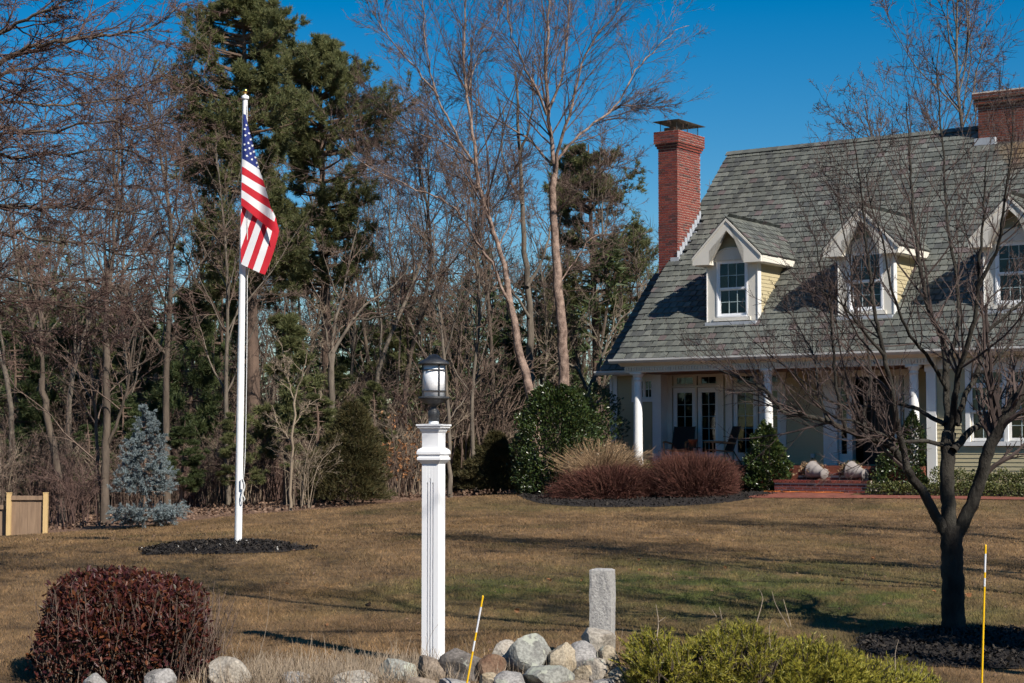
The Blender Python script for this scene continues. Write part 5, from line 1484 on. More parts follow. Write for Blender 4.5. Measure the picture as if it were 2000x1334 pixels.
# ------------------------------------------------------------------ low yellow-green mountain pine, foreground
def mugo(label, seed):
    rng = np.random.default_rng(seed); d = 12.2; k = d / FPX
    c = G(1500, d); t = plant('dwarf_pine', label, 'shrub', c)
    # outline heights by photo column
    xs_ = np.array([1225, 1245, 1280, 1330, 1380, 1425, 1470, 1530, 1580, 1640, 1700, 1760, 1830]); tops = np.array([1310, 1240, 1212, 1250, 1228, 1206, 1204, 1250, 1232, 1258, 1285, 1310, 1335])
    nc = 330; per = 7; n = nc * per
    px = rng.uniform(1236, 1800, nc); y = rng.uniform(-.6, .6, nc)
    tz = 1.55 + (880 - np.interp(px, xs_, tops)) * k - c[2]
    tz = tz * np.sqrt(np.clip(1 - (y / .72) ** 2, .05, 1)) * (1 - .16 * rng.uniform(0, 1, nc)) - .02
    lev = np.where(rng.uniform(0, 1, nc) < .6, 1.0, rng.uniform(.35, .9, nc))
    x = (px - 1500) * k
    C0 = np.c_[x, y, np.maximum(tz * lev - .11, .0)]
    x, y = np.repeat(x, per), np.repeat(y, per)
    D = unit(np.c_[(x * .25), y * .4 - .1, np.full(n, .75)] + rng.normal(0, .55, (n, 3))); D[:, 2] = np.abs(D[:, 2])
    C = np.repeat(C0, per, 0) + D * rng.uniform(.0, .05, n)[:, None]
    L = rng.uniform(.08, .14, n)
    # shoots: needles all along a short axis
    b = MB(); m = 52
    f = rng.uniform(0, 1, (n, m)); P0 = C[:, None] + D[:, None] * (f * L[:, None])[..., None]
    nd = unit(D[:, None] * (.75 + f[..., None] * .5) + rng.normal(0, .6, (n, m, 3))); l = rng.uniform(.026, .046, (n, m, 1))
    s = unit(np.cross(nd, rng.normal(size=(n, m, 3)))) * .0030
    V = np.stack([P0 - s, P0 + s, P0 + nd * l], 2).reshape(-1, 3); b.add(V, np.arange(n * m * 3).reshape(-1, 3))
    b.build('needles', M['mugo'], t)
    P = np.stack([np.c_[x * .8, y * .6, np.zeros(n)], np.c_[x * .95, y * .9, C[:, 2] * .5], C + D * L[:, None]], 1)
    b = MB(); b.tubes(P, np.tile([.009, .006, .003], (n, 1)), 4); b.build('stems', M['bark_grey'], t)['kind'] = 'stuff'
    # bare grey twigs sticking out
    tw = [[(1282, 1250), (1286, 1215), (1281, 1180)], [(1286, 1215), (1300, 1205)], [(1478, 1215), (1490, 1170), (1482, 1150)], [(1540, 1225), (1515, 1180), (1508, 1155)], [(1545, 1224), (1530, 1170)], [(1505, 1270), (1502, 1225), (1508, 1210)], [(1750, 1330), (1748, 1280), (1755, 1250)], [(1400, 1205), (1390, 1190)], [(1410, 1210), (1405, 1185)], [(1740, 1300), (1700, 1325), (1670, 1330)], [(1545, 1330), (1480, 1300), (1400, 1280)]]
    for q in tw:
        b = MB(); Q = spline([at(x_, y_, d - .25 + .1 * i) - c for i, (x_, y_) in enumerate(q)], 6); b.tubes(Q, np.linspace(.0035, .0015, 6), 4)
        b.build('bare_twig', M['reed'], t)
mugo('low spreading yellow green dwarf pine beside the rock pile', 71)

# ------------------------------------------------------------------ blue spruce
def spruce(label, px, d, h, r0, seed):
    rng = np.random.default_rng(seed); c = G(px, d); t = plant('blue_spruce', label, 'tree', c)
    b = MB(); b.tubes(np.array([(0, 0, -.1), (0, 0, h * .6), (0, 0, h + .08)]), np.array([.045, .025, .006]), 8); b.build('trunk', M['bark_pine'], t, True)
    Ps = []
    for z in np.r_[np.linspace(.12, .34, 4) * h / 2.5 * 1.0, np.linspace(.74, h / 2.5 * 2.42, 15)]:
        low = z < .5
        L = r0 * (1.0 if low else .78 * (1 - (z - .7) / (h - .62)) ** .75 + .04)
        n = 13 if low else max(5, int(11 * (1 - z / h) + 4))
        for k in range(n):
            a = rng.uniform(0, 6.28); l = L * rng.uniform(.7, 1.1)
            up = .12 if low else .05 + .5 * (z / h) ** 3
            Ps.append(spline([(0, 0, z), (math.cos(a) * l * .5, math.sin(a) * l * .5, z - .02 + l * up * .2), (math.cos(a) * l, math.sin(a) * l, z + l * up)], 5))
    P = np.array(Ps); R = np.tile(np.linspace(.011, .004, 5), (len(P), 1))
    P2, R2 = grow(rng, P, R, 7, (.25, 1), (.5, 1.0), (.22, .42), 4, .08, .03, .7, .5, .003)
    b = MB(); b.tubes(P, R, 4); b.tubes(P2, R2, 3); b.build('branches', M['bark_pine'], t)
    b = MB()
    for Q, nn in ((P, 50), (P2, 42)):
        m = len(Q); f = rng.uniform(.25, 1, (m, nn)) * 3.999 if Q is P else rng.uniform(.1, 1, (m, nn)) * 2.999
        i0 = f.astype(int); fr = (f - i0)[..., None]; ii = np.arange(m)[:, None]
        A = Q[ii, i0]; B = Q[ii, i0 + 1]; C = (A + (B - A) * fr).reshape(-1, 3); D = unit((B - A).reshape(-1, 3))
        V, F = needles(rng, C, D, 1, (.04, .065), .016, .75, .2); b.add(V, F)
    b.build('crown', M['spruce'], t)
    st = thing('tree_stake', 'yellow wooden stake standing behind the blue spruce', 'stake', tuple(G(px - 2, d + .12)))
    b = MB(); b.box(-.03, .03, -.02, .02, -.1, .82); b.build('stake_post', M['postwood'], st)
spruce('young silvery blue spruce at the edge of the wood', 285, 38.2, 2.5, .86, 81)

# ------------------------------------------------------------------ dried plants in the fallen urns
for k, (u, v) in enumerate(((5.27, -.66), (6.24, -.58))):
    rng = np.random.default_rng(90 + k); c = H(u, v, .86); t = plant('dried_arrangement', ['brown dried foliage spilling from the urn near the porch wall', 'green pine sprigs spilling from the urn by the pointed holly'][k], 'plant', c)
    n = 150; D = unit(rng.normal(size=(n, 3)) + np.array([-.5, -.1, .35])); D[:, 2] = np.abs(D[:, 2])
    P = np.stack([rng.normal(0, .05, (n, 3)) + [0.05, 0, .16], D * .16 + [0, 0, .16], D * rng.uniform(.2, .36, n)[:, None] * [1, 1, .9] + [0, 0, .12]], 1)
    b = MB(); b.tubes(P, np.tile([.004, .003, .002], (n, 1)), 3); b.build('stems', M['reed'], t)['kind'] = 'stuff'
    b = MB(); b.add(*leaves(rng, np.repeat(P[:, 2], 3, 0) + rng.normal(0, .03, (n * 3, 3)), unit(rng.normal(size=(n * 3, 3))), (.04, .08), (.4, .6), .3)); b.build('dry_leaves', M['straw'], t)
    V, F = needles(rng, P[::2, 1], D[::2], 26, (.10, .2), .006, .45, .1); b = MB(); b.add(V, F); b.build('needles', M['boxwood'] if k else M['straw'], t)

# ------------------------------------------------------------------ trees
def trace(pts, d, dd=None, K=None):
    """limb through photo points; dd: how far it swings away from / towards the viewer along its length"""
    n = len(pts); dd = np.interp(np.linspace(0, 1, n), np.linspace(0, 1, len(dd)), dd) if dd is not None else np.zeros(n)
    return spline([at(x, y, d + e) for (x, y), e in zip(pts, dd)], K or max(6, n * 3))
def limb_tube(b, P, r0, r1, S, m=0, pw=1.0, flare=0.0):
    t = np.linspace(0, 1, len(P)); R = r0 + (r1 - r0) * t ** pw
    if flare: R = R * (1 + flare * np.exp(-t * len(P) * .8))
    b.tubes(P, R, S, m)
    return R
def stack(Ps, Rs, K):
    P = np.array([spline(p, K) for p in Ps]); R = np.array([np.interp(np.linspace(0, 1, K), np.linspace(0, 1, len(r)), r) for r in Rs])
    return P, R
def jitter(P, rng, s):
    n = len(P); q = rng.normal(0, s, P.shape); q[0] = 0; q[-1] *= .3
    return P + q

# --- the bare ornamental tree in the foreground
def near_tree():
    rng = np.random.default_rng(201); d = 15.2; k = d / FPX
    t = plant('bare_tree', 'dark many stemmed bare tree in the mulch bed, foreground', 'tree', TP)
    L = []      # (points, depth swing, r0, r1)
    L += [([(1862, 1246), (1862, 1200), (1861, 1120), (1858, 1060), (1856, 1030)], [0, 0], 25, 21)]
    L += [([(1852, 1050), (1824, 1000), (1798, 956), (1771, 916), (1745, 877), (1725, 864), (1692, 854), (1652, 840), (1619, 824), (1576, 812), (1534, 808), (1516, 788), (1496, 764), (1450, 740), (1405, 724)], [0, -.3, -.5, -.4], 13, 1.6)]
    L += [([(1771, 916), (1761, 867), (1751, 824), (1745, 784), (1738, 745), (1725, 692), (1715, 642), (1705, 593), (1700, 540), (1690, 460), (1683, 380), (1672, 300)], [-.35, -.6, -.8], 8, 1.0)]
    L += [([(1858, 1050), (1852, 980), (1850, 940), (1850, 890), (1854, 845)], [0, .1], 17, 14)]
    L += [([(1852, 860), (1850, 790), (1847, 725), (1840, 659), (1817, 610), (1800, 540), (1790, 470), (1780, 380), (1776, 290), (1770, 200)], [.1, .5, .9], 9.5, 1.0)]
    L += [([(1856, 850), (1864, 791), (1873, 725), (1890, 675), (1906, 610), (1910, 560), (1916, 480), (1922, 400), (1926, 300)], [.1, -.3, -.5], 9, 1.0)]
    L += [([(1868, 830), (1883, 775), (1906, 735), (1923, 659), (1933, 642), (1972, 610), (2004, 577), (2050, 500)], [.1, .3, .3], 7.5, 1.5)]
    L += [([(1846, 829), (1817, 814), (1784, 796), (1745, 788), (1700, 796), (1640, 790), (1590, 762), (1540, 720), (1500, 690)], [.1, .7, 1.2], 6, .9)]
    L += [([(1850, 872), (1804, 862), (1758, 862), (1712, 844), (1669, 824), (1626, 812), (1580, 770), (1550, 720)], [.1, -.6, -1.0], 5.5, .9)]
    L += [([(1868, 1045), (1897, 986), (1916, 933), (1926, 897), (1946, 847), (1966, 811), (1992, 774), (2015, 745), (2060, 680), (2100, 590)], [0, -.2, -.2], 16, 9)]
    L += [([(1862, 880), (1890, 847), (1923, 824), (1956, 804), (1975, 782), (2004, 740), (2040, 660)], [0, .4, .8], 9, 3)]
    L += [([(1850, 760), (1815, 700), (1770, 640), (1740, 560), (1725, 470), (1700, 400), (1690, 330)], [.2, -.2, -.5], 5, .9)]
    L += [([(1652, 840), (1640, 790), (1632, 740), (1628, 680), (1620, 600), (1600, 520), (1592, 450)], [-.5, -.7, -.8], 4.5, .8)]
    L += [([(1619, 824), (1600, 770), (1590, 700), (1560, 640), (1530, 590)], [-.5, -.2, .2], 3.5, .7)]
    L += [([(1692, 854), (1688, 800), (1700, 740), (1690, 660), (1665, 590), (1660, 500), (1640, 420), (1640, 330)], [-.5, -.1, .2], 4.5, .8)]
    L += [([(1906, 735), (1950, 700), (1990, 640), (2010, 560)], [.2, .6, .9], 5, 1)]
    L += [([(1847, 725), (1870, 640), (1868, 540), (1850, 440), (1845, 340), (1836, 230), (1830, 130), (1836, 70)], [.5, 1.0, 1.1], 6, .9)]
    L += [([(1725, 692), (1680, 640), (1640, 590), (1590, 560)], [-.7, -.9, -1.2], 4, .8)]
    L += [([(1910, 560), (1950, 480), (1960, 400), (1975, 300), (1980, 200)], [-.4, -.7, -.9], 5, .8)]
    b = MB(); Ps = []; Rs = []
    for i, (pts, dd, r0, r1) in enumerate(L):
        P = jitter(trace(pts, d, dd, max(12, len(pts) * 4)), rng, .004) - TP
        fl = .22 if i == 0 else 0
        R = limb_tube(b, P, r0 * k * (.88 if i else .95), r1 * k, 12 if r0 > 12 else 8, 0, .8, fl)
        Ps.append(P); Rs.append(R)
    b.build('trunk', M['lichen_bark'], t, True)
    sel = range(1, len(L))
    P, R = stack([Ps[i] for i in sel if i != 3], [Rs[i] for i in sel if i != 3], 14)
    P1, R1 = grow(rng, P, R, 19, (.22, 1), (.35, 1.0), (.2, .55), 8, .12, .10, .5, .25, .0035)
    P2, R2 = grow(rng, P1, R1, 8, (.15, 1), (.35, .9), (.25, .55), 6, .12, .05, .6, .35, .0022)
    P3, R3 = grow(rng, P2, R2, 5, (.2, 1), (.4, 1.0), (.2, .5), 3, .16, .03, .65, .5, .0018)
    b = MB(); b.tubes(P1, R1, 5); b.tubes(P2, R2, 3); ribbon(b, rng, P3, R3); b.build('crown', M['twig_near'], t)
    # torn red wound on the right-hand limb
    b = MB(); C = at(1936, 868, d - .235) - TP; A = (at(1946, 845, d) - at(1926, 895, d)) / 2
    n = 9; V = []
    for i in range(n):
        f = i / (n - 1) * 2 - 1; w_ = .028 * math.sqrt(max(0, 1 - f * f)) * (1 + .3 * math.sin(i * 2.3)); q = C + A * f * 1.15
        V += [q + np.array([-w_, .12, 0]), q + np.array([0, .10 + .01 * math.sin(i), 0]), q + np.array([w_, .12, 0])]
    F = [[3 * i + j, 3 * i + j + 1, 3 * i + j + 4, 3 * i + j + 3] for i in range(n - 1) for j in range(2)]
    b.add(np.array(V), F); wm = pm('raw_wood', (.30, .10, .045), (.20, .07, .03), 30, .8, .5, 60, stretch=(1, 1, .3)); o = b.build('torn_bark_wound', wm, t, True); o['label'] = 'torn reddish wound on the limb'
    return t
near_tree()

# --- river birches behind the corner of the house
def traced_tree(name, label, base, limbs, d, mats, seed, lv, k=None, flare=.25, lf=.85, jit=.02):
    rng = np.random.default_rng(seed); k = d / FPX
    t = plant(name, label, 'tree', base)
    b = MB(); Ps = []; Rs = []
    for i, (pts, dd, r0, r1) in enumerate(limbs):
        P = jitter(trace(pts, d, dd, max(10, len(pts) * 3)), rng, jit) - base
        R = limb_tube(b, P, r0 * k * (1 if i == 0 else lf), r1 * k * lf, 10 if r0 > 6 else 6, 0, .75, flare if i == 0 else 0)
        Ps.append(P); Rs.append(R)
    b.build('trunk', mats[0], t, True)
    P, R = stack(Ps[1:], Rs[1:], 16); b = MB()
    for (n, tr, ang, lf, K, wob, trop, rf, tip, rmin, S) in lv:
        P, R = grow(rng, P, R, n, tr, ang, lf, K, wob, trop, rf, tip, rmin)
        if S: b.tubes(P, R, S)
        else: ribbon(b, rng, P, R)
    b.build('crown', mats[1], t)
    return t
BD = 49.8
lvB = [(22, (.1, 1), (.3, .8), (.26, .58), 8, .08, .03, .42, .25, .008, 4), (10, (.1, 1), (.3, .8), (.25, .5), 5, .10, .01, .5, .35, .005, 3), (12, (.1, 1), (.3, .9), (.25, .55), 3, .16, -.02, .6, .5, .0032, 0)]
gb = G(1104, BD)
traced_tree('birch_tree', 'tall peeling river birch with straight pink trunk, nearest the chimney', gb,
  [([(1104, 985), (1103, 860), (1102, 760), (1100, 680), (1092, 560), (1085, 470), (1080, 400), (1084, 340)], [0, 0], 15, 11),
   ([(1084, 345), (1080, 290), (1076, 250), (1070, 200), (1068, 140), (1070, 60), (1076, -40), (1080, -160)], [0, .4], 8, 1.4),
   ([(1085, 340), (1091, 292), (1113, 225), (1136, 131), (1162, 75), (1199, 30), (1240, -30)], [0, -1, -1.5], 6.5, 1.3),
   ([(1089, 312), (1125, 270), (1177, 228), (1207, 199), (1237, 146), (1274, 105), (1315, 62), (1345, 50)], [0, .6, 1.5], 5, 1),
   ([(1190, 218), (1230, 205), (1274, 208), (1320, 205)], [.6, 0], 2.5, .8),
   ([(1068, 225), (1050, 180), (1031, 142), (1008, 94), (993, 37), (985, -50)], [0, -.8, -1.5], 5, 1.3),
   ([(1075, 318), (1038, 277), (993, 247), (948, 217), (911, 180), (880, 120)], [0, 1, 2], 4.5, 1),
   ([(1072, 215), (1096, 150), (1108, 80), (1112, 0), (1120, -80)], [0, .8, 1.5], 5, 1.2),
   ([(1082, 420), (1120, 380), (1170, 340), (1230, 318)], [0, -.8, -1.2], 3, .8),
   ([(1090, 560), (1130, 500), (1150, 470), (1200, 440)], [0, 1.0, 1.4], 3, .8)], BD, (M['bark_birch'], M['twig_birch']), 211, lvB, lf=.62)
gb2 = G(1046, BD - 1)
traced_tree('birch_tree', 'leaning river birch with forked pink trunks behind the big holly', gb2,
  [([(1047, 985), (1046, 860), (1040, 790), (1015, 690), (1000, 610), (990, 545)], [0, 0], 14, 10),
   ([(992, 560), (975, 480), (955, 430), (938, 372), (930, 330), (925, 280), (915, 200), (908, 130), (908, 50), (911, -30), (914, -130)], [0, .4, .8], 9, 1.8),
   ([(1004, 625), (985, 570), (960, 515), (945, 500), (911, 442), (873, 393), (825, 375), (750, 341), (694, 307), (667, 270)], [0, -.8, -2], 6, 1),
   ([(926, 320), (900, 277), (877, 240), (855, 187), (840, 142), (829, 75), (825, 0), (820, -80)], [.4, 0, -.5], 5, 1.2),
   ([(926, 320), (890, 292), (862, 277), (802, 255), (761, 225), (725, 190)], [.4, 1, 1.8], 3.5, .8),
   ([(938, 372), (900, 348), (843, 333), (770, 318), (720, 320)], [.4, 1.2, 2], 3.2, .8),
   ([(856, 190), (810, 131), (761, 75), (739, 45), (715, 0)], [0, -.8], 3.5, .8),
   ([(912, 185), (930, 120), (965, 60), (990, -20)], [.6, 1.4], 3.2, .9),
   ([(975, 480), (1000, 420), (1010, 350), (1000, 290)], [.2, 1], 3, .8),
   ([(950, 425), (985, 380), (1005, 330), (1040, 290)], [.4, -.8], 3, .8)], BD - 1, (M['bark_birch'], M['twig_birch']), 212, lvB, lf=.62)
gb3 = G(1038, 57)
traced_tree('bare_tree', 'straight grey barked bare tree between the two birches', gb3,
  [([(1038, 985), (1038, 790), (1035, 690), (1034, 600), (1023, 480), (1020, 380), (1015, 280), (1011, 200), (1006, 140)], [0, .3], 12, 2.5),
   ([(1030, 560), (1060, 500), (1075, 440), (1078, 380)], [0, 1], 5, 1),
   ([(1016, 300), (1035, 240), (1042, 180), (1040, 120)], [0, -.8], 4, 1),
   ([(1020, 400), (990, 340), (980, 270), (985, 210)], [0, 1], 4, 1),
   ([(1034, 620), (1000, 570), (960, 560), (920, 540)], [0, -1], 4, 1)], 57, (M['bark_oak'], M['twig']), 213,
  [(9, (.25, 1), (.4, 1.0), (.2, .45), 7, .16, .0, .5, .3, .014, 5), (6, (.2, 1), (.4, 1), (.25, .5), 5, .18, .0, .6, .4, .007, 3), (5, (.2, 1), (.4, 1), (.3, .5), 3, .2, 0, .6, .5, .005, 0)])

# --- a spreading tree just outside the frame on the left: its boughs reach in
def overhang():
    rng = np.random.default_rng(221); d = 21.0; base = G(-175, d); k = d / FPX
    t = plant('bare_tree', 'near bare tree whose dense twiggy boughs hang in at the upper corner', 'tree', base)
    L = [([(-175, 1140), (-178, 900), (-185, 700), (-180, 500), (-170, 300), (-160, 100), (-150, -100)], [0, 0], 30, 10)]
    for (pts, dd, r0) in [
       ([(-175, 230), (-80, 120), (0, 67), (75, 26), (124, 0), (200, -40)], [0, -1, -1.5], 8),
       ([(-172, 260), (-80, 165), (0, 116), (75, 90), (124, 80), (187, 71), (262, 64), (315, 37), (356, 7)], [0, -.5, .5], 7.5),
       ([(-175, 330), (-60, 190), (0, 145), (112, 137), (190, 148), (260, 165), (330, 160)], [0, .8, 1.2], 5.5),
       ([(-176, 400), (-70, 290), (0, 255), (94, 258), (187, 243), (280, 250), (350, 230)], [0, -.8, -1.4], 5),
       ([(-178, 440), (-70, 330), (0, 303), (112, 303), (225, 292), (310, 320), (390, 310)], [0, 1.0, 1.8], 5),
       ([(-180, 520), (-70, 420), (0, 403), (94, 405), (180, 403), (260, 420), (340, 400)], [0, .2, -.4], 5),
       ([(-180, 560), (-60, 470), (0, 455), (90, 470), (180, 480), (260, 500), (330, 490)], [0, -1.2, -2], 4.5),
       ([(-180, 640), (-60, 560), (0, 545), (90, 556), (170, 550), (250, 570), (320, 545)], [0, 1.2, 1.6], 4.5),
       ([(-182, 690), (-80, 600), (0, 590), (80, 590), (150, 600), (230, 588), (300, 600)], [0, .4, .2], 4),
       ([(-184, 740), (-80, 660), (0, 648), (90, 650), (170, 664), (230, 650)], [0, -.6, -1], 3.5),
       ([(-165, 200), (-60, 40), (30, -40), (150, -80)], [0, 1, 2], 6),
       ([(-180, 480), (-60, 370), (20, 352), (130, 350), (230, 362), (320, 372)], [0, 2.0, 3.0], 4.5),
       ([(-170, 290), (-60, 215), (20, 200), (130, 205), (220, 195), (300, 205), (400, 150)], [0, 1.8, 2.6], 5)]:
        L.append((pts, dd, r0, .9))
    b = MB(); Ps = []; Rs = []
    for i, (pts, dd, r0, r1) in enumerate(L):
        P = jitter(trace(pts, d, dd, max(12, len(pts) * 4)), rng, .02) - base
        R = limb_tube(b, P, r0 * k, r1 * k, 10 if i == 0 else 7, 0, .85, .3 if i == 0 else 0); Ps.append(P); Rs.append(R)
    b.build('trunk', M['bark_grey'], t, True)
    P, R = stack(Ps[1:], Rs[1:], 18)
    P1, R1 = grow(rng, P, R, 34, (.26, 1), (.35, .9), (.12, .34), 7, .13, .012, .5, .3, .006)
    P2, R2 = grow(rng, P1, R1, 9, (.15, 1), (.35, .95), (.25, .5), 5, .15, .01, .6, .4, .0035)
    P3, R3 = grow(rng, P2, R2, 12, (.15, 1), (.4, 1.1), (.22, .5), 3, .2, .0, .65, .5, .003)
    b = MB(); b.tubes(P1, R1, 4); b.tubes(P2, R2, 3); ribbon(b, rng, P3, R3); b.build('crown', M['twig_red'], t)
overhang()

# --- white pines
def pine_tree(label, px, d, ztop, r_tr, prof, seed, zlow=2.5, nb=70, mat='pine', lean=0.0, tuft=(.12, .20), dens=1.0, name='pine_tree', upcurve=.25, width=.028, nn=7):
    """prof: list of (height, reach to the left, reach to the right) in metres"""
    rng = np.random.default_rng(seed); c = G(px, d); t = plant(name, label, 'tree', c)
    tr = spline([(0, 0, -.3), (lean * .3, 0, ztop * .35), (lean * .7, .1, ztop * .7), (lean, 0, ztop)], 14)
    b = MB(); Rt = np.linspace(1, .12, 14) * r_tr; b.tubes(tr, Rt, 10); b.build('trunk', M['bark_pine'], t, True)
    prof = np.array(prof, float); Ps = []; rs = []
    zs = rng.uniform(zlow, ztop - .2, nb); zs = zlow + (np.sort(zs) - zlow)
    zs[: nb // 5] = rng.uniform(zlow + (ztop - zlow) * .66, ztop - .15, nb // 5)
    zs = np.round(zs / .42) * .42 + rng.normal(0, .06, nb)
    for z in zs:
        a = rng.uniform(0, 2 * math.pi); ca = math.cos(a)
        L_, R_ = np.interp(z, prof[:, 0], prof[:, 1]), np.interp(z, prof[:, 0], prof[:, 2])
        l = (R_ * max(ca, 0) + L_ * max(-ca, 0)) + (1 - abs(ca)) * (L_ + R_) / 2 * .8
        l *= rng.uniform(.6, 1.2)
        if l < .25: continue
        o = np.array([np.interp(z, tr[:, 2], tr[:, 0]), np.interp(z, tr[:, 2], tr[:, 1]), z]); dr = np.array([ca, math.sin(a), 0])
        u = upcurve * (.4 + z / ztop)
        Ps.append(spline([o, o + dr * l * .4 + UPV * l * u * .2, o + dr * l * .75 + UPV * l * u * .45, o + dr * l + UPV * l * u], 8)); rs.append(np.linspace(.03 + .012 * l, .008, 8))
    P, R = np.array(Ps), np.array(rs)
    P1, R1 = grow(rng, P, R, int(8 * dens), (.3, 1), (.4, 1.0), (.22, .45), 5, .08, .06, .55, .4, .007)
    P2, R2 = grow(rng, P1, R1, 4, (.15, 1), (.3, 1.0), (.3, .6), 3, .08, .08, .6, .5, .005)
    bb = MB(); bb.tubes(P, R, 5); bb.tubes(P1, R1, 3); ribbon(bb, rng, P2, R2); bb.build('branches', M['bark_pine'], t)
    b = MB()
    for Q, tf in ((P, (.72, .86, 1.0)), (P1, (.35, .55, .75, 1.0)), (P2, (.3, .65, 1.0))):
        K = Q.shape[1]
        for f in tf:
            x = f * (K - 1); i0 = min(int(x), K - 2); fr = x - i0
            C = Q[:, i0] + (Q[:, i0 + 1] - Q[:, i0]) * fr + rng.normal(0, .03, (len(Q), 3)); D = unit(Q[:, i0 + 1] - Q[:, i0])
            b.add(*needles(rng, C, D, nn, tuft, width, .75, .35))
    b.build('crown', M[mat], t)
    return t
zy = lambda y, d: 1.35 + (880 - y) * d / FPX            # height above the ground of a photo row at distance d
def profile(d, rows):
    k = d / FPX
    return sorted([(zy(y, d), l * k * 1.15, r * k * 1.15) for y, l, r in rows])
pine_tree('tall white pine rising behind the flag, tallest tree of the wood', 500, 50, zy(-25, 50), .25,
   profile(50, [(-25, 15, 15), (10, 45, 45), (50, 75, 85), (110, 105, 75), (165, 110, 55), (200, 130, 90), (240, 120, 110), (300, 115, 60), (350, 95, 40), (400, 130, 70), (500, 120, 100), (560, 115, 70), (640, 50, 70), (720, 20, 50)]), 301, zy(730, 50), 240, lean=-.45, dens=.9, nn=8, width=.022, tuft=(.11, .19))
pine_tree('spreading white pine whose boughs reach out between flag and birches', 645, 54, zy(70, 54), .22,
   profile(54, [(70, 20, 10), (100, 70, 30), (140, 95, 60), (180, 110, 95), (230, 100, 150), (275, 90, 150), (310, 70, 90), (380, 80, 90), (450, 90, 75), (520, 70, 90), (600, 60, 80), (680, 30, 40)]), 302, zy(690, 54), 205, lean=-.4, dens=.9, nn=8, width=.022, tuft=(.11, .19))
pine_tree('pine standing between the birches and the tall chimney', 1172, 66, zy(295, 66), .22,
   profile(66, [(295, 10, 10), (330, 45, 40), (380, 60, 70), (430, 75, 95), (480, 65, 115), (550, 80, 115), (650, 70, 100), (740, 40, 50)]), 303, zy(750, 66), 120, lean=-.4, dens=.9)
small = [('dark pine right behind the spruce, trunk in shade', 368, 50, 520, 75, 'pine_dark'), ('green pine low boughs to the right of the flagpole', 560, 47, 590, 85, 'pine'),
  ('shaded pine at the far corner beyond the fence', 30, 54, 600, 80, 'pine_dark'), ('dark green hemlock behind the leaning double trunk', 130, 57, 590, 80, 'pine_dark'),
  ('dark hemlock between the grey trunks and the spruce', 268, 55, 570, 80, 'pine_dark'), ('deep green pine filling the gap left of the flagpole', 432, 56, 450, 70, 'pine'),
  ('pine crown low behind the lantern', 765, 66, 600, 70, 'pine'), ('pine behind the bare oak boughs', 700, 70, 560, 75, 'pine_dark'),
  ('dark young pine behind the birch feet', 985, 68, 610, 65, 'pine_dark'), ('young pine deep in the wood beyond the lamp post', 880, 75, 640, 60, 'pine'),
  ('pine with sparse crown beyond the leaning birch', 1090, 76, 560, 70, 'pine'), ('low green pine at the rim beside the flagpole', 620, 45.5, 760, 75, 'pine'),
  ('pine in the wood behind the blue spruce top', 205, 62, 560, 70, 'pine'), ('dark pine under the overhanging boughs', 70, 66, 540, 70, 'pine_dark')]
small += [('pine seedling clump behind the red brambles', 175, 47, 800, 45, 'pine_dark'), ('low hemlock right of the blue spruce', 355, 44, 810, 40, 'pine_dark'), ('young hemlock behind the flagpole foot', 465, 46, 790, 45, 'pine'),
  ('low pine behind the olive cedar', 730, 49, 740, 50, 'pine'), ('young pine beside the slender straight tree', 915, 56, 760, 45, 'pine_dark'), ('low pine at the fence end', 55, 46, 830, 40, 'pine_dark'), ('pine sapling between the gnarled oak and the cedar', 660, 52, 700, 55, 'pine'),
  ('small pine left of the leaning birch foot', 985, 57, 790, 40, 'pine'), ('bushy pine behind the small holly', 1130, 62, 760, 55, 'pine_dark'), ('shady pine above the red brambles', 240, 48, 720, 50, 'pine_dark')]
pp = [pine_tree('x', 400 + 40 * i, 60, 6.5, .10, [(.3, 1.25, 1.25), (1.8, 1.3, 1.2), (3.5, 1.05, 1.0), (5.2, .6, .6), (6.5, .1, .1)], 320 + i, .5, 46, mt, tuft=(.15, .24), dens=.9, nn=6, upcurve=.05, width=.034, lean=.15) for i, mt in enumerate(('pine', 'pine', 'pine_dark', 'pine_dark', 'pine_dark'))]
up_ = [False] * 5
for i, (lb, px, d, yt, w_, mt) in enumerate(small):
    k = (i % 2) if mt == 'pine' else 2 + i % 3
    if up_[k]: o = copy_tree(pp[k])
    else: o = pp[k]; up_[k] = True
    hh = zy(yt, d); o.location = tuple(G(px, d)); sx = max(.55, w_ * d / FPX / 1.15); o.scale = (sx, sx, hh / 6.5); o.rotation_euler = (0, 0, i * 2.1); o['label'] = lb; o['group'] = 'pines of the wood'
# cedars at the rim
def cedar(label, px, d, h, r, seed):
    rng = np.random.default_rng(seed); c = G(px, d); t = plant('cedar_bush', label, 'bush', c); n = 5200
    z = rng.beta(1.1, 1.5, n); a = rng.uniform(0, 6.28, n); lm = lumpy(seed, .5, 12)
    dd = np.stack([np.cos(a), np.sin(a), z * 2 - .8], -1)
    rr = rng.uniform(.2, 1, n) ** .45 * (1.05 - z) ** .7 * lm(unit(dd)) * (1 + .12 * np.sin(z * 30 + a * 2))
    C = np.stack([np.cos(a) * rr * r, np.sin(a) * rr * r, z * h + .1], -1); D = unit(np.stack([np.cos(a), np.sin(a), .7 + 0 * a], -1))
    b = MB(); b.add(*needles(rng, C, D, 6, (.08, .16), .022, .5, .2)); b.build('foliage', M['cedar'], t)
    b = MB(); b.tubes(np.array([(0, 0, -.1), (0, 0, h * .9)]), np.array([.05, .01]), 6); b.build('trunk', M['bark_grey'], t)
cedar('olive brown cedar bush at the wood edge beside the lamp post', 688, 44.5, 2.35, 1.0, 341)
cedar('smaller rusty cedar behind the lawn crest left of the big holly', 968, 48.5, 1.5, .75, 342)
cedar('rust coloured cedar in the shade of the birches', 905, 52, 1.6, .7, 343)

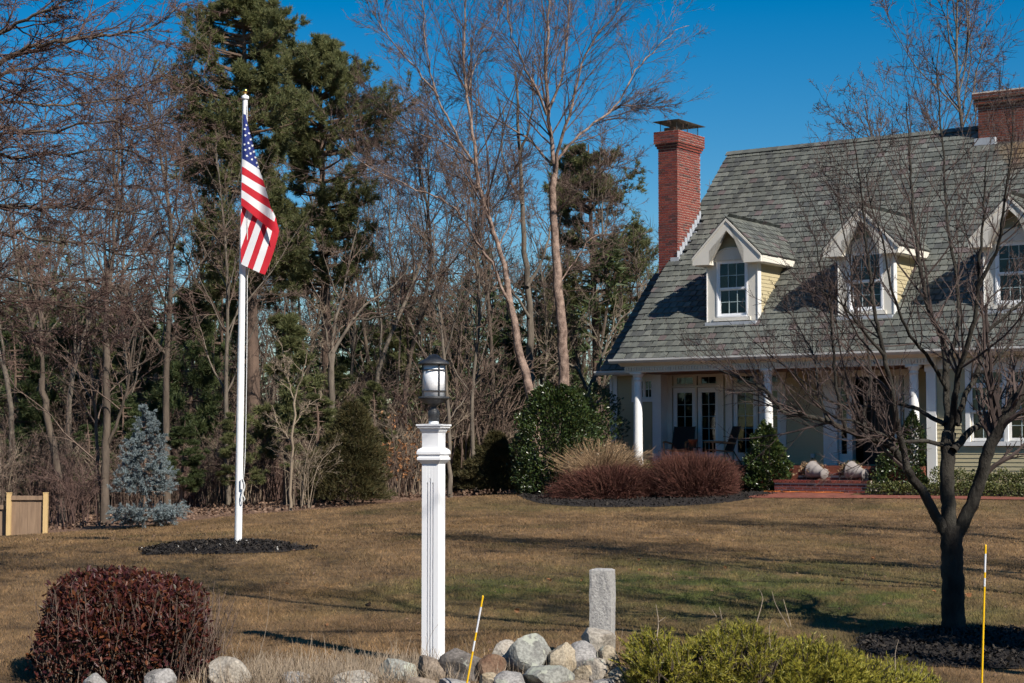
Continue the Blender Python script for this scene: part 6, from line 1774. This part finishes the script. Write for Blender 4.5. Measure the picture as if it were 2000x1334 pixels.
# --- traced bare trees of the wood's edge on the left
lvO = [(12, (.15, 1), (.4, 1.0), (.22, .45), 7, .14, .02, .5, .3, .011, 4), (7, (.2, 1), (.4, 1), (.25, .5), 5, .16, .02, .55, .4, .006, 3), (8, (.15, 1), (.4, 1), (.25, .5), 3, .2, 0, .6, .5, .0045, 0)]
traced_tree('bare_tree', 'leaning double trunked bare tree just right of the fence panel', G(124, 42),
  [([(124, 1035), (113, 920), (101, 857), (90, 794), (82, 740)], [0, 0], 9, 7), ([(82, 742), (80, 700), (63, 640), (42, 560), (29, 480), (10, 380), (0, 300)], [0, -.8], 5, 1.2),
   ([(84, 745), (81, 668), (76, 584), (73, 500), (80, 400), (84, 300), (90, 200)], [0, .6], 5, 1.2), ([(60, 630), (90, 560), (120, 500), (130, 420)], [-.5, .3], 3, .8), ([(78, 600), (40, 520), (20, 440)], [.4, 1], 3, .8)], 42, (M['bark_grey'], M['twig']), 351, lvO)
traced_tree('bare_tree', 'grey triple trunked bare tree left of the blue spruce', G(206, 41),
  [([(206, 1038), (206, 878), (208, 752), (208, 668)], [0, 0], 9, 7.5), ([(208, 672), (210, 584), (220, 500), (226, 400), (232, 300), (228, 200), (236, 110)], [0, .4], 6.5, 1.2),
   ([(200, 1000), (190, 900), (188, 836), (180, 752), (174, 680), (168, 580), (160, 470), (150, 380)], [.1, 1.0], 5.5, 1.2), ([(208, 872), (231, 815), (248, 760), (256, 718), (264, 640), (290, 560), (310, 480)], [0, -.8], 4.5, 1),
   ([(212, 560), (190, 500), (180, 420), (185, 340)], [.2, .9], 3.2, .8), ([(220, 500), (255, 440), (275, 370), (280, 300)], [.3, -.5], 3.2, .8), ([(256, 718), (310, 690), (350, 640)], [-.5, -1], 2.2, .7)], 41, (M['bark_grey'], M['twig']), 352, lvO)
traced_tree('bare_tree', 'gnarled pale limbed oak between flagpole and lamp post', G(648, 48),
  [([(648, 1000), (648, 860), (647, 735), (650, 690)], [0, 0], 9, 7), ([(650, 700), (652, 640), (665, 590), (676, 545), (690, 480), (700, 420)], [0, .6], 5.5, 1), ([(647, 735), (640, 668), (629, 617), (608, 590), (585, 575)], [0, -.6], 4.5, 1),
   ([(650, 690), (690, 625), (720, 592), (765, 560), (810, 500)], [0, 1], 5, 1), ([(665, 590), (640, 530), (630, 470)], [.4, -.4], 3, .8), ([(690, 625), (740, 620), (790, 600), (840, 590)], [.3, -.8], 3, .8)], 48, (M['bark_oak'], M['twig']), 353, lvO)
traced_tree('bare_tree', 'slender straight bare tree seen right beside the lamp post', G(880, 47),
  [([(880, 985), (878, 860), (874, 760), (866, 680)], [0, 0], 5.5, 4), ([(866, 685), (858, 600), (850, 520), (846, 430)], [0, .5], 3.5, .8), ([(868, 700), (890, 620), (905, 540), (915, 470)], [0, -.8], 3, .8), ([(872, 750), (830, 690), (800, 650)], [0, .6], 2.2, .7), ([(876, 820), (915, 770), (940, 740)], [0, .6], 2, .6)], 47, (M['bark_oak'], M['twig']), 354, lvO)
traced_tree('bare_tree', 'thin pale sapling right of the flagpole foot', G(566, 42.5),
  [([(567, 1005), (569, 900), (573, 820), (578, 770)], [0, 0], 3.5, 2.6), ([(578, 772), (596, 710), (615, 650), (625, 600)], [0, -.5], 2.2, .6), ([(576, 790), (560, 730), (550, 670)], [0, .5], 2, .6), ([(574, 830), (605, 790), (630, 770)], [0, .3], 1.6, .5), ([(571, 870), (545, 830), (530, 790)], [0, .3], 1.6, .5)], 42.5, (M['twig_pale'], M['twig_pale']), 355, lvO)
traced_tree('bare_tree', 'crooked pale bare tree between the birch feet and the wing wall', G(1165, 58),
  [([(1165, 985), (1160, 860), (1150, 760)], [0, 0], 7, 5), ([(1150, 762), (1180, 690), (1200, 640), (1240, 600), (1262, 560)], [0, .8], 5, 1), ([(1150, 765), (1120, 715), (1080, 700), (1060, 660)], [0, -.8], 4.5, 1), ([(1160, 800), (1190, 750), (1215, 730)], [0, .4], 3.5, .8), ([(1180, 690), (1150, 620), (1160, 560)], [.4, 0], 3, .8)], 58, (M['bark_oak'], M['twig_pale']), 356, lvO)

# --- bare trees of the wood: three kinds grown once, then copied
def bare_proto(seed, h, r, mats, lean=.6, nl=11):
    rng = np.random.default_rng(seed); t = plant('bare_tree', 'x', 'tree', (0, 0, 0), 'bare trees of the wood')
    tr = spline([(0, 0, -.4), (rng.normal(0, .15), rng.normal(0, .15), h * .3), (rng.normal(0, lean), rng.normal(0, lean), h * .65), (rng.normal(0, lean), rng.normal(0, lean), h)], 16)
    R = np.linspace(1, .1, 16) ** .9 * r
    P, RR = grow(rng, tr[None], R[None], nl, (.34, .95), (.4, .8), (.28, .5), 9, .1, .06, .55, .2, .02)
    b = MB(); b.tubes(tr, R, 8); b.tubes(P, RR, 5); b.build('trunk', mats[0], t, True)
    P0 = np.concatenate([P, tr[None][:, np.linspace(6, 15, 9).astype(int)]]); R0 = np.concatenate([RR, R[None][:, np.linspace(6, 15, 9).astype(int)]])
    b = MB()
    P1, R1 = grow(rng, P0, R0, 10, (.15, 1), (.4, 1.0), (.2, .45), 6, .15, .04, .5, .3, .009); b.tubes(P1, R1, 4)
    P2, R2 = grow(rng, P1, R1, 8, (.2, 1), (.4, 1.0), (.25, .5), 4, .18, .02, .6, .4, .006); b.tubes(P2, R2, 3)
    P3, R3 = grow(rng, P2, R2, 7, (.15, 1), (.4, 1.0), (.3, .6), 3, .2, 0, .6, .5, .005); ribbon(b, rng, P3, R3)
    b.build('crown', mats[1], t)
    return t
protos = [bare_proto(401, 12, .115, (M['bark_grey'], M['twig'])), bare_proto(402, 13, .105, (M['bark_oak'], M['twig_red']), .9, 14), bare_proto(403, 10, .085, (M['bark_oak'], M['twig']), .5, 12)]
_used = [False] * 3
def place(protos_, used, k, loc, s, rz, label, group=None, sz=None):
    if used[k]: o = copy_tree(protos_[k])
    else: o = protos_[k]; used[k] = True
    o.location = tuple(loc); o.scale = (s, s, sz or s); o.rotation_euler = (0, 0, rz)
    o['label'] = label
    if group: o['group'] = group
    return o
TH = 'thin bare tree among many alike in the wood behind the lawn'
woods = [(1700, 76, 1.24, 0, 'big bare tree rising behind the roof ridge'), (1640, 82, 1.2, 2, 'bare tree top just left of the crown behind the roof ridge'), (1850, 80, 1.22, 1, 'bare tree top behind the ridge, next to the broad chimney'), (1985, 70, 1.50, 1, 'bare tree crown showing above the broad chimney'), (1780, 84, 1.45, 2, 'bare tree top further back behind the roof ridge'),
  (330, 47, .95, 0, 'bare tree leaning over the blue spruce'), (450, 47, .92, 2, 'bare tree directly behind the flagpole'), (745, 52, .86, 1, 'bare tree left of the lantern'), (800, 57, .95, 0, 'bare tree just behind the lantern'),
  (930, 50, .85, 2, 'bare tree between the lamp post and the leaning birch'), (965, 63, .95, 0, 'thin bare tree deep behind the leaning birch'), (1230, 66, .9, 1, 'bare tree between the wing roof and the pine'), (1275, 72, .85, 2, 'bare tree behind the tall chimney foot'),
  (20, 49, .9, 1, 'bare tree behind the fence panel'), (60, 60, .95, 2, 'thin bare tree deep behind the fence panel'), (150, 52, .95, 1, 'thin bare tree behind the double trunked leaning tree'), (250, 50, .95, 2, 'thin bare tree just left of the blue spruce top'), (300, 60, 1.0, 1, 'thin bare tree behind the tip of the blue spruce'), (400, 62, 1.05, 0, 'thin bare tree between spruce and flagpole, deep in the wood'), (475, 64, 1.0, 1, 'thin bare tree seen through the gap left of the flag'), (530, 55, .75, 2, 'thin bare tree just right of the flagpole, shorter than the rest'), (600, 63, .95, 0, 'thin bare tree behind the right edge of the flag'),
  (690, 58, .9, 2, 'thin bare tree behind the gnarled oak'), (725, 66, .95, 0, 'thin bare tree between the gnarled oak and the lantern, deep in the wood'), (840, 66, .9, 1, 'thin bare tree behind the lantern roof'), (890, 59, .8, 0, 'thin bare tree between lantern and slender straight tree'), (1010, 70, 1.0, 1, 'thin bare tree seen between the two birch trunks'), (1070, 64, .9, 2, 'thin bare tree right behind the straight birch'), (1130, 70, 1.0, 0, 'thin bare tree between the straight birch and the pine by the chimney'), (-60, 52, 1.0, 0, 'thin bare tree at the far edge of the wood beyond the fence'), (110, 68, 1.0, 0, 'thin bare tree deep behind the grey triple trunk'), (860, 74, 1.0, 2, 'thin bare tree in the far gap right of the lantern'), (770, 76, 1.0, 1, 'thin bare tree in the far gap left of the lantern'), (560, 74, 1.0, 2, 'thin bare tree far behind the thin pale sapling')]
for i, (px, d, s, k, lb) in enumerate(woods):
    place(protos, _used, k, G(px, d) - [0, 0, .1], s, i * 2.399, lb, 'bare trees of the wood')
# one more outside the picture on the sunny side: it only throws its shade on the lawn
place(protos, _used, 2, (11.2, 15.2, gz(11.2, 15.2)), .85, 1.0, 'bare street tree outside the picture, beyond the yellow stake')
place(protos, _used, 0, (14.5, 21, gz(14.5, 21)), .8, 2.0, 'second bare tree outside the picture, further along the drive')
place(protos, _used, 1, (5.9, 10.0, gz(5.9, 10.0)), 1.0, .4, 'tall bare tree outside the picture that dapples the lawn')
place(protos, _used, 1, (8.6, 16.9, gz(8.6, 16.9)), 1.05, 1.9, 'tall bare tree outside the picture, level with the mulch bed')
place(protos, _used, 1, (11.8, 19.6, gz(11.8, 19.6)), 1.05, 4.4, 'tall bare tree outside the picture, nearer the house')
place(protos, _used, 0, (9.0, 13.2, gz(9.0, 13.2)), 1.0, 3.0, 'tall bare tree outside the picture, behind the shading pine')
pine_tree('pine outside the picture that shades the mulch bed', 1000 + 7.6 / 9.6 * FPX, 9.6, 6.6, .14, [(.5, 1.0, 1.0), (2.5, 1.3, 1.3), (4.5, .9, .9), (6.4, .3, .3)], 399, .6, 60, 'pine', nn=6, width=.03)

# --- twiggy shrubs and saplings of the thicket
def shrub_proto(seed, h, n, mat, arch=.3, leafy=0):
    rng = np.random.default_rng(seed); t = plant('thicket_shrub', 'x', 'shrub', (0, 0, 0), 'bare shrubs of the thicket')
    base = np.c_[rng.normal(0, .22, (n, 2)), np.full(n, -.05)]; a = rng.uniform(0, 6.28, n); l = rng.uniform(.2, 1, n) * h * .55
    hh = rng.uniform(.55, 1.05, n) * h
    P = np.array([spline([base[i], base[i] + [math.cos(a[i]) * l[i] * .3, math.sin(a[i]) * l[i] * .3, hh[i] * .6], base[i] + [math.cos(a[i]) * l[i], math.sin(a[i]) * l[i], hh[i] * (1 - arch * l[i] / h)]], 7) for i in range(n)])
    R = np.tile(np.linspace(.014, .005, 7), (n, 1)) * rng.uniform(.6, 1.4, (n, 1))
    P1, R1 = grow(rng, P, R, 6, (.2, 1), (.3, 1.0), (.2, .45), 5, .15, .02, .6, .4, .005); P2, R2 = grow(rng, P1, R1, 8, (.15, 1), (.4, 1.1), (.25, .55), 3, .2, 0, .6, .5, .0045)
    b = MB(); b.tubes(P, R, 5); b.tubes(P1, R1, 3); ribbon(b, rng, P2, R2); b.build('stems', M[mat], t)['kind'] = 'stuff'
    if leafy:
        Q = P2[rng.choice(len(P2), leafy)]; C = Q[:, -1]
        b = MB(); b.add(*leaves(rng, C, unit(rng.normal(size=C.shape) + [0, 0, -.6]), (.07, .11), (.4, .55), .4)); b.build('dry_leaves', M['leaf_dead'], t)
    return t
shr = [shrub_proto(501, 2.4, 26, 'twig'), shrub_proto(502, 1.9, 34, 'twig_red', .6), shrub_proto(503, 2.8, 16, 'twig_pale', .15), shrub_proto(504, 2.2, 9, 'twig', .3, 420)]
us = [False] * 4
SH = 'leafless tangled shrub in the thicket along the lawn edge'
spots = [(150, 41, 1, 1.0, 'arching reddish bramble bush beside the fence panel'), (100, 43, 1, .9, 'reddish bramble bush behind the fence panel'), (770, 46.5, 3, 1.05, 'sapling with orange dead leaves left of the lamp post'), (830, 49, 3, .8, 'small sapling with orange dead leaves behind the lamp post'), (590, 43.5, 2, .75, 'pale stemmed sapling clump right of the flagpole')]
rs = np.random.default_rng(5)
for px in range(-40, 1020, 27):
    d = np.interp(px, [0, 250, 560, 860, 1020], [41, 42.5, 45, 49.5, 54]) + rs.uniform(0, 7)
    spots.append((px + rs.uniform(-14, 14), d, int(rs.choice([0, 1, 2, 0])), rs.uniform(.65, 1.1), SH))
for px in (1190, 1240, 1060, 1110):
    spots.append((px, 60 + rs.uniform(0, 8), int(rs.integers(0, 3)), 1.0, SH))
for px in range(-30, 1000, 62):
    spots.append((px + rs.uniform(-20, 20), 51 + rs.uniform(0, 10), int(rs.choice([0, 1, 0])), rs.uniform(1.5, 2.1), 'tall leafless thicket shrub further back among the trunks'))
for i, (px, d, k, s, lb) in enumerate(spots):
    place(shr, us, k, G(px, d), s, i * 1.7, lb, 'bare shrubs of the thicket')

# --- the deeper wood, which reads as one mass
def deep_wood():
    rng = np.random.default_rng(601); n = 260
    d = rng.uniform(62, 125, n); px = rng.uniform(-150, 1420, n); x = (px - 1000) / FPX * d; z = gz(x, d)
    h = rng.uniform(6, 10.5, n); base = np.c_[x, d, z - .3]
    P = np.stack([base, base + np.c_[rng.normal(0, .2, (n, 2)), h * .33], base + np.c_[rng.normal(0, .4, (n, 2)), h * .66], base + np.c_[rng.normal(0, .7, (n, 2)), h]], 1)
    r = rng.uniform(.05, .12, n); R = r[:, None] * np.array([1, .8, .55, .12])
    b = MB(); b.tubes(P, R, 6)
    P1, R1 = grow(rng, P, R, 10, (.2, 1), (.5, 1.1), (.15, .35), 5, .14, .05, .4, .3, .012); b.tubes(P1, R1, 3)
    P2, R2 = grow(rng, P1, R1, 12, (.15, 1), (.4, 1.1), (.3, .7), 3, .2, .02, .6, .5, .011); ribbon(b, rng, P2, R2)
    tag(b.build('distant_woods', M['bark_grey']), 'mass of bare trunks and branches deep in the wood', 'woods', kind='stuff')
    n = 125; d = rng.uniform(62, 110, n); px = np.where(rng.uniform(0, 1, n) < .35, rng.uniform(-150, 420, n), rng.uniform(-150, 1380, n)); x = (px - 1000) / FPX * d; z = gz(x, d); b = MB()
    for i in range(n):
        hh = rng.uniform(4.5, 9.5); m = int(50 + hh * 13); zz_ = rng.uniform(.06, 1, m); a = rng.uniform(0, 6.28, m); rr = (1.05 - zz_) * hh * .28 * rng.uniform(.5, 1.1, m) + .1
        C = np.c_[x[i] + np.cos(a) * rr, d[i] + np.sin(a) * rr, z[i] + zz_ * hh]; D = np.c_[np.cos(a), np.sin(a), np.full(m, .1)]
        b.add(*needles(rng, C, D, 9, (.3, .55), .09, .6, .1))
    tag(b.build('distant_pines', M['pine_dark']), 'mass of dark evergreens deep in the wood', 'woods', kind='stuff')
deep_wood()
def sky_block_wood():
    # added wood behind the viewer, never seen: blocks low sky to deepen porch shade
    rng = np.random.default_rng(621); n = 85; b = MB(); x = rng.uniform(-85, 85, n); y = rng.uniform(-62, -38, n); z = gz(x, y)
    for i in range(n):
        hh = rng.uniform(9, 15); m = 130; f = rng.uniform(.02, 1, m); a = rng.uniform(0, 6.28, m); rr = (1.08 - f) * hh * .3 * rng.uniform(.4, 1.1, m)
        b.add(*needles(rng, np.c_[x[i] + np.cos(a) * rr, y[i] + np.sin(a) * rr, z[i] + f * hh], np.c_[np.cos(a), np.sin(a), np.full(m, .1)], 6, (.9, 1.8), .5, .6, .1))
        b.tubes(np.array([(x[i], y[i], z[i] - .3), (x[i], y[i], z[i] + hh * .95)]), np.array([.22, .03]), 6, 1)
    tag(b.build('added_sky_block_woods', [M['pine_dark'], M['bark_pine']]), 'added unseen wood behind the viewer that blocks low sky light', 'woods', kind='stuff')
sky_block_wood()
def litter():
    rng = np.random.default_rng(611); n = 20000
    px = rng.uniform(-60, 1250, n); d = 36 + rng.uniform(0, 1, n) ** 1.4 * 40; x = (px - 1000) / FPX * d
    keep = d > rim_y(x) + 1.2 - .9 * rng.uniform(0, 1, n) ** 5; x, d = x[keep], d[keep]
    C = np.c_[x, d, gz(x, d) + .0 + rng.uniform(0, .06, len(x))]; a = rng.uniform(0, 6.28, len(x)); D = np.c_[np.cos(a), np.sin(a), rng.normal(0, .4, len(x))]
    b = MB(); b.add(*leaves(rng, C, D, (.06, .11), (.5, .8), .4)); tag(b.build('fallen_leaves', M['litter']), 'brown fallen leaves covering the wood floor', 'leaves', kind='stuff')
litter()

# ------------------------------------------------------------------ grass of the lawn, blade by blade where it is near
def lawn_grass():
    rng = np.random.default_rng(701)
    out = []
    for (d0, d1, n, h, w_) in ((8.5, 13.5, 62000, .034, .0050), (13.5, 19, 90000, .034, .0066), (19, 28, 95000, .036, .0095), (28, 50, 70000, .04, .014)):
        m = n * 2; d = np.sqrt(rng.uniform(d0 ** 2, d1 ** 2, m)); px = rng.uniform(-30, 2030, m); x = (px - 1000) / FPX * d
        ok = d < rim_y(x) - .1
        for P in BEDS: ok &= ~poly_inside(x, d, P)
        q = (np.c_[x, d, 0 * x] - HO); u, v = q @ HU, q @ HV
        ok &= ~((v > -.2) & (u > -1.8))
        x, d = x[ok][:n], d[ok][:n]; k = len(x)
        hh = h * rng.uniform(.5, 1.25, k) * (.9 + .35 * np.sin(x * 6.1 + 2 * np.sin(d * 1.3)) * np.sin(d * 4.3 + 2 * np.sin(x * 1.7)))
        a = rng.uniform(0, 6.28, k); lean = rng.normal(0, .55, (k, 2)) * hh[:, None]
        c = np.c_[x, d, gz(x, d) - .003]; s = np.c_[np.cos(a), np.sin(a) * .5, 0 * a] * (w_ / 2 * rng.uniform(.6, 1.3, k))[:, None]
        V = np.stack([c - s, c + s, c + np.c_[lean, hh]], 1); out.append(V.reshape(-1, 3))
    V = np.concatenate(out); b = MB(); b.add(V, np.arange(len(V)).reshape(-1, 3))
    tag(b.build('lawn_grass', M['blades']), 'short brown winter grass of the lawn', 'grass', kind='stuff')
lawn_grass()

# dry grass and stalks along the rock edge
def dry_grass():
    rng = np.random.default_rng(711); n = 2600
    px = np.concatenate([rng.normal(720, 95, 1500), rng.normal(520, 60, 700), rng.uniform(380, 1240, 400)]); d = rng.uniform(12.3, 13.25, n); x = (px - 1000) / FPX * d
    h = rng.uniform(.05, .17, n) * np.where(rng.uniform(0, 1, n) < .06, 1.7, 1); b0 = np.c_[x, d, gz(x, d) - .01]
    tip = b0 + np.c_[rng.normal(0, .05, n), rng.normal(0, .05, n), h]
    mid = (b0 + tip) / 2 + rng.normal(0, .012, (n, 3))
    b = MB(); b.tubes(np.stack([b0, mid, tip], 1), np.tile([.0022, .0018, .0008], (n, 1)), 3)
    tag(b.build('dry_grass', M['reed']), 'pale dry grass stubble along the rocks', 'grass', kind='stuff')
dry_grass()
def stalk(label, pts, d, r=.0022):
    P = spline([at(x, y, d) for x, y in pts], 10); b = MB(); P[0, 2] = min(P[0, 2], gz(P[0, 0], P[0, 1])); c = P[0].copy()
    b.tubes(P - c, np.linspace(r, r * .4, 10), 5); o = b.build('dry_stalk', M['reed'], None, True); o.location = tuple(c)
    tag(o, label, 'stalk', 'dry stalks by the rocks')
stalk('tall curved dry stalk, the longest beside the burgundy hedge', [(492, 1312), (508, 1275), (522, 1215), (527, 1150)], 12.8)
stalk('straight dry stalk nearest the burgundy hedge', [(434, 1300), (436, 1265), (440, 1225)], 12.8)
stalk('short dry stalk between the straight one and the curved one', [(453, 1300), (464, 1265), (472, 1236)], 12.8)
stalk('slanting dry stalk just under the curved one', [(470, 1310), (482, 1280), (496, 1250)], 12.8)
stalk('thin dry stalk bending across the foot of the lamp post', [(829, 1290), (836, 1255), (846, 1232), (860, 1215)], 12.6, .0016)
stalk('upright straw at the granite post, on the dwarf pine side', [(1205, 1290), (1212, 1255), (1217, 1225)], 13.0)
def debris():
    rng = np.random.default_rng(731); n = 900; d = np.sqrt(rng.uniform(9 ** 2, 44 ** 2, n)); px = rng.uniform(-20, 2020, n); x = (px - 1000) / FPX * d
    q = np.c_[x, d, 0 * x] - HO; ok = (d < rim_y(x) - .3) & ~((q @ HV > -.3) & (q @ HU > -1.8)); x, d = x[ok], d[ok]
    C = np.c_[x, d, gz(x, d) + .018]; a = rng.uniform(0, 6.28, len(x)); b = MB()
    b.add(*leaves(rng, C, np.c_[np.cos(a), np.sin(a), rng.normal(0, .25, len(x))], (.02, .05), (.3, .7), .5)); tag(b.build('leaf_crumbs', M['litter']), 'small crumbs of dead leaf scattered over the lawn', 'leaf crumbs', kind='stuff')
debris()
# single leaves on the lawn
rng = np.random.default_rng(721)
lf = []
for k in range(3):
    V, F = leaves(rng, np.zeros((1, 3)), np.array([[1, 0, .15]]), (.085, .1), (.6, .8), .6); b = MB(); b.add(V - [.045, 0, 0], F); V2, F2 = leaves(rng, np.zeros((1, 3)), np.array([[.6, .6, .3]]), (.05, .06), (.6, .8), .6); b.add(V2 - [.03, 0, -.005], F2)
    lf.append(mesh_np('fallen_leaf', np.concatenate(b.v), b.f, b.m, M['leaf_dead']))
for k, (px, py) in enumerate([(1248, 1097), (1139, 1140), (1416, 1114), (1489, 1032), (1705, 1095), (1824, 1162), (1892, 1168), (1072, 1140), (1644, 1140), (1362, 1058), (560, 1147), (1250, 1120), (975, 1108), (1560, 1065), (640, 1230), (1010, 1200), (720, 1190)]):
    p = gpix(px, py); o = obj('fallen_leaf', lf[k % 3]); o.location = (p[0], p[1], gz(p[0], p[1]) + .03); o.rotation_euler = (rng.uniform(-.5, .5), rng.uniform(-.6, .3), rng.uniform(0, 6)); s = rng.uniform(.55, .85); o.scale = (s, s, s)
    tag(o, 'curled brown leaf lying on the open lawn', 'leaf', 'single leaves on the lawn')
